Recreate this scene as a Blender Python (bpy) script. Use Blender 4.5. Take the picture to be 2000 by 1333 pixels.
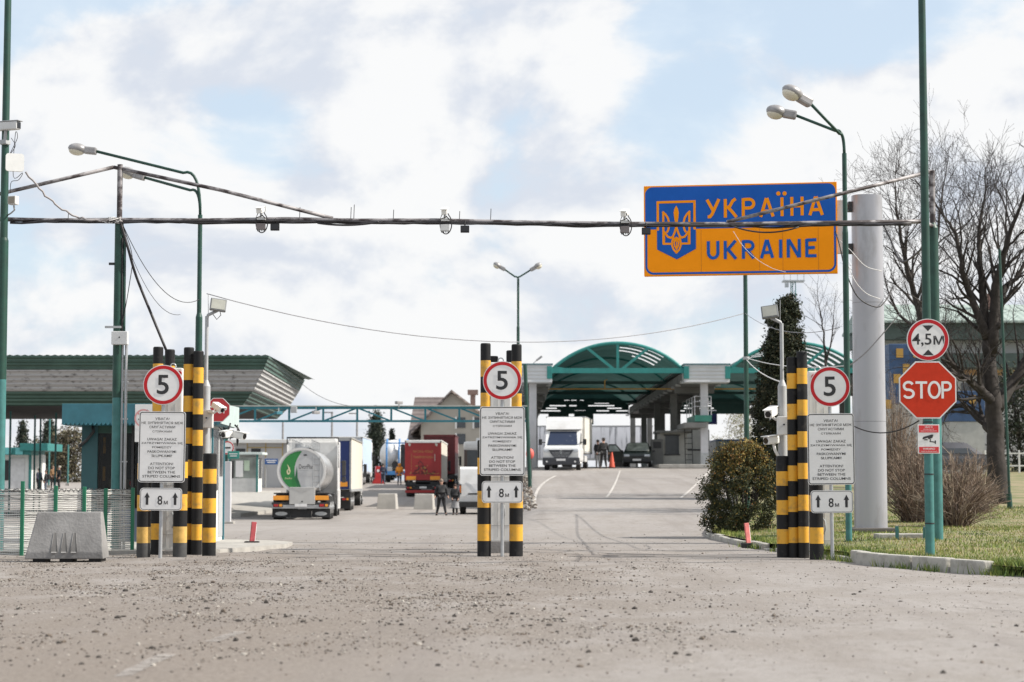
import bpy, bmesh, math, random
from mathutils import Vector, Matrix
random.seed(7)
for o in list(bpy.data.objects): bpy.data.objects.remove(o)
SC = bpy.context.scene
COL = SC.collection
R = math.radians
# ------------------------------------------------------------------ camera
F = 3889.0            # focal length in pixels of the 2000 px wide photograph
HC = 1.29             # eye height
HOR = 945.0           # horizon row
TILT = math.atan((HOR-666.5)/F)
cd = bpy.data.cameras.new('camera'); cam = bpy.data.objects.new('camera', cd); COL.objects.link(cam)
cd.lens = F*36/2000; cd.sensor_width = 36; cd.clip_start = 0.1; cd.clip_end = 6000
cam.location = (0, 0, HC); cam.rotation_euler = (math.pi/2+TILT, 0, 0)
cd.dof.use_dof = True; cd.dof.focus_distance = 36.0; cd.dof.aperture_fstop = 2.2
SC.camera = cam
# ------------------------------------------------------------------ light
SUN_DIR = Vector((0.93, -0.07, 0.84)).normalized()     # towards the sun
sl = bpy.data.lights.new('sun', 'SUN'); sl.energy = 5.0; sl.angle = R(0.6); sl.color = (1.0, 0.94, 0.85)
so = bpy.data.objects.new('sun', sl); COL.objects.link(so); so.location = (60, 10, 60)
so.rotation_euler = SUN_DIR.to_track_quat('Z', 'Y').to_euler()
SC.view_settings.view_transform = 'Standard'
try: SC.view_settings.look = 'None'
except Exception: pass
SC.view_settings.exposure = 0.42; SC.view_settings.gamma = 1.0
SC.cycles.max_bounces = 6; SC.cycles.transparent_max_bounces = 12
# ------------------------------------------------------------------ sky
wd = bpy.data.worlds.new('World'); SC.world = wd; wd.use_nodes = True
nt = wd.node_tree; N = nt.nodes; L = nt.links
bg = N['Background']; bg.inputs[1].default_value = 0.86
def wn(t, **k):
    n = N.new(t)
    for a, b in k.items(): setattr(n, a, b)
    return n
def wm(op, a, b=None, c=None, clamp=False):
    n = wn('ShaderNodeMath', operation=op, use_clamp=clamp)
    for i, s in enumerate((a, b, c)):
        if s is None: continue
        if isinstance(s, (int, float)): n.inputs[i].default_value = s
        else: L.new(s, n.inputs[i])
    return n.outputs[0]
sky = wn('ShaderNodeTexSky', sky_type='NISHITA'); sky.sun_disc = False
sky.sun_elevation = math.asin(SUN_DIR.z); sky.sun_rotation = math.atan2(SUN_DIR.x, SUN_DIR.y)
sky.air_density = 1.0; sky.dust_density = 1.6; sky.ozone_density = 1.2
skym = wn('ShaderNodeVectorMath', operation='SCALE'); L.new(sky.outputs[0], skym.inputs[0]); skym.inputs[3].default_value = 0.15
tc = wn('ShaderNodeTexCoord'); sep = wn('ShaderNodeSeparateXYZ'); L.new(tc.outputs['Generated'], sep.inputs[0])
az = wm('ARCTAN2', sep.outputs[0], sep.outputs[1]); el = wm('ARCSINE', sep.outputs[2])
mp = wn('ShaderNodeMapping'); L.new(tc.outputs['Generated'], mp.inputs[0]); mp.inputs[3].default_value = (8.5, 8.5, 13.0); mp.inputs[1].default_value = (3.3, 1.2, 0.7)
n1 = wn('ShaderNodeTexNoise'); L.new(mp.outputs[0], n1.inputs[0]); n1.inputs['Scale'].default_value = 1.0; n1.inputs['Detail'].default_value = 9; n1.inputs['Roughness'].default_value = 0.57; n1.inputs['Distortion'].default_value = 0.25
mp2 = wn('ShaderNodeMapping'); L.new(tc.outputs['Generated'], mp2.inputs[0]); mp2.inputs[3].default_value = (11, 11, 20); mp2.inputs[1].default_value = (9.1, 4.2, 2.0)
n2 = wn('ShaderNodeTexNoise'); L.new(mp2.outputs[0], n2.inputs[0]); n2.inputs['Scale'].default_value = 1.0; n2.inputs['Detail'].default_value = 7; n2.inputs['Roughness'].default_value = 0.5; n2.inputs['Distortion'].default_value = 0.4
bias = None
# openings of blue (negative) and thick cloud (positive), by direction in the sky
for px, py, rx, ry, a in [(1330, 230, 190, 150, -.22), (1640, 40, 330, 80, -.20), (20, 70, 70, 80, -.17), (330, 10, 320, 50, -.10), (1000, 330, 120, 130, -.10),
                          (690, 360, 170, 60, -.08), (480, 290, 90, 120, -.06), (1790, 110, 120, 60, -.10), (940, 30, 120, 50, -.04), (560, 470, 200, 40, -.04),
                          (760, 190, 170, 150, .13), (200, 190, 230, 110, .12), (1150, 90, 110, 130, .14), (1700, 270, 330, 110, .17),
                          (1000, 640, 1100, 260, .10), (1180, 420, 150, 70, .14), (450, 120, 150, 90, .06)]:
    du = wm('MULTIPLY', wm('SUBTRACT', az, (px-1000)/F), F/rx); dv = wm('MULTIPLY', wm('SUBTRACT', el, (HOR-py)/F), F/ry)
    g = wm('EXPONENT', wm('MULTIPLY', wm('ADD', wm('MULTIPLY', du, du), wm('MULTIPLY', dv, dv)), -1.0))
    g = wm('MULTIPLY', g, a)
    bias = g if bias is None else wm('ADD', bias, g)
cl = wm('ADD', n1.outputs[0], bias)
def wramp(src, a, b):
    n = wn('ShaderNodeMapRange', interpolation_type='SMOOTHSTEP'); L.new(src, n.inputs[0])
    n.inputs[1].default_value = a; n.inputs[2].default_value = b; return n.outputs[0]
mask = wm('ADD', wm('MULTIPLY', wramp(cl, 0.40, 0.54), 0.72), 0.28)
off = wn('ShaderNodeVectorMath', operation='ADD'); L.new(mp.outputs[0], off.inputs[0]); off.inputs[1].default_value = (0.22, 0.0, 0.30)      # one step towards the sun
n3 = wn('ShaderNodeTexNoise'); L.new(off.outputs[0], n3.inputs[0]); n3.inputs['Scale'].default_value = 1.0; n3.inputs['Detail'].default_value = 9; n3.inputs['Roughness'].default_value = 0.57; n3.inputs['Distortion'].default_value = 0.25
body = wramp(wm('ADD', wm('MULTIPLY', wm('SUBTRACT', n1.outputs[0], n3.outputs[0]), 1.15), wm('MULTIPLY', wm('ADD', n2.outputs[0], bias), 0.6)), 0.15, 0.38)
ccol = wn('ShaderNodeMix', data_type='RGBA'); L.new(body, ccol.inputs[0]); ccol.inputs[6].default_value = (0.62, 0.66, 0.735, 1); ccol.inputs[7].default_value = (0.845, 0.845, 0.845, 1)
veil = wn('ShaderNodeMix', data_type='RGBA'); veil.inputs[0].default_value = 0.60; L.new(skym.outputs[0], veil.inputs[6]); veil.inputs[7].default_value = (0.64, 0.78, 0.90, 1)      # thin high cloud over the blue
smix = wn('ShaderNodeMix', data_type='RGBA'); L.new(wm('MULTIPLY', mask, 0.96), smix.inputs[0]); L.new(veil.outputs[2], smix.inputs[6]); L.new(ccol.outputs[2], smix.inputs[7])
# clouds behind the camera, out of view, are brightened for added front light
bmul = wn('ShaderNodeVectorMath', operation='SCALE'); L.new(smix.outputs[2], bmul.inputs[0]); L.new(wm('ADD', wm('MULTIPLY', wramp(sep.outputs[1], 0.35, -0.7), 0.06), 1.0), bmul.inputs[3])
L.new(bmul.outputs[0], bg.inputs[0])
# ------------------------------------------------------------------ from a pixel of the photograph to a point at depth d
def P(px, py, d):
    u = (px-1000)/F; v = (666.5-py)/F
    c, s = math.cos(TILT), math.sin(TILT)
    k = d/(c-v*s)
    return Vector((u*k, d, HC+(s+v*c)*k))
def Z(py, d): return P(1000, py, d).z
def X(px, py, d): return P(px, py, d).x
def S(d): return F/d
def spline(pts):
    n = len(pts); m = []
    for i in range(n):
        if i == 0 or i == n-1: m.append(0.0); continue
        a = (pts[i][1]-pts[i-1][1])/(pts[i][0]-pts[i-1][0]); b = (pts[i+1][1]-pts[i][1])/(pts[i+1][0]-pts[i][0])
        m.append(0.0 if a*b <= 0 else 2*a*b/(a+b))
    def f(x):
        if x <= pts[0][0]: return pts[0][1]
        if x >= pts[-1][0]: return pts[-1][1]
        for i in range(n-1):
            if x <= pts[i+1][0]:
                h = pts[i+1][0]-pts[i][0]; t = (x-pts[i][0])/h
                return ((2*t**3-3*t*t+1)*pts[i][1]+(t**3-2*t*t+t)*h*m[i]+(-2*t**3+3*t*t)*pts[i+1][1]+(t**3-t*t)*h*m[i+1])
    return f
zl = spline([(50, 0), (86, -.26), (108, -.2), (122, -.03), (140, .36), (180, 1.4), (260, 1.7), (2000, 1.8)])
zr = spline([(47, 0), (60, .36), (88, 1.26), (115, 2.1), (124, 2.33), (180, 2.45), (2000, 2.5)])
def sst(a, b, x):
    t = max(0, min(1, (x-a)/(b-a))); return t*t*(3-2*t)
def G(x, y):
    t = sst(-0.9, 0.9, x)
    return zl(y)*(1-t)+zr(y)*t
xl = spline([(22, 9.2), (26.4, 7.6), (28.8, 6.8), (31.8, 5.78), (33.4, 5.72), (36, 5.5), (38.6, 5.05), (47, 4.78), (50, 5.0), (60, 6.7), (80, 9.0), (112, 12.8), (116, 13.6)])
def LZ(x, y): return G(x, y)+.13+.016*max(0, min(8, y-32))*sst(0, 2.5, x-xl(y))
def gp(px, d, py=None):
    x = X(px, py if py else HOR+60, d); return Vector((x, d, G(x, d)))
# ------------------------------------------------------------------ materials
MATS = {}
def mat(name, col, rough=.55, metal=0, var=.12, scale=3.0, col2=None, mix=None, bump=0, bscale=40, spec=.5, stretch=(1, 1, 1), coat=0):
    if name in MATS: return MATS[name]
    m = bpy.data.materials.new(name); m.use_nodes = True; MATS[name] = m
    t = m.node_tree; p = t.nodes['Principled BSDF']
    p.inputs['Roughness'].default_value = rough; p.inputs['Metallic'].default_value = metal
    p.inputs['Specular IOR Level'].default_value = spec
    if coat: p.inputs['Coat Weight'].default_value = coat
    tcn = t.nodes.new('ShaderNodeTexCoord'); mpn = t.nodes.new('ShaderNodeMapping'); mpn.inputs[3].default_value = stretch
    t.links.new(tcn.outputs['Object'], mpn.inputs[0])
    nn = t.nodes.new('ShaderNodeTexNoise'); t.links.new(mpn.outputs[0], nn.inputs[0]); nn.inputs['Scale'].default_value = scale; nn.inputs['Detail'].default_value = 6; nn.inputs['Roughness'].default_value = .6
    rp = t.nodes.new('ShaderNodeMapRange'); t.links.new(nn.outputs[0], rp.inputs[0])
    lo, hi = mix if mix else (.3, .7)
    rp.inputs[1].default_value = lo; rp.inputs[2].default_value = hi
    mx = t.nodes.new('ShaderNodeMix'); mx.data_type = 'RGBA'; t.links.new(rp.outputs[0], mx.inputs[0])
    c2 = col2 if col2 else tuple(c*(1-var) for c in col); c1 = col if col2 else tuple(min(1, c*(1+var)) for c in col)
    mx.inputs[6].default_value = (*c1, 1); mx.inputs[7].default_value = (*c2, 1)
    t.links.new(mx.outputs[2], p.inputs['Base Color'])
    rr = t.nodes.new('ShaderNodeMapRange'); t.links.new(nn.outputs[0], rr.inputs[0]); rr.inputs[3].default_value = max(0, rough-.12); rr.inputs[4].default_value = min(1, rough+.15)
    t.links.new(rr.outputs[0], p.inputs['Roughness'])
    if bump:
        nb = t.nodes.new('ShaderNodeTexNoise'); t.links.new(mpn.outputs[0], nb.inputs[0]); nb.inputs['Scale'].default_value = bscale; nb.inputs['Detail'].default_value = 4
        bp = t.nodes.new('ShaderNodeBump'); bp.inputs[0].default_value = bump; bp.inputs[1].default_value = .02; t.links.new(nb.outputs[0], bp.inputs['Height']); t.links.new(bp.outputs[0], p.inputs['Normal'])
    return m
def ribs(m, axis, period, strength=.6, dist=.03):
    """ribbed sheet: a sine bump along one object axis"""
    t = m.node_tree; p = t.nodes['Principled BSDF']
    tcn = t.nodes.new('ShaderNodeTexCoord'); sp = t.nodes.new('ShaderNodeSeparateXYZ'); t.links.new(tcn.outputs['Object'], sp.inputs[0])
    a = t.nodes.new('ShaderNodeMath'); a.operation = 'MULTIPLY'; t.links.new(sp.outputs[axis], a.inputs[0]); a.inputs[1].default_value = 2*math.pi/period
    b = t.nodes.new('ShaderNodeMath'); b.operation = 'SINE'; t.links.new(a.outputs[0], b.inputs[0])
    bp = t.nodes.new('ShaderNodeBump'); bp.inputs[0].default_value = strength; bp.inputs[1].default_value = dist; t.links.new(b.outputs[0], bp.inputs['Height']); t.links.new(bp.outputs[0], p.inputs['Normal'])
    return m
GREEN = mat('green_paint', (.009, .050, .035), .45, var=.25, scale=5)
TEALP = mat('faded_teal_paint', (.045, .165, .16), .5, var=.22, scale=6)
TEAL = mat('teal_paint', (.02, .17, .16), .45, var=.2, scale=4)
BLUET = mat('blue_teal_paint', (.035, .15, .19), .5, var=.15, scale=3)
BLACK = mat('black_paint', (.012, .012, .013), .55, col2=(.05, .046, .042), mix=(.56, .76), scale=5, spec=.25)
YELL = mat('yellow_paint', (.70, .36, .028), .5, col2=(.42, .24, .06), mix=(.50, .68), scale=6)
DIRTB = mat('dusty_black_paint', (.05, .05, .05), .75, var=.35, scale=5)
DIRTY = mat('dusty_yellow_paint', (.55, .34, .09), .7, var=.25, scale=6)
WHITE = mat('white_paint', (.70, .70, .68), .5, var=.05, scale=3)
SIGNW = mat('sign_white', (.74, .73, .72), .45, var=.04, scale=6, spec=.3)
SIGNR = mat('sign_red', (.47, .016, .022), .5, var=.06, scale=9, spec=.25)
STOPR = mat('stop_red', (.52, .036, .012), .55, var=.08, scale=9, spec=.2)
INK = mat('sign_black', (.02, .02, .022), .5, var=.2, scale=20)
GALV = mat('galvanised_steel', (.42, .43, .44), .42, .6, var=.15, scale=8)
GREYP = mat('grey_paint', (.36, .37, .38), .5, var=.12, scale=5)
PIPE = mat('weathered_pipe', (.30, .285, .29), .6, .2, col2=(.045, .035, .036), mix=(.40, .55), scale=6, stretch=(.5, 1, 1))
RUBBER = mat('black_rubber', (.018, .018, .019), .7, var=.3, scale=9)
CABLE = mat('cable_black', (.016, .014, .016), .55, var=.2, scale=9)
CABLEW = mat('cable_white', (.62, .61, .6), .5, var=.1, scale=9)
CONC = mat('concrete', (.34, .325, .30), .85, var=.2, scale=3, bump=.4, bscale=30)
CONCD = mat('concrete_grey', (.215, .21, .207), .85, var=.25, scale=2.2, bump=.4, bscale=25)
PLAST = mat('white_plastic', (.74, .74, .72), .35, var=.05, scale=5)
LENS = mat('dark_lens', (.01, .01, .012), .08, var=.1)
GLASS = mat('dark_glass', (.03, .035, .04), .08, var=.3, scale=1.5, spec=.8)
BOXG = mat('box_grey', (.58, .585, .58), .45, var=.08, scale=4)
# ------------------------------------------------------------------ mesh builder
class MB:
    def __init__(s): s.v = []; s.f = []; s.mi = []; s.sm = []; s.mats = []
    def _m(s, m):
        if m not in s.mats: s.mats.append(m)
        return s.mats.index(m)
    def add(s, vs, fs, m, smooth=False, M=None):
        b = len(s.v); k = s._m(m)
        for v in vs:
            v = Vector(v); s.v.append(M @ v if M else v)
        for f in fs: s.f.append(tuple(b+i for i in f)); s.mi.append(k); s.sm.append(smooth)
        return s
    def box(s, c, size, m, bev=0, M=None, taper=None):
        hx, hy, hz = size[0]/2, size[1]/2, size[2]/2; c = Vector(c)
        tx, ty = taper if taper else (1, 1)
        if bev <= 0:
            vs = [c+Vector((sx*hx*(tx if sz > 0 else 1), sy*hy*(ty if sz > 0 else 1), sz*hz)) for sz in (-1, 1) for sy in (-1, 1) for sx in (-1, 1)]
            return s.add(vs, [(0, 2, 3, 1), (4, 5, 7, 6), (0, 1, 5, 4), (2, 6, 7, 3), (0, 4, 6, 2), (1, 3, 7, 5)], m, False, M)
        bev = min(bev, hx*.95, hy*.95, hz*.95)
        bm = bmesh.new(); bmesh.ops.create_cube(bm, size=2)
        for v in bm.verts:
            top = v.co.z > 0
            v.co = Vector((v.co.x*hx*(tx if top else 1), v.co.y*hy*(ty if top else 1), v.co.z*hz))+c
        bmesh.ops.bevel(bm, geom=list(bm.edges), offset=bev, segments=2, affect='EDGES', profile=.6)
        bm.verts.index_update(); vs = [v.co.copy() for v in bm.verts]; fs = [[v.index for v in f.verts] for f in bm.faces]; bm.free()
        return s.add(vs, fs, m, False, M)
    def beam(s, a, b, w, h, m, up=(0, 0, 1)):
        a, b = Vector(a), Vector(b); d = (b-a); ln = d.length; d.normalize(); u = Vector(up)
        if abs(d.dot(u)) > .98: u = Vector((0, 1, 0))
        x = d.cross(u).normalized(); z = x.cross(d)
        M = Matrix((x, d, z)).transposed().to_4x4(); M.translation = (a+b)/2
        return s.box((0, 0, 0), (w, ln, h), m, 0, M)
    def cyl(s, a, b, r0, m, r1=None, n=16, caps=True, M=None, capm=None):
        r1 = r0 if r1 is None else r1
        a, b = Vector(a), Vector(b); d = (b-a).normalized(); u = Vector((0, 0, 1)) if abs(d.z) < .9 else Vector((1, 0, 0))
        x = d.cross(u).normalized(); y = d.cross(x)
        ring = [x*math.cos(2*math.pi*i/n)+y*math.sin(2*math.pi*i/n) for i in range(n)]
        s.add([a+r*r0 for r in ring]+[b+r*r1 for r in ring], [(i, (i+1) % n, n+(i+1) % n, n+i) for i in range(n)], m, True, M)
        if caps:
            s.add([a+r*r0 for r in ring], [tuple(range(n))[::-1]], capm or m, False, M); s.add([b+r*r1 for r in ring], [tuple(range(n))], capm or m, False, M)
        return s
    def tube(s, pts, r, m, n=6, M=None, caps=True):
        pts = [Vector(p) for p in pts]; rs = r if isinstance(r, (list, tuple)) else [r]*len(pts)
        vs = []; px = None
        for i, p in enumerate(pts):
            d = (pts[min(i+1, len(pts)-1)]-pts[max(i-1, 0)])
            d = d.normalized() if d.length > 1e-9 else Vector((0, 0, 1))
            if px is None:
                u = Vector((0, 0, 1)) if abs(d.z) < .9 else Vector((1, 0, 0)); x = d.cross(u).normalized()
            else:
                x = px-d*px.dot(d)
                x = x.normalized() if x.length > 1e-6 else d.orthogonal().normalized()
            px = x; y = d.cross(x)
            for k in range(n): a = 2*math.pi*k/n; vs.append(p+(x*math.cos(a)+y*math.sin(a))*rs[i])
        fs = [(i*n+k, i*n+(k+1) % n, (i+1)*n+(k+1) % n, (i+1)*n+k) for i in range(len(pts)-1) for k in range(n)]
        if caps: fs += [tuple(range(n))[::-1], tuple((len(pts)-1)*n+k for k in range(n))]
        return s.add(vs, fs, m, True, M)
    def prism(s, poly, y0, y1, m, M=None, sidem=None):
        n = len(poly)
        s.add([(x, y0, z) for x, z in poly], [tuple(range(n))], m, False, M)
        s.add([(x, y1, z) for x, z in poly], [tuple(range(n))[::-1]], m, False, M)
        for i in range(n):
            (xa, za), (xb, zb) = poly[i], poly[(i+1) % n]
            s.add([(xa, y0, za), (xb, y0, zb), (xb, y1, zb), (xa, y1, za)], [(0, 3, 2, 1)], sidem or m, False, M)
        return s
    def prismx(s, poly, x0, x1, m, M=None, sidem=None):          # polygon in (y,z), extruded along x
        T = Matrix(((0, 1, 0, 0), (1, 0, 0, 0), (0, 0, 1, 0), (0, 0, 0, 1)))
        return s.prism(poly, x0, x1, m, (M @ T) if M else T, sidem)
    def ell(s, c, r, m, n=16, k=10, M=None):
        c = Vector(c); vs = []; fs = []
        for j in range(k+1):
            t = math.pi*j/k
            for i in range(n): a = 2*math.pi*i/n; vs.append(c+Vector((r[0]*math.sin(t)*math.cos(a), r[1]*math.sin(t)*math.sin(a), r[2]*math.cos(t))))
        for j in range(k):
            for i in range(n): fs.append((j*n+i, (j+1)*n+i, (j+1)*n+(i+1) % n, j*n+(i+1) % n))
        return s.add(vs, fs, m, True, M)
    def disc(s, cx, cz, y, r, m, n=40, M=None, r0=0):
        o = [(cx+r*math.cos(2*math.pi*i/n), y, cz+r*math.sin(2*math.pi*i/n)) for i in range(n)]
        if not r0: return s.add(o, [tuple(range(n))], m, False, M)
        q = [(cx+r0*math.cos(2*math.pi*i/n), y, cz+r0*math.sin(2*math.pi*i/n)) for i in range(n)]
        return s.add(o+q, [(i, (i+1) % n, n+(i+1) % n, n+i) for i in range(n)], m, False, M)
    def poly(s, pts, y, m, M=None): return s.add([(a, y, b) for a, b in pts], [tuple(range(len(pts)))], m, False, M)
    def stroke(s, pts, w, y, m, M=None, close=False):
        p = [Vector((a, b)) for a, b in pts]; n = len(p); vs = []
        for i in range(n):
            a = p[(i-1) % n] if (i or close) else p[i]; b = p[(i+1) % n] if (i < n-1 or close) else p[i]
            d1 = (p[i]-a); d2 = (b-p[i])
            d1 = d1.normalized() if d1.length > 1e-9 else d2.normalized(); d2 = d2.normalized() if d2.length > 1e-9 else d1
            t = (d1+d2); t = t.normalized() if t.length > 1e-6 else d1; nr = Vector((-t.y, t.x)); k = 1/max(.5, nr.dot(Vector((-d1.y, d1.x))))
            for sg in (1, -1): q = p[i]+nr*(sg*w/2*k); vs.append((q.x, y, q.y))
        fs = [(2*i, 2*((i+1) % n), 2*((i+1) % n)+1, 2*i+1) for i in range(n if close else n-1)]
        return s.add(vs, fs, m, False, M)
    def text(s, body, cx, cz, y, w, h, m, M=None, bold=0.0):
        c = bpy.data.curves.new('lettering', 'FONT'); c.body = body; c.resolution_u = 4; c.offset = bold; c.align_x = 'CENTER'
        o = bpy.data.objects.new('lettering', c); COL.objects.link(o); bpy.context.view_layer.update()
        me = bpy.data.meshes.new_from_object(o.evaluated_get(bpy.context.evaluated_depsgraph_get()))
        xs = [v.co.x for v in me.vertices]; ys = [v.co.y for v in me.vertices]
        x0, x1, y0, y1 = min(xs), max(xs), min(ys), max(ys)
        sx = w/(x1-x0) if w else None; sy = h/(y1-y0) if h else None
        sx = sx or sy; sy = sy or sx
        vs = [(cx+(v.co.x-(x0+x1)/2)*sx, y, cz+(v.co.y-(y0+y1)/2)*sy) for v in me.vertices]
        s.add(vs, [tuple(f.vertices) for f in me.polygons], m, False, M)
        bpy.data.objects.remove(o); bpy.data.curves.remove(c); bpy.data.meshes.remove(me)
        return s
    def build(s, name, parent=None, origin=None):
        me = bpy.data.meshes.new(name); O = Vector(origin) if origin else Vector((0, 0, 0))
        me.from_pydata([tuple(v-O) for v in s.v], [], s.f)
        for m in s.mats: me.materials.append(m)
        me.polygons.foreach_set('material_index', s.mi); me.polygons.foreach_set('use_smooth', s.sm); me.update()
        o = bpy.data.objects.new(name, me); COL.objects.link(o)
        if parent: o.parent = parent
        o.location = O
        return o
def rrect(x0, z0, x1, z1, r, k=5):
    out = []
    for cx, cz, a0 in ((x1-r, z1-r, 0), (x0+r, z1-r, 90), (x0+r, z0+r, 180), (x1-r, z0+r, 270)):
        for i in range(k+1): a = R(a0+90*i/k); out.append((cx+r*math.cos(a), cz+r*math.sin(a)))
    return out
def thing(name, label, cat, loc=(0, 0, 0), rz=0, group=None):
    o = bpy.data.objects.new(name, None); COL.objects.link(o); o.location = loc; o.rotation_euler = (0, 0, rz); o.empty_display_size = .3
    o['label'] = label; o['category'] = cat
    if group: o['group'] = group
    return o
def tag(o, label, cat, group=None):
    o['label'] = label; o['category'] = cat
    if group: o['group'] = group
    return o
def struct(o, kind='structure'): o['kind'] = kind; return o
def kids(o): return [c for c in bpy.data.objects if c.parent == o]
def copy_tree(o, parent=None):
    c = o.copy(); COL.objects.link(c)
    if parent: c.parent = parent
    for ch in kids(o): copy_tree(ch, c)
    return c
def arc(a, c, b, n=8):                # quadratic curve through control c
    a, b, c = Vector(a), Vector(b), Vector(c)
    return [a*(1-t)**2+c*2*t*(1-t)+b*t*t for t in [i/n for i in range(n+1)]]
def smooth(pts, k=5):              # Catmull-Rom through the points
    p = [Vector(q) for q in pts]
    if len(p) < 3: return p
    p = [p[0]*2-p[1]]+p+[p[-1]*2-p[-2]]; out = []
    for i in range(1, len(p)-2):
        for j in range(k):
            t = j/k; a, b, c, d = p[i-1], p[i], p[i+1], p[i+2]
            out.append(.5*((2*b)+(c-a)*t+(2*a-5*b+4*c-d)*t*t+(3*b-a-3*c+d)*t**3))
    return out+[p[-2]]
def sag(a, b, s, n=14, wob=0, rnd=random):
    a, b = Vector(a), Vector(b); out = []
    for i in range(n+1):
        t = i/n; p = a.lerp(b, t); p.z -= s*4*t*(1-t)
        if wob and 0 < i < n: p += Vector((rnd.uniform(-wob, wob), rnd.uniform(-wob, wob), rnd.uniform(-wob, wob)))
        out.append(p)
    return out
# ================================================================== THE SETTING
def ground_mat():
    m = bpy.data.materials.new('asphalt'); m.use_nodes = True; t = m.node_tree; p = t.nodes['Principled BSDF']; p.inputs['Roughness'].default_value = .9; p.inputs['Specular IOR Level'].default_value = .25
    tcn = t.nodes.new('ShaderNodeTexCoord')
    def noise(sc, det=5, ro=.6, st=(1, 1, 1)):
        mpn = t.nodes.new('ShaderNodeMapping'); mpn.inputs[3].default_value = st; t.links.new(tcn.outputs['Object'], mpn.inputs[0])
        n = t.nodes.new('ShaderNodeTexNoise'); n.inputs['Scale'].default_value = sc; n.inputs['Detail'].default_value = det; n.inputs['Roughness'].default_value = ro; t.links.new(mpn.outputs[0], n.inputs[0]); return n.outputs[0]
    def rng(x, a, b, c=0, d=1):
        n = t.nodes.new('ShaderNodeMapRange'); n.interpolation_type = 'SMOOTHSTEP'; t.links.new(x, n.inputs[0]); n.inputs[1].default_value = a; n.inputs[2].default_value = b; n.inputs[3].default_value = c; n.inputs[4].default_value = d; return n.outputs[0]
    def mix(f, a, b):
        n = t.nodes.new('ShaderNodeMix'); n.data_type = 'RGBA'; t.links.new(f, n.inputs[0])
        for i, c in ((6, a), (7, b)):
            if isinstance(c, tuple): n.inputs[i].default_value = (*c, 1)
            else: t.links.new(c, n.inputs[i])
        return n.outputs[2]
    def math_(op, a, b):
        n = t.nodes.new('ShaderNodeMath'); n.operation = op
        for i, c in ((0, a), (1, b)):
            if isinstance(c, (int, float)): n.inputs[i].default_value = c
            else: t.links.new(c, n.inputs[i])
        return n.outputs[0]
    big = noise(.09, 4, .6, (1, .5, 1)); mid = noise(.9, 6, .65, (1, .6, 1)); fine = noise(22, 4, .7); grain = noise(75, 3, .7)
    c = mix(rng(big, .35, .65), (.262, .243, .231), (.312, .292, .279))
    c = mix(rng(mid, .42, .75, 0, .55), c, (.215, .19, .165))
    speck = noise(7, 5, .72, (1, .45, 1)); c = mix(rng(speck, .48, .70, 0, .5), c, (.165, .145, .128)); c = mix(rng(speck, .42, .28, 0, .35), c, (.40, .37, .34))
    # loose dirt and crushed stone before the gate
    sp = t.nodes.new('ShaderNodeSeparateXYZ'); t.links.new(tcn.outputs['Object'], sp.inputs[0])
    band = math_('MULTIPLY', rng(sp.outputs[1], 12.5, 17.5, .3, 1), rng(sp.outputs[1], 27, 52, 1, 0))
    side = rng(math_('ADD', sp.outputs[0], math_('MULTIPLY', sp.outputs[1], -.045)), -1.0, 3.4, 1, .22)
    dirt = math_('MULTIPLY', math_('MULTIPLY', band, side), rng(mid, .33, .55, .25, 1))
    c = mix(math_('MULTIPLY', dirt, .85), c, mix(rng(fine, .35, .65), (.14, .116, .098), (.235, .208, .185)))
    def pebbles(sc, frac, size, amount, mask):                       # small stones pressed into the surface
        v = t.nodes.new('ShaderNodeTexVoronoi'); v.inputs['Scale'].default_value = sc; t.links.new(tcn.outputs['Object'], v.inputs[0])
        s3 = t.nodes.new('ShaderNodeSeparateColor'); t.links.new(v.outputs['Color'], s3.inputs[0])
        pick = math_('MULTIPLY', math_('LESS_THAN', s3.outputs[0], frac), rng(v.outputs['Distance'], size*.6, size, 1, 0))
        pc = mix(rng(s3.outputs[1], .55, .6), mix(s3.outputs[2], (.045, .038, .032), (.12, .10, .085)), (.42, .39, .355))
        return mix(math_('MULTIPLY', math_('MULTIPLY', pick, amount), mask), c, pc)
    allm = math_('ADD', math_('MULTIPLY', dirt, .8), .2)
    c = pebbles(14, .35, .32, .9, math_('MULTIPLY', allm, rng(mid, .4, .5))); c = pebbles(34, .5, .36, .8, allm); c = pebbles(70, .5, .4, .6, allm)
    c = mix(math_('MULTIPLY', rng(fine, .55, .72), .35), c, (.12, .105, .095))
    c = mix(math_('MULTIPLY', rng(grain, .56, .68), .4), c, (.10, .09, .08))
    c = mix(math_('MULTIPLY', rng(grain, .28, .4, 1, 0), .3), c, (.48, .45, .42))
    # dirty brown patch where lorries turn, left of the way in
    patch = math_('MULTIPLY', rng(math_('ADD', sp.outputs[0], math_('MULTIPLY', mid, 2.4)), -1.4, 2.2, 1, 0), rng(sp.outputs[1], 26, 14, 0, 1))
    c = mix(math_('MULTIPLY', patch, .9), c, mix(rng(fine, .3, .7), (.15, .125, .105), (.235, .205, .18)))
    # tar seams and tyre streaks along the way
    streak = noise(1.0, 3, .5, (1.3, .04, 1)); c = mix(rng(streak, .52, .70, 0, .42), c, (.19, .17, .158))
    cr = t.nodes.new('ShaderNodeTexVoronoi'); cr.feature = 'DISTANCE_TO_EDGE'; cr.inputs['Scale'].default_value = .22
    wv = t.nodes.new('ShaderNodeVectorMath'); wv.operation = 'ADD'; nz = t.nodes.new('ShaderNodeTexNoise'); nz.inputs['Scale'].default_value = .8; t.links.new(tcn.outputs['Object'], nz.inputs[0])
    t.links.new(tcn.outputs['Object'], wv.inputs[0]); t.links.new(nz.outputs[1], wv.inputs[1]); t.links.new(wv.outputs[0], cr.inputs[0])
    c = mix(rng(cr.outputs[0], .0, .006, .05, 0), c, (.09, .08, .075))
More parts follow.
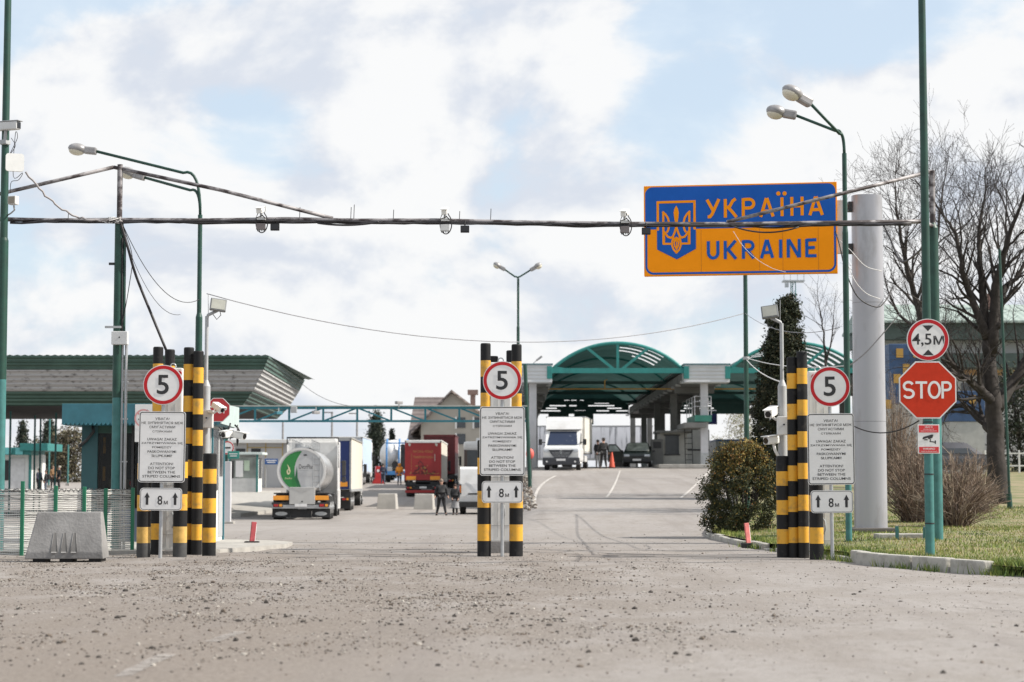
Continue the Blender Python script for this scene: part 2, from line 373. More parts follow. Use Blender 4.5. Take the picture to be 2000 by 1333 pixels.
    t.links.new(c, p.inputs['Base Color'])
    h = math_('ADD', math_('MULTIPLY', fine, .5), math_('MULTIPLY', grain, .35))
    bp = t.nodes.new('ShaderNodeBump'); bp.inputs[0].default_value = .7; bp.inputs[1].default_value = .03; t.links.new(h, bp.inputs['Height']); t.links.new(bp.outputs[0], p.inputs['Normal'])
    return m
ASPH = ground_mat()
def frange(a, b, s):
    n = max(1, round((b-a)/s)); return [a+(b-a)*i/n for i in range(n)]
gx = frange(-900, -120, 60)+frange(-120, -26, 6)+frange(-26, 24, .4)+frange(24, 120, 4)+frange(120, 900, 60)+[900]
gy = frange(-40, 6, 4)+frange(6, 40, .3)+frange(40, 64, .8)+frange(64, 200, 2)+frange(200, 600, 25)+frange(600, 2600, 200)+[2600]
from mathutils import noise as mnoise
def rough(x, y):
    if not (8 < y < 44 and -14 < x < 12): return 0
    k = sst(8, 13, y)*sst(44, 38, y)
    return k*(.034*mnoise.noise((x*.7, y*.45, 0))+.018*mnoise.noise((x*2.1, y*1.6, 3))*sst(4, -1, x))
gv = [(x, y, G(x, y)+rough(x, y)) for y in gy for x in gx]
nx = len(gx); gf = [(j*nx+i, j*nx+i+1, (j+1)*nx+i+1, (j+1)*nx+i) for j in range(len(gy)-1) for i in range(nx-1)]
mb = MB(); mb.add(gv, gf, ASPH, True); struct(mb.build('ground'))
# lane lines on the ramp, worn
PAINT = mat('road_paint_worn', (.55, .52, .49), .8, col2=(.33, .305, .285), mix=(.42, .6), scale=4)
PAINTF = mat('road_paint_ghost', (.42, .395, .37), .85, col2=(.31, .285, .265), mix=(.38, .58), scale=3.5)
def worn(m, lo, hi):               # paint rubbed away in patches
    t = m.node_tree; p = t.nodes['Principled BSDF']; o = t.nodes['Material Output']; tc_ = t.nodes.new('ShaderNodeTexCoord'); n = t.nodes.new('ShaderNodeTexNoise'); n.inputs['Scale'].default_value = 7; n.inputs['Detail'].default_value = 8; n.inputs['Roughness'].default_value = .75; t.links.new(tc_.outputs['Object'], n.inputs[0])
    r = t.nodes.new('ShaderNodeMapRange'); t.links.new(n.outputs[0], r.inputs[0]); r.inputs[1].default_value = lo; r.inputs[2].default_value = hi
    tr = t.nodes.new('ShaderNodeBsdfTransparent'); mx = t.nodes.new('ShaderNodeMixShader'); t.links.new(r.outputs[0], mx.inputs[0]); t.links.new(tr.outputs[0], mx.inputs[1]); t.links.new(p.outputs[0], mx.inputs[2]); t.links.new(mx.outputs[0], o.inputs[0])
worn(PAINTF, .36, .66); worn(PAINT, .25, .5)
def on_ground(px, py):                      # where the line of sight meets the ground
    a, b = 8.0, 400.0
    last = a
    d = a
    while d < b:
        q = P(px, py, d)
        if q.z < G(q.x, q.y): return Vector((q.x, q.y, G(q.x, q.y)))
        d += .1
    return P(px, py, 150)
mb = MB()
def line_strip(pts, w, m=PAINT):
    vs = []
    for i, p in enumerate(pts):
        d = (pts[min(i+1, len(pts)-1)]-pts[max(0, i-1)]); d.z = 0; d.normalize(); n = Vector((-d.y, d.x, 0))
        for s in (1, -1):
            q = p+n*s*w/2; q.z = G(q.x, q.y)+rough(q.x, q.y)+(.012 if q.y > 45 else .006); vs.append(q)
    mb.add(vs, [(2*i, 2*i+1, 2*i+3, 2*i+2) for i in range(len(pts)-1)], m)
for a, c, b, w in [((1044, 985), (1056, 950), (1086, 930), .12), ((1184, 973), (1200, 948), (1211, 920), .09), ((1329, 974), (1362, 945), (1386, 920), .10)]:
    A, C, B = on_ground(*a), on_ground(*c), on_ground(*b); pts = [A, C, B]
    pts = arc(A, C*2-(A+B)/2, B, 24)
    line_strip(pts, w)
line_strip([on_ground(1044+i*8, 1015-i*.3) for i in range(5)], .4, PAINTF)
for a, b in (((240, 1325), (330, 1283)), ((410, 1252), (470, 1236)), ((1130, 1073), (1200, 1085)), ((1880, 1186), (1990, 1192))):
    A, B = on_ground(*a), on_ground(*b); line_strip([A.lerp(B, i/60) for i in range(61)], .13, PAINTF)
struct(mb.build('road_markings'))
# lawn on the right with its kerb
def grass_soil():
    return mat('lawn_soil', (.11, .13, .04), .95, col2=(.23, .19, .11), mix=(.38, .58), scale=1.1, bump=.6, bscale=18)
rows = frange(24.5, 60, .4)+frange(60, 118, 2)+[118]
cols = [0, .02, .05, .1, .2, .35, .5, .75, 1, 1.4, 2, 2.6, 3.4, 4.4, 6, 8, 11, 15, 20, 30, 60]
mb = MB(); vs = [(xl(y)+c, y, LZ(xl(y)+c, y)+(.015*mnoise.noise((xl(y)+c, y, 1)) if c > .1 else 0)) for y in rows for c in cols]; k = len(cols)
mb.add(vs, [(j*k+i, j*k+i+1, (j+1)*k+i+1, (j+1)*k+i) for j in range(len(rows)-1) for i in range(k-1)], grass_soil(), True)
struct(mb.build('lawn'))
KERB = mat('kerb_concrete', (.40, .385, .35), .9, col2=(.20, .19, .165), mix=(.5, .72), scale=3.5, bump=.5, bscale=20)
mb = MB(); rk = random.Random(3)
def kerb_run(y0, y1, ln, hgt, wid=.15, jit=.012, skip=0):
    y = y0
    while y < y1:
        x = xl(y); dx = xl(y+.05)-x; L_ = math.hypot(dx, .05); d = Vector((dx/L_, .05/L_, 0)); e = d*ln*.98
        if rk.random() >= skip:
            M = Matrix.Rotation(math.atan2(-d.x, d.y)+rk.uniform(-jit, jit)*2, 4, 'Z'); c = Vector((x, y, G(x, y)))+d*ln/2; M.translation = c+Vector((0, 0, hgt/2-.06+rk.uniform(-jit, jit)))
            M = M @ Matrix.Rotation(rk.uniform(-.02, .02), 4, 'Y')
            mb.box((-.05, 0, 0), (wid, ln*rk.uniform(.94, .985), hgt+.12), KERB, .025, M)
        y += d.y*ln
kerb_run(28.6, 32.3, .95, .19, .18)
kerb_run(32.4, 39.0, .7, .05, .14, .03, .35)
kerb_run(39.0, 50, .9, .11, .15, .03)
kerb_run(50, 114, 1.0, .14)
struct(mb.build('kerb'))
# grass blades, one object
gr = random.Random(11); gm = [mat('grass_a', (.14, .20, .034), .8, var=.2), mat('grass_b', (.24, .26, .06), .8, var=.2), mat('grass_c', (.34, .29, .13), .85, var=.2), mat('grass_d', (.05, .095, .02), .8, var=.2)]
mb = MB(); per = {0: ([], []), 1: ([], []), 2: ([], []), 3: ([], [])}
def blade(x, y, z, h, w, mi):
    a = gr.uniform(0, math.pi); lx, ly = gr.uniform(-.5, .5)*h, gr.uniform(-.5, .5)*h; dx, dy = math.cos(a)*w, math.sin(a)*w
    vs, fs = per[mi]; b = len(vs); vs += [(x-dx, y-dy, z), (x+dx, y+dy, z), (x+lx, y+ly, z+h)]; fs.append((b, b+1, b+2))
for _ in range(60000):
    y = 26+ (gr.random()**1.5)*34
    x = xl(y)+gr.random()**1.2*min(9, 3+y*.2)
    if x/y*F > 1150: continue
    n = mnoise.noise((x*.9, y*.9, 5)); n2 = mnoise.noise((x*.25, y*.25, 9))
    mi = 2 if n+gr.uniform(-.3, .3) > .27 else (3 if n < -.35 else (1 if gr.random() < .45 else 0))
    h = gr.uniform(.015, .06)*(1.25+n2)
    if x-xl(y) < .18: h *= 1.6
    blade(x, y, LZ(x, y)-.004, h, gr.uniform(.003, .007)*(1+y/60), mi)
for cx, cy in [(5.75, 33.4), (5.8, 32.9), (5.65, 34.3), (6.9, 28.7), (7.2, 28.2), (7.05, 28.4), (7.5, 27.6), (5.6, 35.5), (6.35, 29.9), (5.95, 31.2), (6.1, 30.6), (5.2, 38.0), (5.0, 39.6), (4.95, 41.0)]:
    for _ in range(420):
        x = cx+gr.gauss(0, .13); y = cy+gr.gauss(0, .2)
        blade(x, y, G(x, y)-.01+(.1 if x > xl(y) else 0), gr.uniform(.04, .17), gr.uniform(.005, .01), gr.choice([0, 0, 1, 3]))
for _ in range(26000):                    # the lawn goes on beyond the picture
    y = 27+gr.random()*34; x = y*1100/F+gr.random()**1.3*16
    if x > xl(y)+.1: blade(x, y, LZ(x, y)-.004, gr.uniform(.02, .07), gr.uniform(.005, .011), gr.choice([0, 0, 1, 2, 3]))
for k, (vs, fs) in per.items(): mb.add(vs, fs, gm[k])
struct(mb.build('grass'), 'stuff')
# crushed stone and crumbs of asphalt: one object
st = random.Random(5); mb = MB()
SM = [mat('stone_dark', (.05, .043, .038), .9, var=.3, scale=30), mat('stone_brown', (.13, .105, .085), .9, var=.3, scale=30), mat('stone_light', (.36, .335, .30), .9, var=.2, scale=30)]
acc = {0: ([], []), 1: ([], []), 2: ([], [])}
ico = [(0, 0, 1), (.89, 0, .45), (.28, .85, .45), (-.72, .53, .45), (-.72, -.53, .45), (.28, -.85, .45), (.72, .53, -.3), (-.28, .85, -.3), (-.89, 0, -.3), (-.28, -.85, -.3), (.72, -.53, -.3)]
icf = [(0, 1, 2), (0, 2, 3), (0, 3, 4), (0, 4, 5), (0, 5, 1), (1, 6, 2), (2, 7, 3), (3, 8, 4), (4, 9, 5), (5, 10, 1), (2, 6, 7), (3, 7, 8), (4, 8, 9), (5, 9, 10), (1, 10, 6)]
def stone(x, y, r, k):
    vs, fs = acc[k]; b = len(vs); a = st.uniform(0, 6.28); c, s = math.cos(a), math.sin(a); ex, ey, ez = st.uniform(.7, 1.4), st.uniform(.6, 1.1), st.uniform(.45, .95); z = G(x, y)+rough(x, y)
    for p in ico:
        j = r*st.uniform(.75, 1.2); u, v, w = p[0]*ex*j, p[1]*ey*j, p[2]*ez*j
        vs.append((x+u*c-v*s, y+u*s+v*c, z+w+r*.15))
    fs += [tuple(b+i for i in f) for f in icf]
cnt = 0
while cnt < 30000:
    y = 11+st.random()**.85*40; x = st.uniform(-1.05, 1.05)*y*1000/F
    n = mnoise.noise((x*.55, y*.42, 2))+.6*mnoise.noise((x*1.7, y*1.2, 7))
    wgt = (sst(.02, .62, n+.2)*.85+.15)*sst(13, 19, y)*(sst(37, 31, y)*.8+.2)*sst(51, 38, y)*(sst(3.2, -1.8, x-.03*y)*.9+.1)
    if st.random() > wgt+.02: continue
    r = .0035+.011*st.random()**2.4+(.018 if st.random() < .012 else 0)
    stone(x, y, r, 0 if st.random() < .38 else (1 if st.random() < .72 else 2)); cnt += 1
for px, py, r in [(245, 1155, .05), (230, 1208, .04), (520, 1180, .045), (1842, 1316, .035), (1072, 1221, .03), (1240, 1190, .035), (1222, 1197, .02), (888, 1205, .03), (1036, 1223, .025), (1985, 1222, .03), (1758, 1177, .025), (1668, 1160, .03), (1680, 1156, .025),
                  (1720, 1158, .02), (1510, 1192, .025), (200, 1192, .035), (930, 1129, .035), (1345, 1279, .02), (172, 1286, .02), (1448, 1225, .02), (460, 1250, .03), (485, 1246, .025), (240, 1205, .03), (800, 1200, .02), (590, 1150, .03), (1000, 1200, .025), (1100, 1210, .03)]:
    q = on_ground(px, py); stone(q.x, q.y, r, 0)
for cx, py in [(1040, 1205), (1060, 1207), (780, 1215), (920, 1190), (520, 1210), (200, 1150), (1150, 1190), (1105, 1118), (1180, 1122), (1000, 1118), (620, 1113)]:
    for _ in range(26):
        q = on_ground(cx+st.gauss(0, 60), py+st.gauss(0, 4)); stone(q.x, q.y, st.uniform(.008, .022), st.choice([0, 0, 1, 2]))
for k, (vs, fs) in acc.items(): mb.add(vs, fs, SM[k])
struct(mb.build('gravel'), 'stuff')
# broken stone bank between the two carriageways
mb = MB(); rr = random.Random(21)
for _ in range(240):
    y = rr.uniform(64, 104); x = .78-.45*rr.random()**1.4; r = rr.uniform(.03, .09)
    j = [rr.uniform(.7, 1.3) for _ in ico]; a = rr.uniform(0, 6.28)
    mb.add([(x+r*j[i]*(p[0]*math.cos(a)-p[1]*math.sin(a)), y+r*j[i]*(p[0]*math.sin(a)+p[1]*math.cos(a)), G(x, y)+r*.2+r*j[i]*p[2]*.8) for i, p in enumerate(ico)], icf, SM[2] if rr.random() < .25 else SM[1])
struct(mb.build('rubble_bank'), 'stuff')
# low kerb and pavement on the left, beside the booth
mb = MB()
poly = [gp(300, 36.6), gp(430, 37.4), gp(470, 38.3), gp(560, 40.5), gp(572, 42.0), gp(530, 43.2), gp(440, 44), gp(430, 60), gp(-300, 60), gp(-300, 36.0)]
zt = .07
mb.add([(p.x, p.y, zt) for p in poly]+[(p.x, p.y, -.1) for p in poly], [tuple(range(len(poly)))]+[(i, (i+1) % len(poly), len(poly)+(i+1) % len(poly), len(poly)+i) for i in range(len(poly))], CONC)
struct(mb.build('pavement'))
# ================================================================== GATE: striped columns, monitors, signs
def column_mesh(h, r, n, dirty, first):
    mb = MB(); b = h/n; nn = 20
    for i in range(n):
        m = (BLACK if (n-1-i) % 2 == 0 else YELL)
        if i == 0 and dirty: m = DIRTB
        if i == 1 and dirty: m = DIRTY
        mb.cyl((0, 0, i*b), (0, 0, (i+1)*b), r, m, n=nn, caps=False)
    return mb
def make_column(h, r, n, dirty):
    t = thing('striped_column', '', 'guard column', group='striped guard columns')
    column_mesh(h, r, n, dirty, 0).build('post', t)
    c = MB(); c.cyl((0, 0, h), (0, 0, h+.02), r*1.0, BLACK, r1=r*.86, n=20, caps=False); c.add([(r*.86*math.cos(k*math.pi/10), r*.86*math.sin(k*math.pi/10), h+.02) for k in range(20)], [tuple(range(20))], GREYP)
    c.build('cap', t)
    return t
tall = make_column(3.82, .094, 13, False)
shortc = make_column(2.06, .122, 7, False)
shortd = make_column(2.06, .122, 7, True)
used = {}
def place_col(kind, px, d, label, top=None, lean=0):
    src = {'t': tall, 's': shortc, 'd': shortd}[kind]
    o = copy_tree(src) if used.get(kind) else src; used[kind] = True
    o.location = (X(px, 1085, d), d, G(X(px, 1085, d), d)-.02); o['label'] = label
    if top: o.scale.z = (Z(top, d)-o.location.z)/(3.84 if kind == 't' else 2.08)
    o.rotation_euler = (0, lean, (px*7) % 6.28)
# left group
place_col('t', 304, 36.5, 'tallest striped column of the left gate, farthest left behind the speed sign', 678)
place_col('t', 327, 37.3, 'tall striped column second from left in the left gate, black cable reaching its top', 683)
place_col('t', 364.5, 36.5, 'tall striped column right of the red lamp on the left monitor cabinet', 679)
place_col('t', 383.5, 36.4, 'tall striped column at left gate standing beside the grey floodlight pole', 686)
place_col('d', 280, 34.9, 'short thick striped column with dusty foot, under left edge of the left notice', 872)
place_col('d', 351, 34.9, 'short thick striped column with dusty foot, under right edge of the left notice', 869)
place_col('s', 408, 35.8, 'short striped column standing free at the right end of the left gate', 886)
# middle group
place_col('t', 948, 36.3, 'tall striped column left of the middle speed sign, front row', 671)
place_col('t', 1009, 36.3, 'tall striped column right of the middle speed sign, front row', 673)
place_col('t', 963.5, 39.2, 'tall striped column mostly hidden behind the left side of the middle speed sign', 696)
place_col('t', 998, 39.2, 'tall striped column mostly hidden behind the right side of the middle speed sign', 685)
place_col('s', 945.5, 35.6, 'short thick striped column at the left foot of the middle gate island', 860)
place_col('s', 1008, 35.6, 'short thick striped column at the right foot of the middle gate island', 862)
# right group
place_col('t', 1550.5, 35.2, 'tall striped column of the right gate beside the camera pole', 698)
place_col('t', 1570, 35.1, 'tall striped column of the right gate next to the white monitor cabinet', 687)
place_col('s', 1531, 35.3, 'short striped column at the left end of the right gate, by the camera pole', 891)
place_col('s', 1595, 34.6, 'short thick striped column under the right notice board', 872)
# ---- white portal monitor cabinets
def cabinet():
    t = thing('monitor_cabinet', '', 'monitor cabinet', group='white portal monitor cabinets')
    b = MB(); b.box((0, 0, 1.98), (.40, .34, 3.36), WHITE, .025); b.build('housing', t)
    s = MB(); s.box((-.06, -.1725, 1.98), (.006, .006, 3.2), GREYP); s.box((.07, -.1725, 1.7), (.006, .006, 2.6), GREYP)
    for z in (.6, 1.5, 2.5, 3.3): s.box((0, -.1725, z), (.36, .006, .006), GREYP)
    s.build('door_seam', t)
    p = MB(); p.box((0, 0, .15), (.44, .4, .3), CONCD, .01); p.build('plinth', t)
    l = MB(); l.cyl((.12, -.17, 3.56), (.12, -.2, 3.56), .042, SIGNR, n=16); l.build('warning_lamp', t)
    e = MB(); e.tube([(math.cos(a)*.05, 0, 3.70+math.sin(a)*.05) for a in [k*math.pi/8 for k in range(17)]], .012, GALV, 6); e.build('lifting_eye', t)
    h = MB(); h.tube([(.04, -.17, 1.0), (.07, -.21, .95), (.08, -.21, .8), (.05, -.17, .72)], .012, GREYP, 6); h.build('handle', t)
    return t
c0 = cabinet()
for i, (px, d, top, lab) in enumerate([(978, 37.6, 709, 'white monitor cabinet behind the middle speed sign'), (336, 36.9, 720, 'white monitor cabinet behind the left speed sign, red lamp on top'), (1599, 36.2, 726, 'white monitor cabinet behind the right speed sign, red lamp at its left corner')]):
    o = c0 if i == 0 else copy_tree(c0)
    o.location = (X(px, 900, d), d, Z(top, d)-3.66); o['label'] = lab
    if i == 2:
        for k in kids(o):
            if k.name.startswith('warning_lamp'): k.location.x = -.22
    if i == 0:
        for k in kids(o):
            if k.name.startswith('warning_lamp'): k.location.x = .03
# ---- speed signs with notice board
NOTICE = [['УВАГА!', .17], ['НЕ ЗУПИНЯТИСЯ МІЖ', .50], ['СМУГАСТИМИ', .31], ['СТІЙКАМИ', .235], None, ['UWAGA! ZAKAZ', .355], ['ZATRZYMYWANIA SIĘ', .50], ['POMIĘDZY', .235], ['PASKOWANYMI', .345], ['SŁUPKAMI!', .245], None, ['ATTENTION!', .28], ['DO NOT STOP', .32], ['BETWEEN THE', .33], ['STRIPED COLUMNS', .455]]
def round_sign(mb_back, cz, r, y, par, name='speed_disc'):
    b = MB(); b.cyl((0, y+.03, cz), (0, y, cz), r, SIGNW, n=48, capm=SIGNW); d = b.build(name, par)
    k = MB(); k.disc(0, cz, y-.004, r*.965, SIGNR, 48, r0=r*.80); k.build('red_ring', d)
    return d
def arrow(mb, cx, cz, y, m):
    mb.poly([(cx-.022, cz-.105), (cx+.022, cz-.105), (cx+.022, cz+.02), (cx+.046, cz+.02), (cx, cz+.11), (cx-.046, cz+.02), (cx-.022, cz+.02)], y, m)
def speed_sign():
    t = thing('speed_limit_sign', '', 'road sign', group='speed limit signs with notice boards')
    p = MB(); p.cyl((0, 0, 0), (0, 0, 3.3), .032, GALV, n=12); p.build('post', t)
    d = round_sign(None, 3.11, .345, -.07, t)
    n = MB(); n.text('5', -.005, 3.115, -.076, .205, .335, INK, bold=.012); n.build('numeral', d)
    b = MB(); b.prism(rrect(-.40, 1.43, .40, 2.65, .05), -.075, -.05, SIGNW, sidem=GALV); bd = b.build('notice_board', t)
    f = MB(); f.stroke(rrect(-.383, 1.447, .383, 2.633, .04), .014, -.079, INK, close=True); f.build('border', bd)
    w = MB(); z = 2.525
    for ln in NOTICE:
        if ln is None: z -= .066; continue
        w.text(ln[0], 0, z, -.080, ln[1]*1.42, .043 if ln[0][-1] != 'Й' else .05, INK, bold=.006); z -= .0715
    w.build('lettering', bd)
    q = MB(); q.prism(rrect(-.36, .95, .36, 1.335, .06), -.075, -.05, SIGNW, sidem=GALV); pl = q.build('distance_plate', t)
    g = MB(); g.stroke(rrect(-.345, .965, .345, 1.32, .05), .008, -.079, INK, close=True); g.build('border', pl)
    a = MB(); arrow(a, -.235, 1.15, -.080, INK); a.build('arrow', pl); a = MB(); arrow(a, .245, 1.15, -.080, INK); a.build('arrow', pl)
    e = MB(); e.text('8', -.015, 1.125, -.080, .085, .155, INK, bold=.012); e.text('м', .085, 1.085, -.080, .068, .062, INK, bold=.008); e.build('distance', pl)
    c = MB()
    for z in (3.2, 3.0, 2.4, 1.7, 1.2): c.box((0, -.035, z), (.1, .05, .03), GALV)
    c.build('clamp', t)
    return t
s0 = speed_sign()
for i, (px, d, dz, rz, lab) in enumerate([(981, 35.3, 0.0, 0.0, 'round speed limit sign 5 over a trilingual notice at the middle gate island'), (314, 34.4, -.12, .03, 'round speed limit sign 5 over a notice at the left gate, by the fence'), (1625, 34.2, -.16, -.05, 'round speed limit sign 5 over a notice at the right gate, beside the lawn')]):
    o = s0 if i == 0 else copy_tree(s0)
    x = X(px, 1000, d); o.location = (x, d, dz+(0 if i < 2 else .0)); o.rotation_euler = (0, (.0, .008, -.006)[i], rz); o['label'] = lab
# ---- tall mast on the right with three signs
mx, my = X(1816.5, 1083, 32.6), 32.6; mz = LZ(mx, my)-.05
t = thing('lighting_mast', 'tall dark green mast at the lawn edge carrying the stop sign', 'mast', (mx, my, mz), group='tall green masts')
b = MB(); b.cyl((0, 0, 3.1), (0, 0, 11.2), .072, GREEN, r1=.055, n=18, caps=False); b.cyl((0, 0, 0), (0, 0, 3.1), .077, TEALP, r1=.072, n=18, caps=False); b.build('pole', t)
b = MB()
for z in (.55, 1.35, 2.2): b.cyl((0, 0, z), (0, 0, z+.02), .081, INK, n=18)
b.build('band', t)
b = MB(); b.cyl((0, 0, 1.72), (0, 0, 1.8), .083, mat('blue_tape', (.02, .10, .30), .5), n=18); b.build('tape', t)
def sign_on_mast(name, label, py, px, fn):
    q = P(px, py, my-.10); t = thing(name, label, 'road sign', (q.x, my-.10, q.z)); fn(t)
    c = MB(); c.box((mx-q.x, .065, 0), (.16, .06, .03), GALV); c.build('clamp', t)
def f45(t):
    d = round_sign(None, 0, .345, 0, t, 'disc')
    b = MB(); b.text('4,5м', 0, -.005, -.006, .52, .215, INK, bold=.01); b.build('lettering', d)
    b = MB(); b.poly([(-.09, .235), (.09, .235), (0, .14)], -.006, INK); b.poly([(-.09, -.255), (0, -.16), (.09, -.255)], -.006, INK); b.build('triangle', d)
sign_on_mast('height_limit_sign', 'round red-rimmed 4,5м height limit sign above the stop sign', 664, 1812.5, f45)
def S_letters(mb, strokes, w, y, m, M=None):
    for i, s in enumerate(strokes): mb.stroke(s, w, y-.0005*i, m, M)
def fstop(t):
    r = .468/math.cos(math.pi/8)
    oc = lambda q: [(q*math.cos(math.pi/8+k*math.pi/4), q*math.sin(math.pi/8+k*math.pi/4)) for k in range(8)]
    b = MB(); b.prism(oc(r), 0, .025, SIGNW, sidem=GALV); p = b.build('plate', t)
    b = MB(); b.poly(oc(r*.955), -.004, STOPR); b.build('red_face', p)
    b = MB(); h = .13; cw = .205; x0 = -.315
    A = lambda cx, cz, rx, rz, a0, a1, n=14: [(cx+rx*math.cos(R(a0+(a1-a0)*i/n)), cz+rz*math.sin(R(a0+(a1-a0)*i/n))) for i in range(n+1)]
    s1 = A(x0, h*.48, .075, h*.50, 25, 270, 10)[:-1]+A(x0, -h*.48, .082, h*.50, 90, -155, 10)
    st = [s1, [(x0+.115, h-.01), (x0+.305, h-.01)], [(x0+.21, h-.01), (x0+.21, -h-.01)], A(x0+.42, -.0, .088, h*.98, 0, 360, 28), [(x0+.555, h+.002), (x0+.555, -h-.01)], [(x0+.54, h-.01)]+A(x0+.625, h*.46, .062, h*.48, 90, -90, 10)+[(x0+.54, -.005)]]
    S_letters(b, st, .04, -.008, SIGNW); b.build('lettering', p)
sign_on_mast('stop_sign', 'large red octagonal STOP sign on the right mast', 762, 1812, fstop)
REDL = mat('warning_red', (.62, .03, .035), .45)
def fcam(t):
    b = MB(); b.box((0, .008, 0), (.355, .016, .475), SIGNW, .003); p = b.build('plate', t)
    b = MB(); b.box((0, -.003, .165), (.32, .004, .115), REDL); b.build('red_panel', p); b = MB(); b.box((0, -.003, -.175), (.32, .004, .095), REDL); b.build('red_panel', p)
    b = MB(); b.text('УВАГА!', 0, .195, -.006, .13, .03, SIGNW, bold=.01); b.text('ВЕДЕТЬСЯ', 0, .158, -.006, .17, .018, SIGNW); b.text('ВІДЕОСПОСТЕРЕЖЕННЯ', 0, .130, -.006, .25, .018, SIGNW)
    b.text('WARNING!', 0, -.158, -.006, .20, .032, SIGNW, bold=.01); b.text('VIDEO SURVEILLANCE', 0, -.202, -.006, .27, .018, SIGNW); b.build('lettering', p)
    b = MB(); b.poly([(-.105, .005), (-.09, .035), (.05, .075), (.075, .07), (.06, .02), (.0, -.005), (-.02, .02), (-.09, -.005)], -.006, INK); b.poly([(-.075, -.02), (-.02, -.018), (-.02, .0), (-.075, -.005)], -.0062, INK)
    b.stroke([(.03, -.0), (.02, -.04), (.10, -.05)], .016, -.0064, INK); b.box((.105, -.006, -.05), (.02, .002, .055), INK); b.build('camera_pictogram', p)
sign_on_mast('camera_warning_sign', 'small red and white video surveillance notice below the stop sign', 858, 1814, fcam)
# ---- gantry of pipes over the road
gd = 37.4
gl = X(224, 1080, gd); gr_ = X(1831, 1040, gd+.7); zb = Z(430, gd); zt_ = Z(327, gd)
gt = thing('height_gantry', 'weathered pipe gantry spanning the whole road with sloping braces and cameras', 'gantry', (gl, gd, 0))
def L_(v): v = Vector(v); return v-Vector((gl, gd, 0))
b = MB(); b.cyl((0, 0, -.05), (0, 0, zb-.05), .088, TEALP, r1=.082, n=16, caps=False); b.cyl((0, 0, 2.9), (0, 0, zb-.05), .0895, GREEN, r1=.083, n=16, caps=False); b.cyl((0, 0, zb-.05), (0, 0, zt_+.05), .052, PIPE, n=12); b.build('post', gt)
rp = Vector((gr_, gd+.7, LZ(gr_, gd+.7)-.05)); b = MB(); ro = L_(rp); zk = Z(436, gd+.7)
b.cyl(ro, (ro.x, ro.y, 3.2), .11, TEALP, r1=.108, n=16, caps=False); b.cyl((ro.x, ro.y, 3.2), (ro.x, ro.y, zk-.1), .107, GREEN, r1=.10, n=16, caps=False); b.cyl((ro.x, ro.y, zk-.1), (ro.x, ro.y, zk), .10, GREEN, r1=.055, n=16); b.cyl((ro.x, ro.y, zk-.02), (ro.x, ro.y, Z(334, gd+.7)), .055, PIPE, n=12); b.build('post', gt)
b = MB(); b.tube([L_(P(px, py, gd)) for px, py in ((-60, 427), (100, 431), (225, 430), (400, 431), (560, 428.5), (700, 431.5), (850, 431), (1000, 434.5), (1200, 437.5), (1420, 438.5), (1600, 436), (1800, 433))]+[(ro.x, ro.y, L_(P(1828, 433, gd)).z)], .042, PIPE, 10); b.build('crossbar', gt)
for pts in ([(222, 327), (432, 372), (650, 427)], [(222, 327), (-60, 393)], [(1420, 434), (1826, 332)]):
    b = MB(); q = [P(px, py, gd) for px, py in pts]
    if pts[0][0] == 1420: q[-1] = Vector((rp.x, rp.y, Z(335, gd+.7)))
    b.tube([L_(v) for v in q], .036, PIPE, 10); b.build('brace', gt)
b = MB(); 
for px, pa, pb in ((585, 405, 428), (685, 405, 428), (691, 400, 428), (768, 410, 430), (897, 413, 432), (958, 408, 434), (237, 404, 428), (133, 413, 428)):
    b.cyl(L_(P(px, pb, gd)), L_(P(px+1, pa, gd)), .007, CABLE, n=5)
b.build('spike', gt)
b = MB(); b.cyl((.10, -.02, .02), (.10, -.02, Z(665, gd)), .022, GREYP, n=8); b.cyl((.17, -.02, .02), (.17, -.02, Z(665, gd)), .028, GALV, n=8); b.cyl((.09, -.05, Z(665, gd)), (.07, -.05, zb-.35), .02, CABLE, n=6); b.cyl((.12, -.02, Z(668, gd)), (.11, -.02, Z(460, gd)), .028, GREEN, n=8)
for z in (.9, 1.7, 2.5, 3.2): b.box((.08, 0, z), (.25, .07, .025), GALV)
b.build('conduit', gt)
b = MB(); b.box((-.11, -.02, Z(516, gd)), (.14, .05, .045), INK); b.box((-.07, -.1, Z(640, gd)), (.3, .05, .04), GREYP); b.build('bracket', gt)
tag(MB().box((0, 0, 0), (.30, .16, .25), BOXG, .012).cyl((.0, -.085, .01), (.0, -.078, .01), .014, INK, n=10).build('junction_box', None), 'grey junction box on the left gantry post', 'junction box').location = (X(235, 660, gd-.15), gd-.17, Z(661, gd-.15))
# cables wound along the crossbar
rc = random.Random(4)
b = MB()
def along(px): 
    pts = [(-60, 427), (225, 430), (650, 430), (1000, 434), (1420, 438), (1800, 433)]
    for (a, ya), (c, yc) in zip(pts, pts[1:]):
        if px <= c: return ya+(yc-ya)*(px-a)/(c-a)
    return 433
for k in range(3):
    ph = rc.uniform(0, 6); q = []
    for i, px in enumerate(range(20, 1801, 22)):
        drop = 2.2+1.6*math.sin(px*.012+ph)+rc.uniform(-.5, .8)
        if k == 0: drop += 3.2*max(0, math.sin(px*.017+1.0))**3
        q.append(P(px, along(px)+1.5+drop, gd-.05-.02*k+.03*math.sin(px*.05+ph)))
    b.tube(q, .022 if k < 2 else .014, CABLE, 6)
tag(b.build('cable_bundle', None, (0, gd, zb)), 'thick black cable bundle lashed along the gantry crossbar', 'cable')
def cable(name, label, pts, r, m=CABLE, n=6):
    pts = smooth(pts, 5) if len(pts) < 12 else pts
    b = MB(); b.tube(pts, r, m, n); o = b.build(name, None, pts[0]); tag(o, label, 'cable'); return o
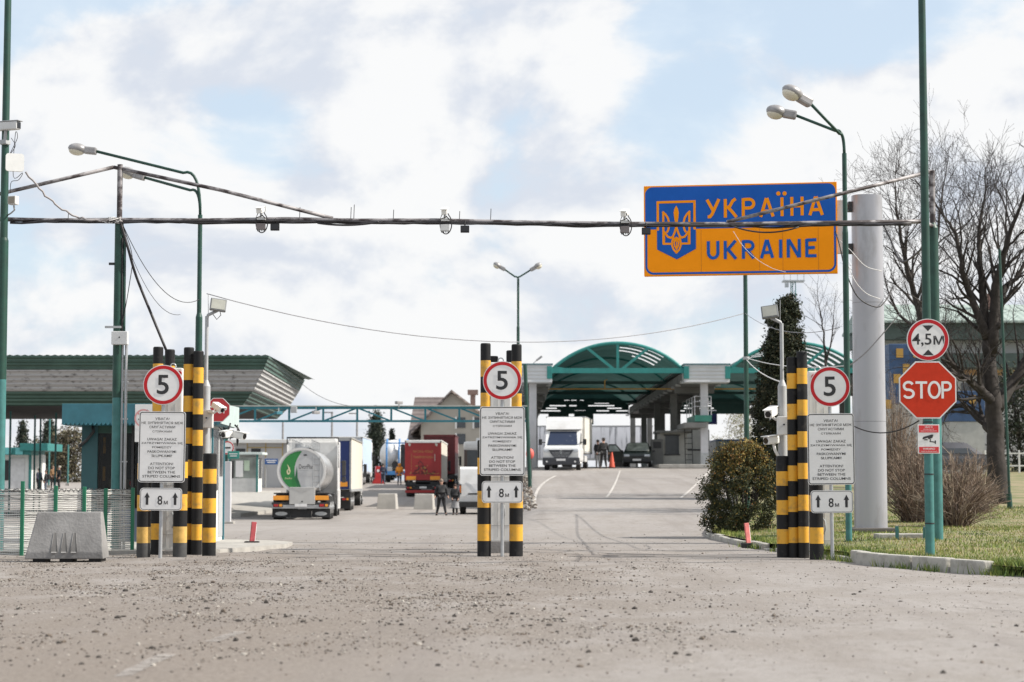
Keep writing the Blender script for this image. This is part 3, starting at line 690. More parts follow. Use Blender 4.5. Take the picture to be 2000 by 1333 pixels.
cable('cable', 'sagging black cable loop under the gantry crossbar, in front of the blue and orange sign', sag(P(1425, 440, gd-.1), P(1560, 444, gd-.1), .12, 12), .016)
cable('cable', 'second black cable loop under the crossbar, below the brace junction', sag(P(620, 436, gd-.1), P(740, 434, gd-.1), .05, 10), .02)
cable('cable', 'thick slanting black cable from the left gantry post down to the left striped columns', [P(236, 436, gd-.1), P(250, 485, gd-.1), P(266, 540, gd), P(296, 615, gd), P(324, 683, 37.3)], .027)
rt = random.Random(9)
tw = sag(P(50, 336, 36.9), P(155, 427, gd-.1), .12, 16, .02, rt)+sag(P(155, 427, gd-.12), P(238, 432, gd-.12), .0, 10, .03, rt)
cable('cable', 'twisted pale cable from the antenna panel to the left gantry post', tw, .02, mat('cable_grey', (.30, .28, .28), .6))
b = MB()
for k in range(9):
    a = [P(205+rt.uniform(-6, 6), 432+rt.uniform(-5, 3), gd-.12)]+[P(222+rt.uniform(-14, 16), 430+rt.uniform(-6, 7), gd-.13+rt.uniform(-.04, .04)) for _ in range(5)]
    b.tube(a, .008, CABLEW if k % 3 else CABLE, 5)
tag(b.build('cable_knot', None, P(222, 430, gd-.12)), 'tangle of pale wires tied round the left gantry post', 'cable')
cable('cable', 'thin black cable hanging beside the green conduit on the left gantry post', [P(240, 440, gd-.1), P(258, 500, gd-.1), P(252, 560, gd), P(238, 640, gd-.1)], .008)
cable('cable', 'thin wire sagging from left gantry post to the left street lamp', sag(P(240, 440, gd-.1), P(390, 585, 46), .55, 16), .008)
cable('cable', 'lower thin wire hanging in a curve right of the left gantry post', sag(P(245, 470, gd), P(352, 615, 44), .4, 14), .006)
# cameras under/over the crossbar
def gantry_camera(px, lab, i):
    q = P(px, along(px), gd-.05); t = thing('surveillance_camera', lab, 'camera', q, group='cameras on the gantry crossbar')
    b = MB(); M = Matrix.Rotation(R(14), 4, 'X') @ Matrix.Rotation(R((-8, -4, -14)[i]), 4, 'Z')
    b.box((0, .02, .19), (.105, .36, .10), PLAST, .02, M); b.box((0, -.03, .245), (.13, .34, .012), PLAST, .004, M); b.build('housing', t)
    b = MB(); b.cyl((0, -.17, .145), (0, -.19, .14), .038, LENS, n=14); b.build('lens', t)
    b = MB(); b.cyl((0, 0, .02), (0, 0, .14), .025, GREYP, n=8); b.box((0, 0, .02), (.17, .12, .05), BOXG, .006); b.build('mount', t)
    b = MB(); b.box((0, -.03, -.13), (.17, .09, .12), mat('box_brown_grey', (.16, .14, .14), .6) if i != 1 else BOXG, .006); 
    for k in range(4): b.cyl((-.06+.04*k, -.03, -.22), (-.06+.04*k, -.03, -.185), .011, INK, n=6)
    b.build('cable_box', t)
    b = MB(); b.tube([(.06, -.05, .14)]+[(.02+.11*math.cos(a), -.06, -.06+.19*math.sin(a)) for a in [R(60-12*k) for k in range(23)]], .011, CABLE, 5); b.tube([(-.05, -.06, .12), (-.09, -.07, .03), (.03, -.08, .07), (.09, -.07, .02), (.02, -.08, .09)], .01, CABLE, 5); b.build('cable_loop', t)
for i, (px, lab) in enumerate([(510, 'white surveillance camera on the crossbar left of centre, loop of cable below'), (869, 'white surveillance camera on the crossbar near the middle, left of the small black box'), (1220, 'white surveillance camera on the crossbar beside the blue and orange sign')]): gantry_camera(px, lab, i)
for px, py, lab in [(537, 444, 'small black infrared lamp under the crossbar, right of the leftmost gantry camera'), (908, 448, 'small black infrared lamp under the crossbar above the middle gate'), (1262, 452, 'small black infrared lamp under the crossbar at the edge of the blue and orange sign')]:
    q = P(px, py, gd-.1); t = thing('infrared_lamp', lab, 'lamp', q, group='infrared lamps on the gantry')
    b = MB(); b.box((0, 0, 0), (.165, .09, .13), BLACK, .008); 
    for k in range(-3, 4): b.box((k*.022, .05, 0), (.006, .03, .12), BLACK)
    b.build('housing', t); b = MB(); b.box((0, -.047, 0), (.14, .006, .1), LENS); b.build('lens', t); b = MB(); b.cyl((0, 0, .06), (0, .06, along(px) and .17), .012, BLACK, n=6); b.build('bracket', t)
# ---- tall pole at the left edge
lx = X(1, 800, 36.6)
t = thing('lighting_mast', 'dark green mast at the left picture edge carrying a camera and antenna panel', 'mast', (lx, 36.6, 0), group='tall green masts')
zs = Z(470, 36.6)
b = MB(); b.cyl((0, 0, -.05), (0, 0, 3.2), .10, TEALP, r1=.095, n=18, caps=False); b.cyl((0, 0, 3.2), (0, 0, zs), .095, GREEN, r1=.09, n=18, caps=False); b.cyl((0, 0, zs), (0, 0, 11.4), .073, GREEN, r1=.06, n=18, caps=False); b.build('pole', t)
b = MB(); b.cyl((0, 0, zs-.02), (0, 0, zs+.05), .091, GREEN, r1=.074, n=18); b.build('collar', t)
q = P(14, 247, 36.5); t = thing('surveillance_camera', 'grey box camera high on the left mast', 'camera', q, R(70))
b = MB(); b.box((0, 0, 0), (.15, .50, .15), BOXG, .02); b.box((0, -.03, .085), (.17, .52, .015), GALV, .005); b.build('housing', t)
b = MB(); b.box((0, -.253, 0), (.11, .01, .11), LENS); b.build('lens', t); b = MB(); b.cyl((0, .05, -.32), (0, .03, -.07), .03, GREYP, n=8); b.box((0, .05, -.3), (.16, .16, .08), GREYP, .01); b.build('mount', t)
q = P(29, 318, 36.4); t = thing('antenna_panel', 'square white antenna panel with rounded corners on the left mast', 'antenna', q, R(18))
b = MB(); b.prism(rrect(-.165, -.165, .165, .165, .05), -.03, .03, PLAST); b.build('panel', t); b = MB(); b.cyl((-.05, .03, 0), (-.12, .12, 0), .02, GALV, n=8); b.build('bracket', t)
q = P(26, 392, 36.4); t = thing('small_floodlight', 'small grey floodlight on a bent arm, lowest fitting on the left mast', 'lamp', q, R(-15))
b = MB(); b.box((0, 0, 0), (.16, .14, .16), BOXG, .015); b.build('housing', t); b = MB(); b.box((0, -.073, 0), (.13, .006, .13), mat('lamp_glass_brown', (.25, .22, .17), .15)); b.build('glass', t); b = MB(); b.tube([(0, .02, -.09), (0, .05, -.17), (-.1, .1, -.22), (-.21, .16, -.25)], .016, GALV, 6); b.build('arm', t)
cable('cable', 'tangled thin wires around the camera on the left mast', [P(22, 270, 36.4), P(30, 285, 36.4), P(20, 300, 36.4), P(34, 270, 36.4), P(30, 262, 36.4), P(26, 345, 36.4), P(44, 338, 36.4), P(36, 352, 36.4), P(22, 356, 36.4), P(20, 378, 36.4)], .006)
# ---- floodlight poles with boxes and cameras
HEADD = mat('floodlight_grey', (.16, .165, .17), .5)
def flood_pole(px, d, topy, side, label, base):
    x = X(px, 900, d); z0 = base; zt2 = Z(topy, d)-z0
    t = thing('floodlight_pole', label, 'floodlight', (x, d, z0), group='grey floodlight poles')
    b = MB(); zc = Z(755, d)-z0; b.cyl((0, 0, -.05), (0, 0, zc), .085, GREYP, r1=.08, n=14); b.cyl((0, 0, zc), (0, 0, zc+.12), .08, GREYP, r1=.034, n=14); b.cyl((0, 0, zc+.1), (0, 0, zt2), .034, GREYP, n=12); b.build('pole', t)
    b = MB(); b.tube([(0, 0, zt2-.06), (side*.02, 0, zt2+.02), (side*.20, -.05, zt2+.10)], .03, GREYP, 8); b.cyl((.03*side, .0, zt2-.3), (.02*side, .0, zt2+.42), .006, GREYP, n=5); b.build('arm', t)
    h = MB(); M = Matrix.Translation((side*.22, -.08, zt2+.20)) @ Matrix.Rotation(R(side*14), 4, 'Z') @ Matrix.Rotation(R(-20), 4, 'X') @ Matrix.Rotation(R(side*8), 4, 'Y')
    h.box((0, 0, 0), (.30, .07, .24), HEADD, .015, M)
    for k in range(-5, 6): h.box((k*.025, .055, 0), (.006, .05, .2), HEADD, 0, M)
    ho = h.build('lamp_head', t); g = MB(); g.box((0, -.0375, 0), (.255, .006, .195), mat('lamp_diffuser', (.34, .34, .30), .2, var=.2), 0, M); g.build('glass', ho)
    b = MB(); b.tube([(side*.1, 0, zt2+.05), (side*.18, .03, zt2-.06), (side*.26, .0, zt2+.02), (side*.24, -.0, zt2+.1)], .008, CABLE, 5); b.build('cable', t)
    return t
flood_pole(401, 36.9, 618, 1, 'slim grey floodlight pole beside the left striped columns', 0)
flood_pole(1529, 35.7, 632, -1, 'slim grey floodlight pole beside the right striped columns', .0)
def cam_thing(px, py, d, rz, tilt, label, L0=.42):
    q = P(px, py, d); t = thing('surveillance_camera', label, 'camera', q, rz)
    M = Matrix.Rotation(tilt, 4, 'X'); b = MB(); b.box((0, 0, 0), (.15, L0, .14), PLAST, .03, M); b.box((0, -.04, .078), (.175, L0*.98, .015), PLAST, .005, M); b.build('housing', t)
    b = MB(); b.cyl((0, -L0/2-.008, 0), (0, -L0/2+.01, 0), .055, LENS, n=16, M=M); b.build('lens', t)
    return t
def arm_for(t, pts):
    b = MB(); b.tube(pts, .028, PLAST, 8); b.build('bracket', t)
t = cam_thing(1508, 805, 35.6, R(-28), R(14), 'white bullet camera on the right floodlight pole, upper of two'); arm_for(t, [(.0, .02, -.09), (.03, .1, -.13), (.16, .16, -.1)])
t = cam_thing(1507, 860, 35.6, R(-50), R(6), 'small dark-fronted camera on a curved white arm, lower on the right floodlight pole', .30); arm_for(t, [(.0, .05, -.05), (0, .09, -.18), (.03, .15, -.30), (.12, .24, -.34)])
t = cam_thing(426, 796, 36.6, R(42), R(24), 'white bullet camera overlapping the far stop sign beside the left striped columns', .40); arm_for(t, [(0, .05, -.09), (-.03, .12, -.14), (-.16, .2, -.12)]); t.scale = (.72, .8, .72)
for px, py, d, lab in [(404.5, 819, 36.75, 'light grey switch box on the left floodlight pole'), (1530, 832, 35.5, 'light grey switch box on the right floodlight pole')]:
    t = thing('switch_box', lab, 'switch box', P(px, py, d)); b = MB(); b.box((0, 0, 0), (.22, .16, .33), BOXG, .012); b.build('housing', t); b = MB(); b.box((.0, -.083, .02), (.03, .012, .025), INK); b.build('lock', t)
cable('cable', 'white cable from the floodlight on the right pole curving to the thin green mast', sag(P(1458, 703, 60), P(1531, 748, 35.7), .1, 10), .012, CABLEW)
cable('cable', 'white cable running level behind the right floodlight pole', sag(P(1460, 700, 60), P(1650, 715, 39), .12, 12), .012, CABLEW)
# ================================================================== BORDER SIGN, STREET LAMPS, FENCE, BARRIERS
BLUE = mat('board_blue', (.014, .105, .44), .6, var=.08, scale=2, spec=.12)
ORNG = mat('board_orange', (.95, .31, .006), .6, var=.05, scale=1.5, spec=.12)
PYL = mat('pylon_grey', (.38, .38, .41), .42, .3, col2=(.24, .235, .235), mix=(.55, .8), scale=1.6, stretch=(1.5, 1.5, .5), coat=.2)
bd = 43.0; bx, by = X(1701, 1035, bd), bd
bt = thing('border_sign', 'big blue and orange country name board on a grey round pylon', 'sign', (bx, by, LZ(bx, by)-.06))
zq = bt.location.z
b = MB(); hp = Z(383, bd)-zq
prof = [(.40*math.copysign(abs(math.cos(a))**.72, math.cos(a)), .30*math.copysign(abs(math.sin(a))**.72, math.sin(a))) for a in [2*math.pi*k/48 for k in range(48)]]
prof = [(x*.35/.40*1.0, y) for x, y in prof]
b.add([(x, y, 0) for x, y in prof]+[(x*.93, y*.93, hp) for x, y in prof], [(i, (i+1) % 48, 48+(i+1) % 48, 48+i) for i in range(48)], PYL, True); b.add([(x*.93, y*.93, hp) for x, y in prof], [tuple(range(48))], PYL)
py_ = b.build('pylon', bt)
b = MB()
for z in (hp*.33, hp*.68): b.add([(x*(1.002-.07*z/hp), y*(1.002-.07*z/hp), z) for x, y in prof]+[(x*(1.002-.07*z/hp), y*(1.002-.07*z/hp), z+.008) for x, y in prof], [(i, (i+1) % 48, 48+(i+1) % 48, 48+i) for i in range(48)], mat('joint_dark', (.12, .12, .125), .6))
b.build('joint', py_)
b = MB(); b.box((0, 0, .05), (.95, .8, .2), mat('footing_dark', (.12, .11, .10), .9), .03); b.build('footing', bt)
pc = P(1445, 448, bd-.1); yaw = R(-9.0)
M = Matrix.Translation(pc-Vector(bt.location)) @ Matrix.Rotation(yaw, 4, 'Z')
w, h = 2.085, .99
b = MB(); b.box((0, .09, 0), (2*w, .16, 2*h), ORNG, .01, M); pn = b.build('panel', bt)
b = MB()
# blue upper half with round top corners, blue line round the lower half
r_ = .16; e = .03
up = [(w-e, .03), (w-e, h-e-r_)]+[(w-e-r_+r_*math.cos(R(a)), h-e-r_+r_*math.sin(R(a))) for a in range(0, 91, 15)]+[(-w+e+r_+r_*math.cos(R(a)), h-e-r_+r_*math.sin(R(a))) for a in range(90, 181, 15)]+[(-w+e, .03)]
b.poly(up, .006, BLUE, M); b.build('blue_field', pn)
b = MB(); e = .05
lo = [(-w+e, .06)]+[(-w+e+r_+r_*math.cos(R(a)), -h+e+r_+r_*math.sin(R(a))) for a in range(180, 271, 15)]+[(w-e-r_+r_*math.cos(R(a)), -h+e+r_+r_*math.sin(R(a))) for a in range(270, 361, 15)]+[(w-e, .06)]
b.stroke(lo, .045, .0045, BLUE, M); b.build('blue_line', pn)
b = MB()
for x in (-.84, .42, .92, 1.68): b.box((x, .0075, -.46), (.006, .002, .93), mat('seam', (.45, .15, .01), .6), 0, M)
b.build('seam', pn)
# photo pixels of the enlarged sign -> metres on the panel
def E(x, y): return ((x-970)/1940*2*w, (470-(y+ (x-970)*.012))/905*2*h)
def Es(l): return [E(x, y) for x, y in l]
k = 2*w/1940
b = MB(); b.poly(Es([(133, 430), (133, 668), (333, 768), (527, 662), (527, 430)]), .002, BLUE, M); b.build('shield', pn)
b = MB()
S_letters(b, [Es([(142, 478), (142, 195), (515, 188), (515, 470)])], 24*k, .0, ORNG, M); b.build('shield_frame', pn)
b = MB()
mir = lambda l: [(660-x, y-(330-x)*.022) for x, y in l]
cen = [(330, 228), (348, 262), (356, 300), (352, 345), (345, 390), (342, 430), (340, 452), (320, 452), (318, 430), (315, 390), (308, 345), (303, 300), (311, 262)]
b.poly(Es(cen), -.002, ORNG, M)
i = 0
for l, wd_ in [([(198, 300), (198, 612)], 21), ([(190, 612), (296, 612)], 20), ([(190, 288), (222, 318), (244, 352), (254, 392), (254, 440), (248, 474), (232, 500)], 20), ([(205, 488), (222, 512), (244, 542), (274, 552), (296, 536), (312, 500), (328, 448)], 20),
               ([(300, 540), (288, 585), (285, 625), (300, 668), (333, 706)], 19), ([(292, 580), (322, 556), (335, 548)], 18), ([(322, 556), (354, 596), (348, 632), (333, 660)], 15), ([(212, 505), (212, 600)], 6)]:
    i += 1; b.stroke(Es(l), wd_*k, -.002-.0004*i, ORNG, M); b.stroke(Es(mir(l)), wd_*k, -.0062-.0004*i, ORNG, M)
b.stroke(Es([(332, 545), (332, 690)]), 13*k, -.0012, ORNG, M)
b.build('trident', pn)
A_ = lambda cx, cy, rx, ry, a0, a1, n=12: [(cx+rx*math.cos(R(a0+(a1-a0)*q/n)), cy-ry*math.sin(R(a0+(a1-a0)*q/n))) for q in range(n+1)]
t_, m_, q_ = 172, 256, 348
ua = [[[(642, 172), (706, 290)], [(762, 168), (690, 322), (670, 344), (648, 344)]], [[(826, 168), (826, 354)], [(930, 166), (900, 188), (872, 240), (838, 256)], [(852, 250), (890, 290), (938, 350)]], [[(1006, 162), (1006, 352)], [(1006, 174)]+A_(1062, 216, 50, 44, 90, -90)+[(1006, 260)]],
      [[(1180, 350), (1238, 162)], [(1244, 162), (1304, 346)], [(1200, 294), (1286, 290)]], [[(1394, 158), (1394, 344)]], [[(1492, 154), (1492, 342)], [(1594, 152), (1594, 338)], [(1492, 244), (1594, 242)]], [[(1670, 338), (1728, 152)], [(1734, 152), (1794, 336)], [(1690, 284), (1778, 280)]]]
en = [[[(652, 588), (652, 700)]+A_(700, 702, 48, 54, 180, 360)+[(748, 586)]], [[(822, 586), (822, 768)], [(926, 584), (838, 684)], [(852, 672), (930, 766)]], [[(1004, 582), (1004, 766)], [(1004, 594)]+A_(1056, 636, 44, 42, 90, -90)+[(1004, 678)], [(1044, 678), (1108, 762)]], [[(1184, 762), (1236, 578)], [(1242, 578), (1296, 758)], [(1202, 706), (1280, 702)]],
      [[(1376, 576), (1376, 758)]], [[(1452, 574), (1452, 756)], [(1456, 576), (1558, 752)], [(1562, 572), (1562, 754)]], [[(1636, 572), (1636, 752)], [(1636, 584), (1732, 580)], [(1636, 660), (1716, 657)], [(1636, 740), (1732, 738)]]]
b = MB()
for ch in ua:
    for j, sgm in enumerate(ch): b.stroke(Es([(x, y+(x-970)*0) for x, y in sgm]), 31*k, -.002-.0006*j, ORNG, M)
for cx in (1358, 1421): b.poly(Es([(cx+21*math.cos(R(a)), 118+21*math.sin(R(a))) for a in range(0, 360, 20)]), -.003, ORNG, M)
b.build('upper_lettering', pn)
b = MB()
for ch in en:
    for j, sgm in enumerate(ch): b.stroke(Es(sgm), 31*k, -.002-.0006*j, BLUE, M)
b.build('lower_lettering', pn)
b = MB(); b.box((w+.10, .13, .02), (.22, .12, 1.16), mat('box_light', (.50, .51, .52), .5), .01, M)
b.build('side_box', bt)
b = MB()
for py in (404, 486): q = P(1661, py, bd-.05)-Vector(bt.location); b = MB(); b.box((q.x, q.y+.05, q.z), (.10, .18, .22), INK, .01); b.box((q.x-.2, q.y+.08, q.z), (.36, .08, .1), GREYP); b.build('bracket', bt)
# cables looping round pylon
cable('cable', 'black cable drooping from the sign edge past the grey pylon', [P(1632, 452, 42.4), P(1640, 480, 42.3), P(1652, 530, 42.2), P(1675, 580, 42.2), P(1710, 600, 42.3), P(1728, 590, 42.6), P(1745, 560, 43)], .014)
cable('cable', 'pale wire arc in front of the grey pylon', [P(1640, 470, 42.4), P(1662, 490, 42.2), P(1690, 520, 42.2), P(1722, 530, 42.3)], .008, CABLEW)
cable('cable', 'second pale wire arc lower on the grey pylon', [P(1645, 480, 42.4), P(1665, 540, 42.2), P(1690, 572, 42.2), P(1720, 585, 42.3)], .008, CABLEW)
cable('cable', 'pale thin wire trailing across the orange half of the sign', [P(1432, 452, 42.0), P(1452, 482, 42), P(1480, 508, 42), P(1510, 525, 42), P(1535, 532, 42)], .005, CABLEW)
cable('cable', 'black cable from the right speed sign past the pylon to the stop mast', sag(P(1666, 832, 34.4), P(1795, 822, 32.7), .16, 14), .011)
cable('cable', 'black cable from street lamp to the tree side, rising past the pylon', [P(1652, 720, 38.5), P(1690, 690, 40), P(1722, 655, 41), P(1760, 610, 42)], .012)
cable('cable', 'thick dark cable from crossbar down to the stop mast', [P(1724, 436, gd), P(1740, 470, gd-.5), P(1752, 500, gd-1), P(1764, 512, gd-2), P(1785, 500, 34), P(1806, 480, 32.7)], .018)
# ---- street lamps
HEADG = mat('lamp_head_grey', (.30, .29, .29), .4, .3, var=.2, scale=6)
DIFF = mat('lamp_bowl', (.62, .58, .47), .15, var=.1, spec=.7)
def lamp_head(par, tip, tail, wd_=.16, M=None):
    a, c = Vector(tail), Vector(tip); d = (c-a); ln = d.length; d.normalize(); x = d.cross(Vector((0, 0, 1))).normalized(); z = x.cross(d)
    T = Matrix((x, d, z)).transposed().to_4x4(); T.translation = a
    b = MB(); b.box((0, ln*.22, 0), (wd_*.62, ln*.46, wd_*.55), HEADG, wd_*.12, T); b.ell((0, ln*.68, .015), (wd_*.62, ln*.34, wd_*.42), HEADG, 14, 8, T); o = b.build('lamp_head', par)
    g = MB(); g.ell((0, ln*.70, -wd_*.10), (wd_*.56, ln*.29, wd_*.40), DIFF, 14, 8, T); g.build('bowl', o)
def street_lamp(label, px, d, base_z, pole_top, radii, heads, zc, neck):
    x = X(px, pole_top, d)
    t = thing('street_lamp', label, 'street lamp', (x, d, base_z), group='green street lamps'); O = Vector(t.location)
    hz = Z(pole_top, d)-base_z; cz = Z(zc, d)-base_z
    b = MB(); b.cyl((0, 0, -.1), (0, 0, 2.0), radii[0], TEALP, r1=radii[0]*.98, n=14, caps=False); b.cyl((0, 0, 2.0), (0, 0, cz), radii[0]*.98, GREEN, r1=radii[0]*.92, n=14, caps=False); b.cyl((0, 0, cz), (0, 0, cz+.1), radii[0]*.92, GREEN, r1=radii[1], n=14, caps=False); b.cyl((0, 0, cz+.1), (0, 0, hz), radii[1], GREEN, n=14); b.build('pole', t)
    for (tipx, tipy, tx, ty, bx_, by_, dd) in heads:
        tip, tail, bend = P(tipx, tipy, d+dd)-O, P(tx, ty, d+dd*.8)-O, P(bx_, by_, d+dd*.1)-O
        b = MB(); st_ = Vector((0, 0, hz-.02)); k1 = Vector((0, 0, bend.z)); 
        b.tube(arc(st_, k1+Vector((0, 0, (bend.z-hz)*.15)), bend, 8)+[tail], neck, GREEN, 8); b.build('arm', t)
        lamp_head(t, tip, tail, .30 if d < 60 else .34)
    return t
lz = LZ(X(1651, 1055, 38.5), 38.5)
street_lamp('tall green twin-arm street lamp between the sign board and grey pylon', 1649, 38.5, lz-.05, 300, (.062, .045), [(1530, 172, 1583, 203, 1640, 262, -.9), (1497, 216, 1555, 226, 1632, 256, .3)], 455, .030)
street_lamp('green twin-arm street lamp behind the left gantry post, arms reaching left', 391, 46, 0, 420, (.085, .052), [(134, 290, 188, 296, 358, 338, 0), (234, 334, 282, 347, 372, 372, .6)], 620, .034)
ml = street_lamp('distant street lamp with two heads in a V above the middle gate', 1012, 100, G(.3, 100), 545, (.085, .06), [(964, 515, 986, 527, 1006, 541, 0), (1058, 516, 1036, 528, 1015, 541, 0)], 640, .042)
t = thing('lighting_mast', 'thin dark green mast rising behind the border sign and round bush', 'mast', (X(1457, 700, 60), 60, LZ(X(1457, 700, 60), 60)-.1), group='tall green masts')
b = MB(); b.cyl((0, 0, 0), (0, 0, Z(470, 60)-t.location.z), .085, GREEN, r1=.06, n=12); b.build('pole', t)
b = MB(); b.cyl((0, 0, Z(703, 60)-t.location.z), (0, 0, Z(697, 60)-t.location.z), .1, GREYP, n=12); b.build('collar', t)
t = thing('floodlight', 'thin distant lamp arm above the canopy edge near the middle gate', 'lamp', P(1036, 716, 125)); b = MB(); b.tube([(0, 0, -.9), (0, 0, 0), (.35, 0, .35)], .03, GALV, 6); b.build('arm', t); b = MB(); b.box((.55, 0, .5), (.45, .25, .12), HEADG, .03, Matrix.Translation((.55, 0, .5)) @ Matrix.Rotation(R(-38), 4, 'Y') @ Matrix.Translation((-.55, 0, -.5))); b.build('lamp_head', t)
# ---- mesh fence with green posts
FENCEW = mat('fence_wire_white', (.62, .61, .58), .5, var=.1)
GPOST = mat('fence_green', (.012, .16, .085), .4, var=.15)
ft = thing('mesh_fence', 'low pale wire mesh fence with green posts left of the gantry', 'fence', (X(-60, 1085, 36.0), 36.0, 0))
fo = Vector(ft.location); fx = lambda px, d: X(px, 1085, d)-fo.x
fp = [(-60, 36.0, 945), (42, 35.9, 938), (107, 36.1, 947), (163, 36.3, 949), (205, 36.7, 952), (258, 37.0, 951)]
for px, d, tp in fp[1:]:
    b = MB(); b.box((fx(px, d), d-36, Z(tp, d)/2-.02), (.065, .05, Z(tp, d)+.0), GPOST, .008); b.build('post', ft)
rf = random.Random(8)
def fence_pt(u, z):       # u 0..1 along
    n = len(fp)-1; i = min(n-1, int(u*n)); f = u*n-i; a, c = fp[i], fp[i+1]
    return Vector((fx(a[0], a[1])*(1-f)+fx(c[0], c[1])*f, a[1]*(1-f)+c[1]*f-36+.04, z))
b = MB(); hz = 1.14
for k in range(30):
    z = .03+hz*k/29; ph = rf.uniform(0, 6); b.tube([fence_pt(i/60, z+.006*math.sin(i*.33+ph)+.003*math.sin(i*1.7+ph)) for i in range(61)], .0085 if k % 3 else .011, FENCEW, 4, caps=False)
for i in range(120): u = i/119; b.tube([fence_pt(u, .02), fence_pt(u, hz*.5)+Vector((rf.uniform(-.01, .01), 0, 0)), fence_pt(u, hz+rf.uniform(0, .05))], .003, FENCEW, 4, caps=False)
b.build('wire_mesh', ft)
b = MB(); DW = mat('fence_wire_dark', (.09, .09, .09), .6)
for k in range(2): b.tube([fence_pt(i/90, hz+.03+.03*math.sin(i*2.1+k)+rf.uniform(-.015, .015)) for i in range(91)], .007, DW, 4, caps=False)
for k in range(5): b.tube([fence_pt(i/60, .99+k*.022+.008*math.sin(i*.8+k)) for i in range(61)], .005, DW, 4, caps=False)
b.build('top_wire', ft)
# ---- concrete road barrier
t = thing('road_barrier', 'grey concrete road barrier with three grooves in front of the mesh fence', 'barrier', (X(131, 1095, 33.3), 33.3, 0), R(2))
b = MB(); wb, wt, hb = .645, .48, .82
pts = []
def bsec(x0, s): return
V = [(-wb, -.30, .05), (wb, -.30, .05), (wb, .30, .05), (-wb, .30, .05), (-wb+.03, -.30, .16), (wb-.01, -.30, .16), (wb-.01, .30, .16), (-wb+.03, .30, .16), (-wt, -.11, hb), (wt+.09, -.11, hb), (wt+.09, .11, hb), (-wt, .11, hb)]
bm = bmesh.new(); vv = [bm.verts.new(v) for v in V]
for f in [(3, 2, 1, 0), (0, 1, 5, 4), (1, 2, 6, 5), (2, 3, 7, 6), (3, 0, 4, 7), (4, 5, 9, 8), (5, 6, 10, 9), (6, 7, 11, 10), (7, 4, 8, 11), (8, 9, 10, 11)]: bm.faces.new([vv[i] for i in f])
bmesh.ops.bevel(bm, geom=list(bm.edges), offset=.018, segments=2, affect='EDGES', profile=.6); bm.verts.index_update()
b.add([v.co.copy() for v in bm.verts], [[v.index for v in f.verts] for f in bm.faces], CONCD); bm.free(); bo = b.build('body', t)
b = MB()
for i in range(3):
    x = -.16+.16*i; z1, z2 = .17, .48
    yf = lambda z: -.30+.19*(z-.16)/(hb-.16)-.004
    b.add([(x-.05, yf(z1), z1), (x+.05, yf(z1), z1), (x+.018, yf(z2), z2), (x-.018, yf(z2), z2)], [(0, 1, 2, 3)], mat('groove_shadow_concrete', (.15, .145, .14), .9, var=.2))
    b.add([(x-.05, yf(z1), z1), (x+.05, yf(z1), z1), (x+.04, yf(z1)-.03, z1-.02), (x-.04, yf(z1)-.03, z1-.02)], [(0, 1, 2, 3)], CONCD)
    for sg in (-1, 1): b.tube([(x+sg*.055, yf(z1)-.002, z1), (x+sg*.022, yf(z2)-.002, z2)], [.007, .003], CONCD, 5)
b.build('groove', bo)
b = MB()
for x in (-.42, .02, .5): b = MB(); b.box((x, 0, .025), (.2, .5, .06), BLACK); b.build('foot', t)
# ---- leaning red warning posts
for px, d, lab, lean in [(492, 41.5, 'leaning red warning post with black rubber foot beside the left pavement', .10), (1462, 40.3, 'red and white warning post with black rubber foot at the right kerb', -.10)]:
    x = X(px, 1065, d); t = thing('warning_post', lab, 'warning post', (x, d, max(G(x, d), .0)))
    b = MB(); b.box((0, 0, .05), (.30, .18, .10), RUBBER, .02); b.build('foot', t)
    M = Matrix.Translation((0, 0, .08)) @ Matrix.Rotation(lean, 4, 'Y') @ Matrix.Rotation(R(35), 4, 'Z'); b = MB()
    cm = mat('faded_red', (.32, .05, .06), .6, var=.25, scale=9) if px < 1000 else mat('pale_red', (.52, .14, .13), .6, var=.3, scale=8)
    b.box((0, 0, .21), (.11, .035, .42), cm, .008, M); p = b.build('plate', t); b = MB(); b.box((.057, 0, .2), (.012, .03, .36), SIGNW, 0, M); b.build('reflector', p)
# small teal stubs in the grass
for px, d, h in ((1752, 38.2, .25), (1806, 38.5, .22)):
    x = X(px, 1035, d); t = tag(MB().cyl((0, 0, -.05), (0, 0, h), .035, TEALP, n=10).cyl((0, 0, h), (0, 0, h+.01), .03, GREYP, n=10).build('stub_post'), 'short teal stub pipe in the grass beside the pylon foot' if px < 1790 else 'short teal stub pipe in the grass behind the stop mast', 'stub'); t.location = (x, d, LZ(x, d))
o = tag(MB().box((0, 0, 0), (1.15, .5, .16), CONC, .02).build('concrete_slab'), 'flat concrete slab in the lawn between pylon and stop mast', 'slab'); o.location = (X(1768, 1045, 38.9), 38.9, LZ(X(1768, 1045, 38.9), 38.9)+.0)
# ================================================================== CANOPIES, BOOTHS, HOUSES
RIBG = ribs(mat('ribbed_green_sheet', (.060, .115, .090), .5, var=.2, scale=1.2), 2, .16, .9, .05)
RIBW = ribs(mat('weathered_white_sheet', (.40, .395, .39), .65, col2=(.13, .125, .12), mix=(.54, .70), scale=4.0, stretch=(.8, .8, 2.0)), 2, .20, .7, .04)
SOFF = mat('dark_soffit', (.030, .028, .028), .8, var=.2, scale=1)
VAULT = ribs(mat('vault_green_sheet', (.034, .088, .080), .55, var=.22, scale=.6), 1, .9, .5, .06)
FASC = ribs(mat('pale_grey_fascia', (.52, .53, .54), .5, var=.06, scale=1), 2, .22, .5, .03)
COLW = mat('column_white', (.50, .50, .52), .6, var=.1, scale=1.5)
TRUSST = mat('truss_teal', (.02, .20, .185), .45, var=.18, scale=2)
GIRD = mat('girder_grey', (.17, .17, .165), .7, var=.25, scale=.7)
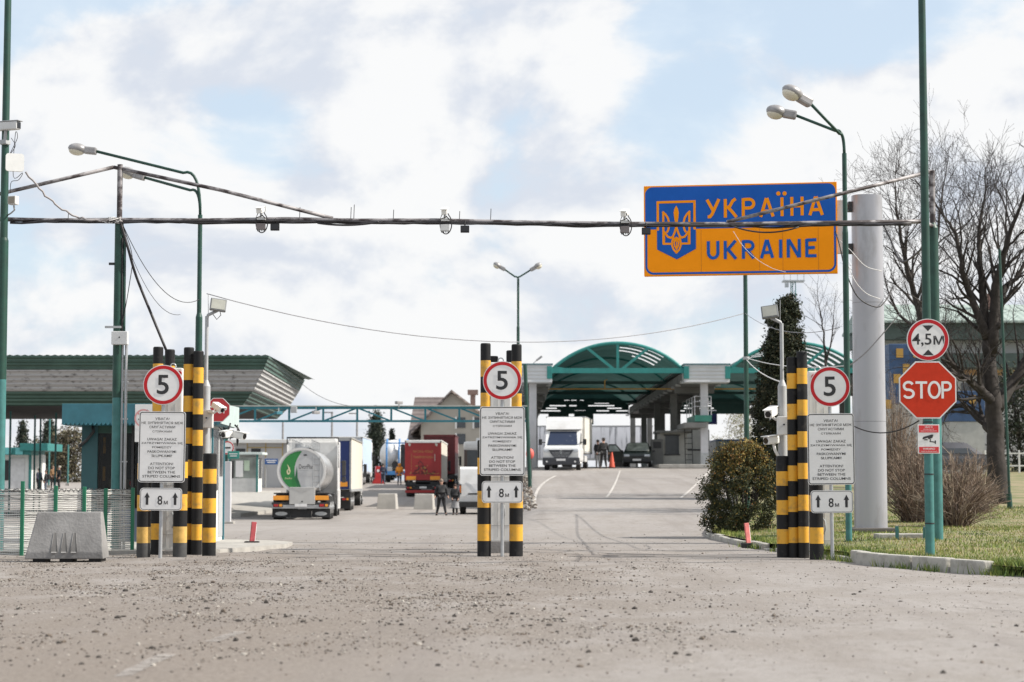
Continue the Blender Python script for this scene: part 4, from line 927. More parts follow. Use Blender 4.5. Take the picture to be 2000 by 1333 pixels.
# ---- left canopy
d0, d1 = 90.0, 111.5; xr = X(525, 695, d0)
t = thing('checkpoint_canopy', 'wide flat canopy with green and stained white sloping fascia on the left', 'canopy', (xr, d0, G(xr, d0)))
O = Vector(t.location)
zs_ = [Z(695, d0), Z(722, d0), Z(763, d0), Z(791, d0)]
offs = [0, (525-513)/S(d0)*1.0, (525-490)/S(d0), (525-465)/S(d0)]
rings = [[Vector((-60, d0+o, z))-O, Vector((xr-o, d0+o, z))-O, Vector((xr-o-.6, d1-o, z))-O, Vector((-60, d1-o, z))-O] for z, o in zip(zs_, offs)]
for i, (m, nm) in enumerate(((RIBG, 'upper_fascia'), (RIBW, 'middle_fascia'), (RIBG, 'lower_fascia'))):
    b = MB()
    for k in range(3): 
        a, c, e, f = rings[i][k], rings[i][k+1], rings[i+1][k+1], rings[i+1][k]
        # real folds along the sheet
        nf = (6, 10, 6)[i]
        for j in range(nf):
            t0, t1 = j/nf, (j+1)/nf; tm = (t0*.35+t1*.65); out = Vector((0, -.02, 0)) if k == 0 else Vector((.013, 0, 0))
            p = lambda u, v: a.lerp(f, v).lerp(c.lerp(e, v), u)
            b.add([p(0, t0), p(1, t0), p(1, tm)+out, p(0, tm)+out], [(0, 3, 2, 1)], m); b.add([p(0, tm)+out, p(1, tm)+out, p(1, t1), p(0, t1)], [(0, 3, 2, 1)], m)
    b.build(nm, t)
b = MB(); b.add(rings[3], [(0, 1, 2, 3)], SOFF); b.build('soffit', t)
b = MB(); zz = []
a, c = rings[0][0], rings[0][1]; n = int((c-a).length/.17)
for i in range(n+1): zz += [(a.x+(c.x-a.x)*i/n, (.045 if i % 2 else .0))]
for i in range(n):
    x0, h0 = zz[i]; x1, h1 = zz[i+1]; b.add([(x0, 0, rings[0][0].z-.04), (x1, 0, rings[0][0].z-.04), (x1, 0, rings[0][0].z+h1), (x0, 0, rings[0][0].z+h0), (x0, 21, rings[0][0].z+h0), (x1, 21, rings[0][0].z+h1)], [(0, 1, 2, 3), (3, 2, 5, 4)], RIBG)
b.build('roof_sheet', t)
for px, d in ((68, 104), (79, 109), (109, 100), (20, 98), (330, 98), (440, 107)):
    b = MB(); x = X(px, 850, d); b.cyl((x-O.x, d-d0, G(x, d)-O.z), (x-O.x, d-d0, zs_[3]-O.z), .05, TEALP, n=10); b.build('column', t)
# ---- booth by the left gate
bx0, bx1, bd0 = X(160, 950, 42), X(409, 950, 42), 42.0
t = thing('control_booth', 'dark glazed control booth with blue-teal roof behind the left gate', 'booth', (bx0, bd0, .05)); W_ = bx1-bx0; D_ = 1.75
b = MB(); zt3 = Z(828, bd0)-.05
b.box((W_/2, D_/2, .36), (W_-.1, D_-.1, .72), mat('booth_panel_blue', (.11, .14, .20), .5, var=.12)); b.build('lower_wall', t)
b = MB(); b.box((W_+.0, D_/2, zt3/2), (.06, D_, zt3), WHITE, .01); b.build('side_wall', t)
BG = bpy.data.materials.new('booth_glass'); BG.use_nodes = True; q = BG.node_tree.nodes['Principled BSDF']; q.inputs['Base Color'].default_value = (.02, .02, .02, 1); q.inputs['Roughness'].default_value = .04; q_t = BG.node_tree; q_m = q_t.nodes.new('ShaderNodeMixShader'); q_m.inputs[0].default_value = .28; q_r = q_t.nodes.new('ShaderNodeBsdfTransparent'); q_r.inputs[0].default_value = (.8, .8, .76, 1); q_t.links.new(q_r.outputs[0], q_m.inputs[1]); q_t.links.new(q.outputs[0], q_m.inputs[2]); q_t.links.new(q_m.outputs[0], q_t.nodes['Material Output'].inputs[0])
b = MB()
for i in range(3): x0 = .3+i*(W_-.35)/3; b.box((x0+(W_-.35)/6, .03, (.72+zt3-.2)/2), ((W_-.35)/3-.05, .02, zt3-.2-.72), BG)
b.build('window', t)
for i in range(4):
    b = MB(); b.box(((.15 if i == 0 else .28+i*(W_-.35)/3), .06, zt3/2), ((.34 if i == 0 else .055), .12, zt3), mat('booth_frame_teal', (.018, .075, .085), .5) if i == 0 else INK, .01); b.build('frame_post', t)
b = MB(); b.box((W_/2, D_-.05, zt3/2), (W_, .08, zt3), mat('booth_back', (.07, .058, .05), .8, var=.5, scale=1.5)); b.box((.02, D_/2, zt3/2), (.05, D_-.2, zt3), MATS['booth_back']); b.build('back_wall', t)
b = MB(); b.box((W_/2, .06, zt3-.1), (W_-.34, .10, .2), GREEN, .01); b.build('header', t)
# inside: desk, chair, vest, screens
b = MB(); b.box((1.25, 1.1, .95), (1.7, .7, .06), mat('desk_wood', (.20, .15, .10), .6)); b.box((.72, .7, 1.12), (.62, .05, .42), mat('desk_front', (.20, .18, .14), .7), .05); b.build('desk', t)
b = MB(); b.box((.60, .75, 1.68), (.15, .1, .62), mat('orange_vest', (.42, .07, .03), .8), .05); b.box((.62, .76, 2.15), (.10, .06, .45), WHITE, .03); b.build('hanging_vest', t)
b = MB(); b.box((.40, .3, 1.45), (.05, .04, .30), YELL); b.box((.40, .3, 2.05), (.05, .04, .34), YELL, 0); b.build('yellow_rail', t)
b = MB(); b.box((1.15, 1.0, 1.4), (.6, .08, .45), INK, .02); b.build('monitor', t)
b = MB(); b.box((.93, .55, 1.25), (.07, .05, .09), mat('red_light_plastic', (.6, .02, .02), .3)); b.build('red_knob', t)
# roof with teal fascia and white end
rx0, rx1 = X(122, 800, 41.4)-bx0, X(431, 800, 41.4)-bx0; zr0, zr1 = Z(828, 41.4)-.05, Z(789, 41.4)-.05
b = MB(); b.box(((rx0+rx1)/2, D_/2-.2, (zr0+zr1)/2), (rx1-rx0, D_+.9, zr1-zr0), BLUET, .01); rf_ = b.build('roof', t)
b = MB(); n = int((rx1-rx0)/.09)
for i in range(n):
    x = rx0+(rx1-rx0)*(i+.5)/n; b.cyl((x, -.68, zr0-.005), (x, D_-.1, zr0-.005), .028, BLUET, n=6)
b.build('corrugated_edge', rf_)
b = MB(); b.prismx([(-.66, zr0+.0), (D_+.24, zr0-.03), (D_+.24, zr1+.02), (-.66, zr1+.0)], rx1+.003, rx1+.03, mat('fascia_pale', (.42, .50, .49), .5)); b.build('end_fascia', rf_)
b = MB(); b.tube([(.22, -.1, zr0), (.26, -.14, zr0-.15), (.1, -.1, zr0-.34), (-.06, -.05, zr0-.46)], .035, INK, 8); b.build('rain_spout', t)
b = MB(); b.box((W_+.035, .06, zt3/2), (.05, .10, zt3), BLUET); b.build('corner_trim', t)
b = MB(); b.box((W_+.034, .55, 1.75), (.02, .75, 1.3), mat('side_pane', (.10, .105, .11), .15, var=.4, scale=3)); b.build('side_window', t); b = MB(); b.box((W_+.034, 1.34, 1.2), (.02, .62, 2.2), mat('door_grey', (.40, .41, .42), .5)); b.box((W_+.048, 1.34, 1.8), (.01, .4, .8), GLASS); b.build('side_door', t); b = MB(); b.box((W_+.04, D_-.04, zt3/2), (.06, .09, zt3), BLUET); b.build('corner_trim', t)
q = P(287, 824, 41.2); t2 = thing('no_smoking_sign', 'square white no smoking sign behind the left notice board', 'sign', (q.x, 41.3, Z(827, 41.3)))
FR = mat('faded_red_print', (.62, .30, .30), .6)
b = MB(); b.box((0, -.03, 0), (.52, .02, .78), SIGNW, .003); pl = b.build('plate', t2); b = MB(); b.disc(-.08, .1, -.046, .19, FR, 32, r0=.16); b.stroke([(-.20, .21), (.04, -.01)], .035, -.0465, FR); b.build('prohibition_ring', pl); b = MB(); b.box((-.08, -.045, .08), (.22, .004, .03), INK); b.stroke([(.0, .14), (.02, .2), (-.03, .24), (.0, .28)], .012, -.047, mat('grey_print', (.3, .3, .3), .6)); b.build('cigarette', pl)
q = P(434, 803, 41.0); t2 = thing('stop_sign', 'smaller red octagonal stop sign on the left booth roof, partly hidden by a camera', 'road sign', (q.x, 40.4, q.z)); r = .262
oc = lambda q: [(q*math.cos(math.pi/8+k*math.pi/4), q*math.sin(math.pi/8+k*math.pi/4)) for k in range(8)]
b = MB(); b.prism(oc(r), 0, .02, SIGNW); pl = b.build('plate', t2); b = MB(); b.poly(oc(r*.95), -.003, mat('stop_red_dull', (.46, .03, .035), .5)); b.build('red_face', pl); b = MB(); b.text('STOP', 0, 0, -.006, .37, .15, SIGNW, bold=.01); b.build('lettering', pl)
for px, py, lab, rz in [(445, 848, 'grey surveillance camera under the left booth roof corner', -40), (468, 851, 'small pale camera at the far right under the left booth roof', 60)]:
    t2 = cam_thing(px, py, 41.0, R(rz), R(10), lab, .26); b = MB(); b.tube([(0, 0, .07), (.0, .05, .16), (-.04, .1, .22)], .018, INK, 6); b.build('bracket', t2)
b = MB(); rr = random.Random(13)
for k in range(9): b.tube([P(440+rr.uniform(-14, 18), 838+rr.uniform(-8, 24), 41.1) for _ in range(4)], .009, CABLE, 5)
b.tube([P(464, 830, 41), P(463, 850, 41), P(464, 862, 41), P(463, 872, 41)], [.01, .012, .03, .008], CABLE, 6)
tag(b.build('cable_knot', None, P(440, 845, 41)), 'knot of black cables hanging under the left booth roof corner', 'cable')
# ---- white post and small signs beyond the booth
x = X(445, 960, 74); t = thing('white_pillar', 'square white pillar behind the left booth carrying a round sign', 'pillar', (x, 74, G(x, 74))); b = MB(); b.box((0, 0, 1.15), (.24, .24, 2.3), COLW, .02); b.build('shaft', t); b = MB(); b.box((0, 0, .03), (.5, .5, .1), CONC, .02); b.build('base', t)
t = thing('round_road_sign', 'small red-rimmed round road sign on the white pillar', 'road sign', P(444, 875, 73.7)); d_ = round_sign(None, 0, .25, 0, t, 'disc'); b = MB(); b.box((0, -.006, 0), (.25, .004, .06), INK); b.build('pictogram', d_)
t = tag(MB().box((0, 0, 0), (.42, .03, .28), mat('sign_teal', (.03, .22, .18), .5), .004).box((0, -.018, .04), (.3, .004, .03), SIGNW).box((0, -.018, -.04), (.26, .004, .03), SIGNW).build('direction_sign'), 'small teal direction sign below the round sign on the white pillar', 'sign'); t.location = P(456, 889, 73.7)
# ---- white glazed booth on an island
bz = 146.0; x0, x1 = X(448, 965, bz), X(524, 965, bz); zb_ = Z(966, bz); w_ = X(502, 965, bz)-x0
isl = MB(); ip = [(X(432, 1000, 92), 92), (X(470, 1000, 92), 92), (X(532, 990, 104), 104), (X(546, 980, 116), 116), (X(548, 970, 150), 150), (X(400, 970, 150), 150), (X(420, 990, 110), 110)]
isl.add([(a, c, max(G(a, c)+.12, -.08)) for a, c in ip]+[(a, c, G(a, c)-.2) for a, c in ip], [tuple(range(len(ip)))]+[(i, (i+1) % len(ip), len(ip)+(i+1) % len(ip), len(ip)+i) for i in range(len(ip))], CONC); struct(isl.build('traffic_island'))
t = thing('ticket_booth', 'white glazed ticket booth with teal corner frame on the far left island', 'booth', (x0, bz, zb_-.05)); hh = Z(886, bz)-zb_
b = MB(); b.box((w_/2, 1.2, hh*.2), (w_, 2.4, hh*.42), mat('booth_wall', (.50, .50, .49), .6)); b.box((w_/2, 2.35, hh*.5), (w_, .1, hh), WHITE); b.box((w_, 1.2, hh*.5), (.08, 2.4, hh), WHITE); b.build('wall', t)
b = MB(); b.box((w_/2, .03, hh*.66), (w_-.1, .04, hh*.52), mat('booth_pane', (.20, .22, .20), .1, var=.4, scale=1.2)); b.box((w_+.05, 1.3, hh*.66), (.03, 1.6, hh*.5), GLASS); b.build('window', t)
b = MB(); b.box((w_*.35, .0, hh*.64), (.55, .03, hh*.4), SIGNW); b.box((w_*.62, .0, hh*.72), (.4, .03, hh*.25), mat('poster_green', (.45, .55, .42), .6)); b.box((w_*.1, .0, hh*.62), (.2, .03, hh*.42), INK); b.build('poster', t)
b = MB(); b.box((w_, 0, hh/2), (.14, .1, hh), TEAL); b.box((0, 0, hh/2), (.1, .1, hh), TEAL); b.box((w_/2, 0, .05), (w_, .08, .14), TEAL); b.build('frame', t)
b = MB(); b.box((w_/2+.1, 1.2, hh+.05), (w_+.6, 3.0, .18), mat('booth_roof', (.55, .62, .6), .5), .02); b.build('roof', t)
t = tag(MB().box((0, 0, 0), (.95, .05, .42), mat('sign_blue', (.02, .09, .28), .5), .005).box((0, -.03, .08), (.75, .006, .07), SIGNW).box((0, -.03, -.06), (.6, .006, .07), SIGNW).cyl((-.4, .03, -1.9), (-.4, .03, .3), .04, GALV, n=8).build('direction_sign'), 'blue direction sign beside the white ticket booth', 'sign'); t.location = P(530, 902, bz-.5)
# ---- long panel building behind the tanker
d_ = 160.0; x0, x1 = X(405, 860, d_), X(665, 860, d_); z0 = G(-15, d_)-.1; zt4 = Z(866, d_)
t = thing('site_office', 'long low grey panelled office with white roof behind the tanker', 'building', (x0, d_, z0)); w_ = x1-x0; hh = zt4-z0
b = MB(); b.box((w_/2, 4, hh/2), (w_, 8, hh), ribs(mat('office_panel', (.42, .42, .42), .6, var=.08, scale=.5), 0, 1.1, .3, .02)); b.build('wall', t)
b = MB(); b.box((w_/2, 4, hh+.15), (w_+.8, 9.2, .3), WHITE, .03); b.build('roof', t)
for px in (500, 470, 425): b = MB(); b.box((X(px, 880, d_)-x0, -.03, Z(886, d_)-z0), (.75, .06, .75), INK); b.build('window', t)
b = MB()
for px in (483, 519, 552, 585): b.box((X(px, 880, d_)-x0, -.02, hh/2), (.07, .04, hh), mat('seam_ochre', (.42, .30, .10), .6))
b.box((X(517, 880, d_)-x0, -.02, hh-.35), (X(552, 880, d_)-X(483, 880, d_), .04, .07), MATS['seam_ochre']); b.build('panel_seam', t)
# ---- far left pavilion
d_ = 150.0; x0, x1 = X(-40, 950, d_), X(58, 950, d_); z0 = Z(956, d_)
t = thing('small_pavilion', 'low white pavilion with teal stepped roof edge at far left', 'pavilion', (x0, d_, z0)); w_ = x1-x0; hh = Z(882, d_)-z0
b = MB(); b.box((w_/2, 1.25, hh/2), (w_, 2.5, hh), WHITE); b.build('wall', t)
b = MB(); b.box((w_+.3, 1.9, hh*.46), (.6, 1.0, hh*.92), mat('pavilion_side', (.66, .66, .64), .6)); b.build('annex', t)
for x, w2, z in ((w_*.5, w_+.6, .0), (w_+.55, 2.1, .30)):
    b = MB(); b.box((x, 1.2, hh+z), (w2, 4.4 if z == 0 else 4.9, .55), TEAL, .03); b.build('roof_edge', t)
b = MB()
for x in (w_*.35, w_*.62, w_*.85): b.box((x, -1.12, hh), (.55, .05, .5), mat('teal_light', (.12, .42, .42), .5))
b.build('light_panel', t)
b = MB(); b.box((w_*.48, -.03, hh*.5), (.75, .06, 1.5), INK); b.build('window', t)
b = MB(); b.box((w_*.75, -.03, hh*.42), (1.1, .06, 2.3), mat('door_pale', (.6, .6, .6), .5)); b.build('door', t)
b = MB(); b.box((w_+.02, -.05, hh*.5), (.18, .18, hh), TEAL); b.build('corner_post', t)
for px, d, h in ((96, 160, 6.6), (133, 165, 3.4)):
    x = X(px, 900, d); t = thing('thin_post', 'slim green post beyond the fence near the group of people' if px < 100 else 'slim teal post right of the group of people', 'post', (x, d, G(x, d))); b = MB(); b.cyl((0, 0, -.1), (0, 0, h if px > 100 else 7.5), .07, TEALP, n=8); b.build('shaft', t); b = MB(); b.box((0, 0, .1), (.3, .3, .2), CONC); b.build('base', t)
# ---- teal lattice beam over the lorry lane
d_ = 84.0; xa, xb = X(432, 800, d_), X(1030, 800, d_); zt5, zb5 = Z(797, d_), Z(823, d_)
t = thing('lattice_gantry', 'teal lattice beam gantry over the lorry lane with slim posts', 'gantry', (xb, d_, G(xb, d_))); O = Vector(t.location)
LT = mat('lattice_blue_teal', (.02, .16, .20), .5, var=.15)
b = MB(); b.box(((xa-xb)/2, 0, zt5-O.z), (xb-xa, .13, .11), LT, .01); b.box(((xa-xb)/2, 0, zt5-O.z+.075), (xb-xa, .22, .04), mat('lattice_top', (.45, .46, .42), .6)); b.build('top_chord', t)
b = MB(); b.box(((xa-xb)/2, 0, zb5-O.z), (xb-xa, .11, .09), LT, .01); b.build('bottom_chord', t)
nb_ = 9; 
for i in range(nb_+1):
    x = xa-xb+(xb-xa)*i/nb_; b = MB(); b.box((x, 0, (zt5+zb5)/2-O.z), (.085, .08, zt5-zb5), LT); b.build('strut', t)
    if i < nb_:
        x2 = xa-xb+(xb-xa)*(i+1)/nb_; lft = i < 4
        b = MB(); b.beam((x, 0, (zb5 if lft else zt5)-O.z), (x2, 0, (zt5 if lft else zb5)-O.z), .06, .07, LT); b.build('diagonal', t)
b = MB(); b.cyl((.12, 0, -.2), (-.1, .0, Z(712, d_)-O.z), .085, GREEN, n=10); b.build('post', t)
b = MB(); b.cyl((xa-xb+.2, 0, G(xa, d_)-O.z-.1), (xa-xb+.2, 0, zt5-O.z), .1, GREEN, n=10); b.build('post', t)
b = MB(); b.box((X(575, 800, d_)-xb, -.2, Z(801, d_)-O.z), (.26, .2, .26), GREYP, .02); b.build('switch_box', t)
for px, py, lab in ((544, 807, 'small blue camera box on the lattice beam, left'), (779, 787, 'small dark camera on top of the lattice beam'), (617, 806, 'small grey camera hanging in the lattice beam')):
    t2 = thing('surveillance_camera', lab, 'camera', P(px, py, d_-.25), R(-40)); b = MB(); b.box((0, 0, 0), (.16, .34, .13), BLUET if px < 600 else HEADG, .02); b.build('housing', t2); b = MB(); b.cyl((0, 0, -.2 if px > 700 else 0), (0, 0, .0 if px > 700 else .22), .02, GREYP, n=6); b.build('bracket', t2)
# barrier block stubs in the road
for px, d, lab in ((757, 114, 'grey concrete block standing alone in the lorry lane'), (829, 113, 'grey concrete block partly hidden behind the standing man')):
    x = X(px, 990, d); t = tag(MB().box((0, 0, .42), (1.12, .9, .9), mat('block_concrete', (.40, .385, .36), .9, var=.15, scale=1.5), .04, taper=(.9, .7)).build('concrete_block'), lab, 'concrete block', 'concrete blocks in the lorry lane'); t.location = (x, d, G(x, d)); t.rotation_euler = (0, 0, R(-6))
x = X(738, 930, 172); t = thing('red_barrier', 'red plastic water barrier near the walking pair', 'barrier', (x, 172, G(x, 172)), R(8)); b = MB(); b.prism([(-.5, 0), (.5, 0), (.45, .2), (.25, .45), (.2, 1.5), (-.2, 1.5), (-.25, .45), (-.45, .2)], -.6, .6, mat('plastic_red', (.45, .03, .03), .5)); b.build('body', t); b = MB(); b.box((0, -.61, 1.1), (.25, .03, .2), SIGNW); b.build('reflector', t)
# ---- house behind the lorries
d_ = 232.0; s_ = S(d_); z0 = G(0, d_)-.5
t = thing('gabled_house', 'large beige gabled house with brown tiled roof behind the red lorry', 'house', (X(890, 880, d_), d_, z0)); O = Vector(t.location)
HW = mat('house_plaster', (.36, .335, .29), .85, var=.08, scale=.6); TILE = ribs(mat('roof_tile_brown', (.15, .125, .12), .8, var=.2, scale=1.2), 2, .5, .5, .1); TILE2 = ribs(mat('roof_tile_tan', (.36, .29, .25), .8, var=.15, scale=1.2), 2, .5, .5, .1)
gx0, gx1, gz, ez = X(812, 840, d_)-O.x, X(962, 840, d_)-O.x, Z(762, d_)-O.z, Z(822, d_)-O.z; mid = X(882, 770, d_)-O.x
b = MB(); b.prism([(gx0+.6, 0), (gx1+.8, 0), (gx1+.8, ez-.3), (mid, gz-.35), (gx0+.6, ez-.3)], 0, 13, HW); b.box(((X(815, 850, d_)-O.x+mid)/2, 8, ez*.45), (mid-X(815, 850, d_)+O.x, 8, ez*.9), HW); b.build('wall', t)
def slab(pts, m, nm, th=.25):
    b = MB(); q = [Vector(p) for p in pts]; b.add(q+[p-Vector((0, 0, th)) for p in q], [(0, 1, 2, 3), (7, 6, 5, 4), (0, 4, 5, 1), (1, 5, 6, 2), (2, 6, 7, 3), (3, 7, 4, 0)], m); return b.build(nm, t)
sl_ = (gz-ez)/(gx1-mid)
slab([(mid, -.7, gz), (gx1+1.8, -.7, gz-(gx1+1.8-mid)*sl_), (gx1+1.8, 13.5, gz-(gx1+1.8-mid)*sl_), (mid, 13.5, gz)], TILE2, 'roof')
slab([(mid, -.7, gz), (mid, 13.5, gz), (gx0-.6, 13.5, gz-(mid-gx0+.6)*1.05), (gx0-.6, -.7, gz-(mid-gx0+.6)*1.05)], TILE, 'roof')
rz = Z(776, d_+9)-O.z; slab([(X(808, 776, d_)-O.x-.3, 9, rz), (mid, 9, rz), (mid, 3, rz-5.6), (X(797, 850, d_)-O.x-.3, 3, rz-5.6)], TILE, 'roof'); 
b = MB(); b.box((X(922, 770, d_)-O.x, 5, Z(772, d_)-O.z-.4), (.6, .7, 2.0), mat('chimney_brick', (.17, .12, .105), .8)); b.box((X(922, 770, d_)-O.x, 5, Z(763, d_)-O.z), (1.25, 1.1, .6), MATS['chimney_brick'], .05); b.build('chimney', t)
for px, py in ((901, 858), (935, 826), (901, 826)): b = MB(); b.box((X(px, py, d_)-O.x, -.05, Z(py, d_)-O.z), (.95, .1, 1.2), GLASS); w2 = b.build('window', t); b = MB(); b.box((X(px, py, d_)-O.x-.62, -.06, Z(py, d_)-O.z), (.2, .12, 1.4), WHITE); b.build('frame', w2)
# ---- right canopy with barrel vaults
def sheer(m, f):                # sheet that lets some daylight through
    t_ = m.node_tree; p = t_.nodes['Principled BSDF']; o = t_.nodes['Material Output']; tr = t_.nodes.new('ShaderNodeBsdfTranslucent'); mx = t_.nodes.new('ShaderNodeMixShader'); mx.inputs[0].default_value = f
    t_.links.new(p.inputs['Base Color'].links[0].from_socket, tr.inputs[0]); t_.links.new(p.outputs[0], mx.inputs[1]); t_.links.new(tr.outputs[0], mx.inputs[2]); t_.links.new(mx.outputs[0], o.inputs[0])
sheer(VAULT, .22)
c0, c1 = 118.0, 174.0; ox = X(1206, 722, c0); og = G(6, c0)
t = thing('vaulted_canopy', 'border crossing canopy with green barrel vault roofs and pale grey fascias', 'canopy', (ox, c0, og)); O = Vector(t.location)
px_ = lambda p: X(p, 730, c0)-ox
zc_, zcr, zf0, zf1 = Z(722, c0)-og, Z(669, c0)-og, Z(748, c0)-og, Z(713, c0)-og
bays = [(px_(1077), px_(1336)), (px_(1424), px_(1684))]; blocks = [(px_(1020), px_(1078)), (px_(1336), px_(1424)), (px_(1684), px_(1772))]
ML = c1-c0
def vz(x, a, c):               # segmental arch through springers and crown
    h = zcr-zc_; w = (c-a)/2; r = (w*w+h*h)/(2*h); return zc_+math.sqrt(max(0, r*r-(x-(a+c)/2)**2))-(r-h)
for bi, (a, c) in enumerate(bays):
    n = 22; b = MB()
    for i in range(n):
        xa_, xb_ = a+(c-a)*i/n, a+(c-a)*(i+1)/n; za_, zb_ = vz(xa_, a, c), vz(xb_, a, c)
        cuts = []
        if bi == 0 and 12 <= i <= 18: cuts = [(1.2+2.7*k, 2.0+2.7*k) for k in range(4) if not (k == 3 and i < 15)]        # narrow clear strips near the front
        if bi == 1 and 5 <= i <= 19: cuts = [(1.0+2.2*k, 1.75+2.2*k) for k in range(6)]
        u = 0
        for y0_, y1_ in cuts+[(ML, ML)]:
            b.add([(xa_, u, za_), (xb_, u, zb_), (xb_, y0_, zb_), (xa_, y0_, za_)], [(0, 1, 2, 3)], VAULT, True); u = y1_
    b.build('vault', t)
    # far gable hanging low, with gaps
    b = MB(); zg = Z(809, c1)-og; rg = random.Random(bi+2)
    top = [(a+(c-a)*i/n, vz(a+(c-a)*i/n, a, c)) for i in range(n+1)]
    zsplit = zg+1.35
    b.poly([(x, max(z, zsplit+.01)) for x, z in top][::-1]+[(a, zsplit), (c, zsplit)], ML, VAULT)
    for r_ in range(6):                                                    # slatted lower part, sky between
        zz0 = zg+.225*r_
        if bi == 0: gaps = {1: [(.02, .24), (.40, .52), (.64, .78), (.86, .99)], 2: [(.08, .20), (.76, .92)], 3: [(.12, .30), (.34, .42), (.55, .84)], 4: [(.62, .78)], 5: [(.28, .34), (.36, .42), (.46, .5)]}.get(r_, [])
        else: gaps = {q: [(u, u+.035) for u in [rg.uniform(.02, .6) for _ in range(9)]] for q in range(1, 6)}.get(r_, [])
        cuts = sorted(gaps); u = 0; L2 = c-a
        b.box((a+L2/2, ML, zz0+.16), (L2, .06, .13), VAULT)
        for g0, g1 in cuts:
            if g0 > u: b.box((a+L2*(u+g0)/2, ML, zz0+.0475), (L2*(g0-u), .06, .095), VAULT)
            u = max(u, g1)
        if u < 1: b.box((a+L2*(u+1)/2, ML, zz0+.0475), (L2*(1-u), .06, .095), VAULT)
    b.build('gable', t)
    # tied arch truss at the front and arches along the vault
    for yy in (0.0, 14.0, 29.0, 45.0):
        b = MB(); w3 = .17 if yy == 0 else .12
        b.tube([(x, yy-.05, z-.05) for x, z in top], w3*.62, TRUSST, 8); b.build('arch', t)
        b = MB(); b.box(((a+c)/2, yy-.05, zc_-.08), (c-a, w3*1.3, .30 if yy == 0 else .2), TRUSST if yy == 0 else VAULT, .01); b.build('tie_beam', t)
        if yy > 0: continue
        for u0, u1 in ((.27, .47), (.73, .53), (.5, .5), (.02, .10)):
            b = MB(); b.beam((a+(c-a)*u0, yy-.05, vz(a+(c-a)*u0, a, c)-.05), (a+(c-a)*u1, yy-.05, zc_), .16, .22 if u0 != .5 else .14, TRUSST, (0, 1, 0)); b.build('web', t)
    b = MB(); b.box((a-.12, -.12, zc_-.2), (.3, .5, .75), TRUSST, .02); b.build('bearing', t); b = MB(); b.box((c+.12, -.12, zc_-.2), (.3, .5, .75), TRUSST, .02); b.build('bearing', t)
    b = MB(); b.box(((a+c)/2, ML+.2, zg-.3), (1.7 if bi == 0 else 2.2, .1, 1.2), mat('lane_panel_green', (.02, .06, .045), .6) if bi == 0 else mat('lane_panel_blue', (.02, .03, .16), .6)); b.build('lane_panel', t)
    if bi == 0: b = MB(); b.box((a+(c-a)*.22, ML+.2, zg-.2), (1.8, .1, .8), MATS['lane_panel_green']); b.build('lane_panel', t)
for k, (a, c) in enumerate(blocks):
    b = MB(); b.box(((a+c)/2, .5, (zf0+zf1)/2), (c-a, 1.6, zf1-zf0), FASC, .01); f = b.build('fascia', t)
    b = MB(); b.box(((a+c)/2, .5, zf1+.03), (c-a+.1, 1.75, .06), BLUET); b.build('coping', f)
    b = MB(); b.box(((a+c)/2, ML/2+.7, zf1-.12), (c-a+.3, ML-1.5, .1), GREYP); b.build('flat_roof', t)
    b = MB(); b.box(((a+c)/2, ML/2+.6, zf0+.22), (c-a-.3, ML-1, .22), GIRD); b.build('girder', t)
    for sx in (a+.1, c-.1):
        b = MB(); b.box((sx, ML/2+.6, zf0+.42), (.12, ML-1, .5), GIRD)
        for q in range(18): b.box((sx, 2+q*3.4, zf0+.12), (.3, .35, .14), mat('lamp_box_pale', (.45, .45, .45), .5))
        b.build('edge_beam', t)
    for yy in (8, 20, 32, 44, 56): b = MB(); b.box(((a+c)/2, yy, zf0-.02), (c-a-.2, .5, .5), GIRD); b.build('cross_beam', t)
    for q, (sx, yy) in enumerate([((a+c)/2+(-.1 if k else -.25), .6)]+[((a+c)/2+o_, y_) for y_ in (15, 30, 45, 60) for o_ in ((-.75, .75) if k == 1 else (0,))]):
        b = MB(); x_ = sx+ox; gz_ = G(x_, c0+yy)-og; b.box((sx, yy, (gz_+zf0)/2), (.44, .44, zf0-gz_), COLW if yy < 1 else GIRD, .02); cb_ = b.build('column', t)
        b = MB(); b.box((sx, yy, gz_+.45), (.48, .48, .9), GREYP, .02); b.build('column_foot', cb_)
b = MB(); zp = Z(760, 127)-og; b.tube([(px_(1070), 9, zp), (px_(1424), 9, zp), (px_(1760), 9, zp)], .045, mat('gas_pipe_yellow', (.55, .30, .06), .5), 8); b.tube([(px_(1195), 9, zp), (px_(1195), 9, zp+.55), (px_(1200), 9, zp+.6)], .04, MATS['gas_pipe_yellow'], 8); b.build('gas_pipe', t)
# platform with rail on the front column, ladder, island
x = px_(1368); zq2 = Z(824, c0)-og; b = MB(); b.prismx([(-.1, zq2), (-.1, zq2+.38), (5.5, zq2+.38), (5.5, zq2)], x-.35, x+.65, mat('platform_green', (.03, .17, .13), .5)); b.box((x-.3, 2.7, zq2-.2), (1.3, 5.6, .3), GIRD); b.build('platform', t)
b = MB()
for xx in (x-.35, x+.62):
    for yy in (0, 1.8, 3.6, 5.4): b.cyl((xx, yy, zq2+.38), (xx, yy, zq2+1.5), .025, COLW, n=6)
    for zz in (.9, 1.2, 1.5): b.cyl((xx, 0, zq2+zz), (xx, 5.4, zq2+zz), .02, COLW, n=6)
for zz in (.9, 1.2, 1.5): b.cyl((x-.35, 0, zq2+zz), (x+.62, 0, zq2+zz), .02, COLW, n=6)
b.build('railing', t)
struct(MB().box((X(1360, 905, 118.5), 124, G(11, 119)+.08), (4.6, 13, .24), CONC, .04).build('traffic_island'))
x = X(1346, 900, 120.5); tl = thing('ladder', 'dark metal ladder leaning beside the inspection booth', 'ladder', (x, 120.5, G(x, 120.5)+.2)); b = MB()
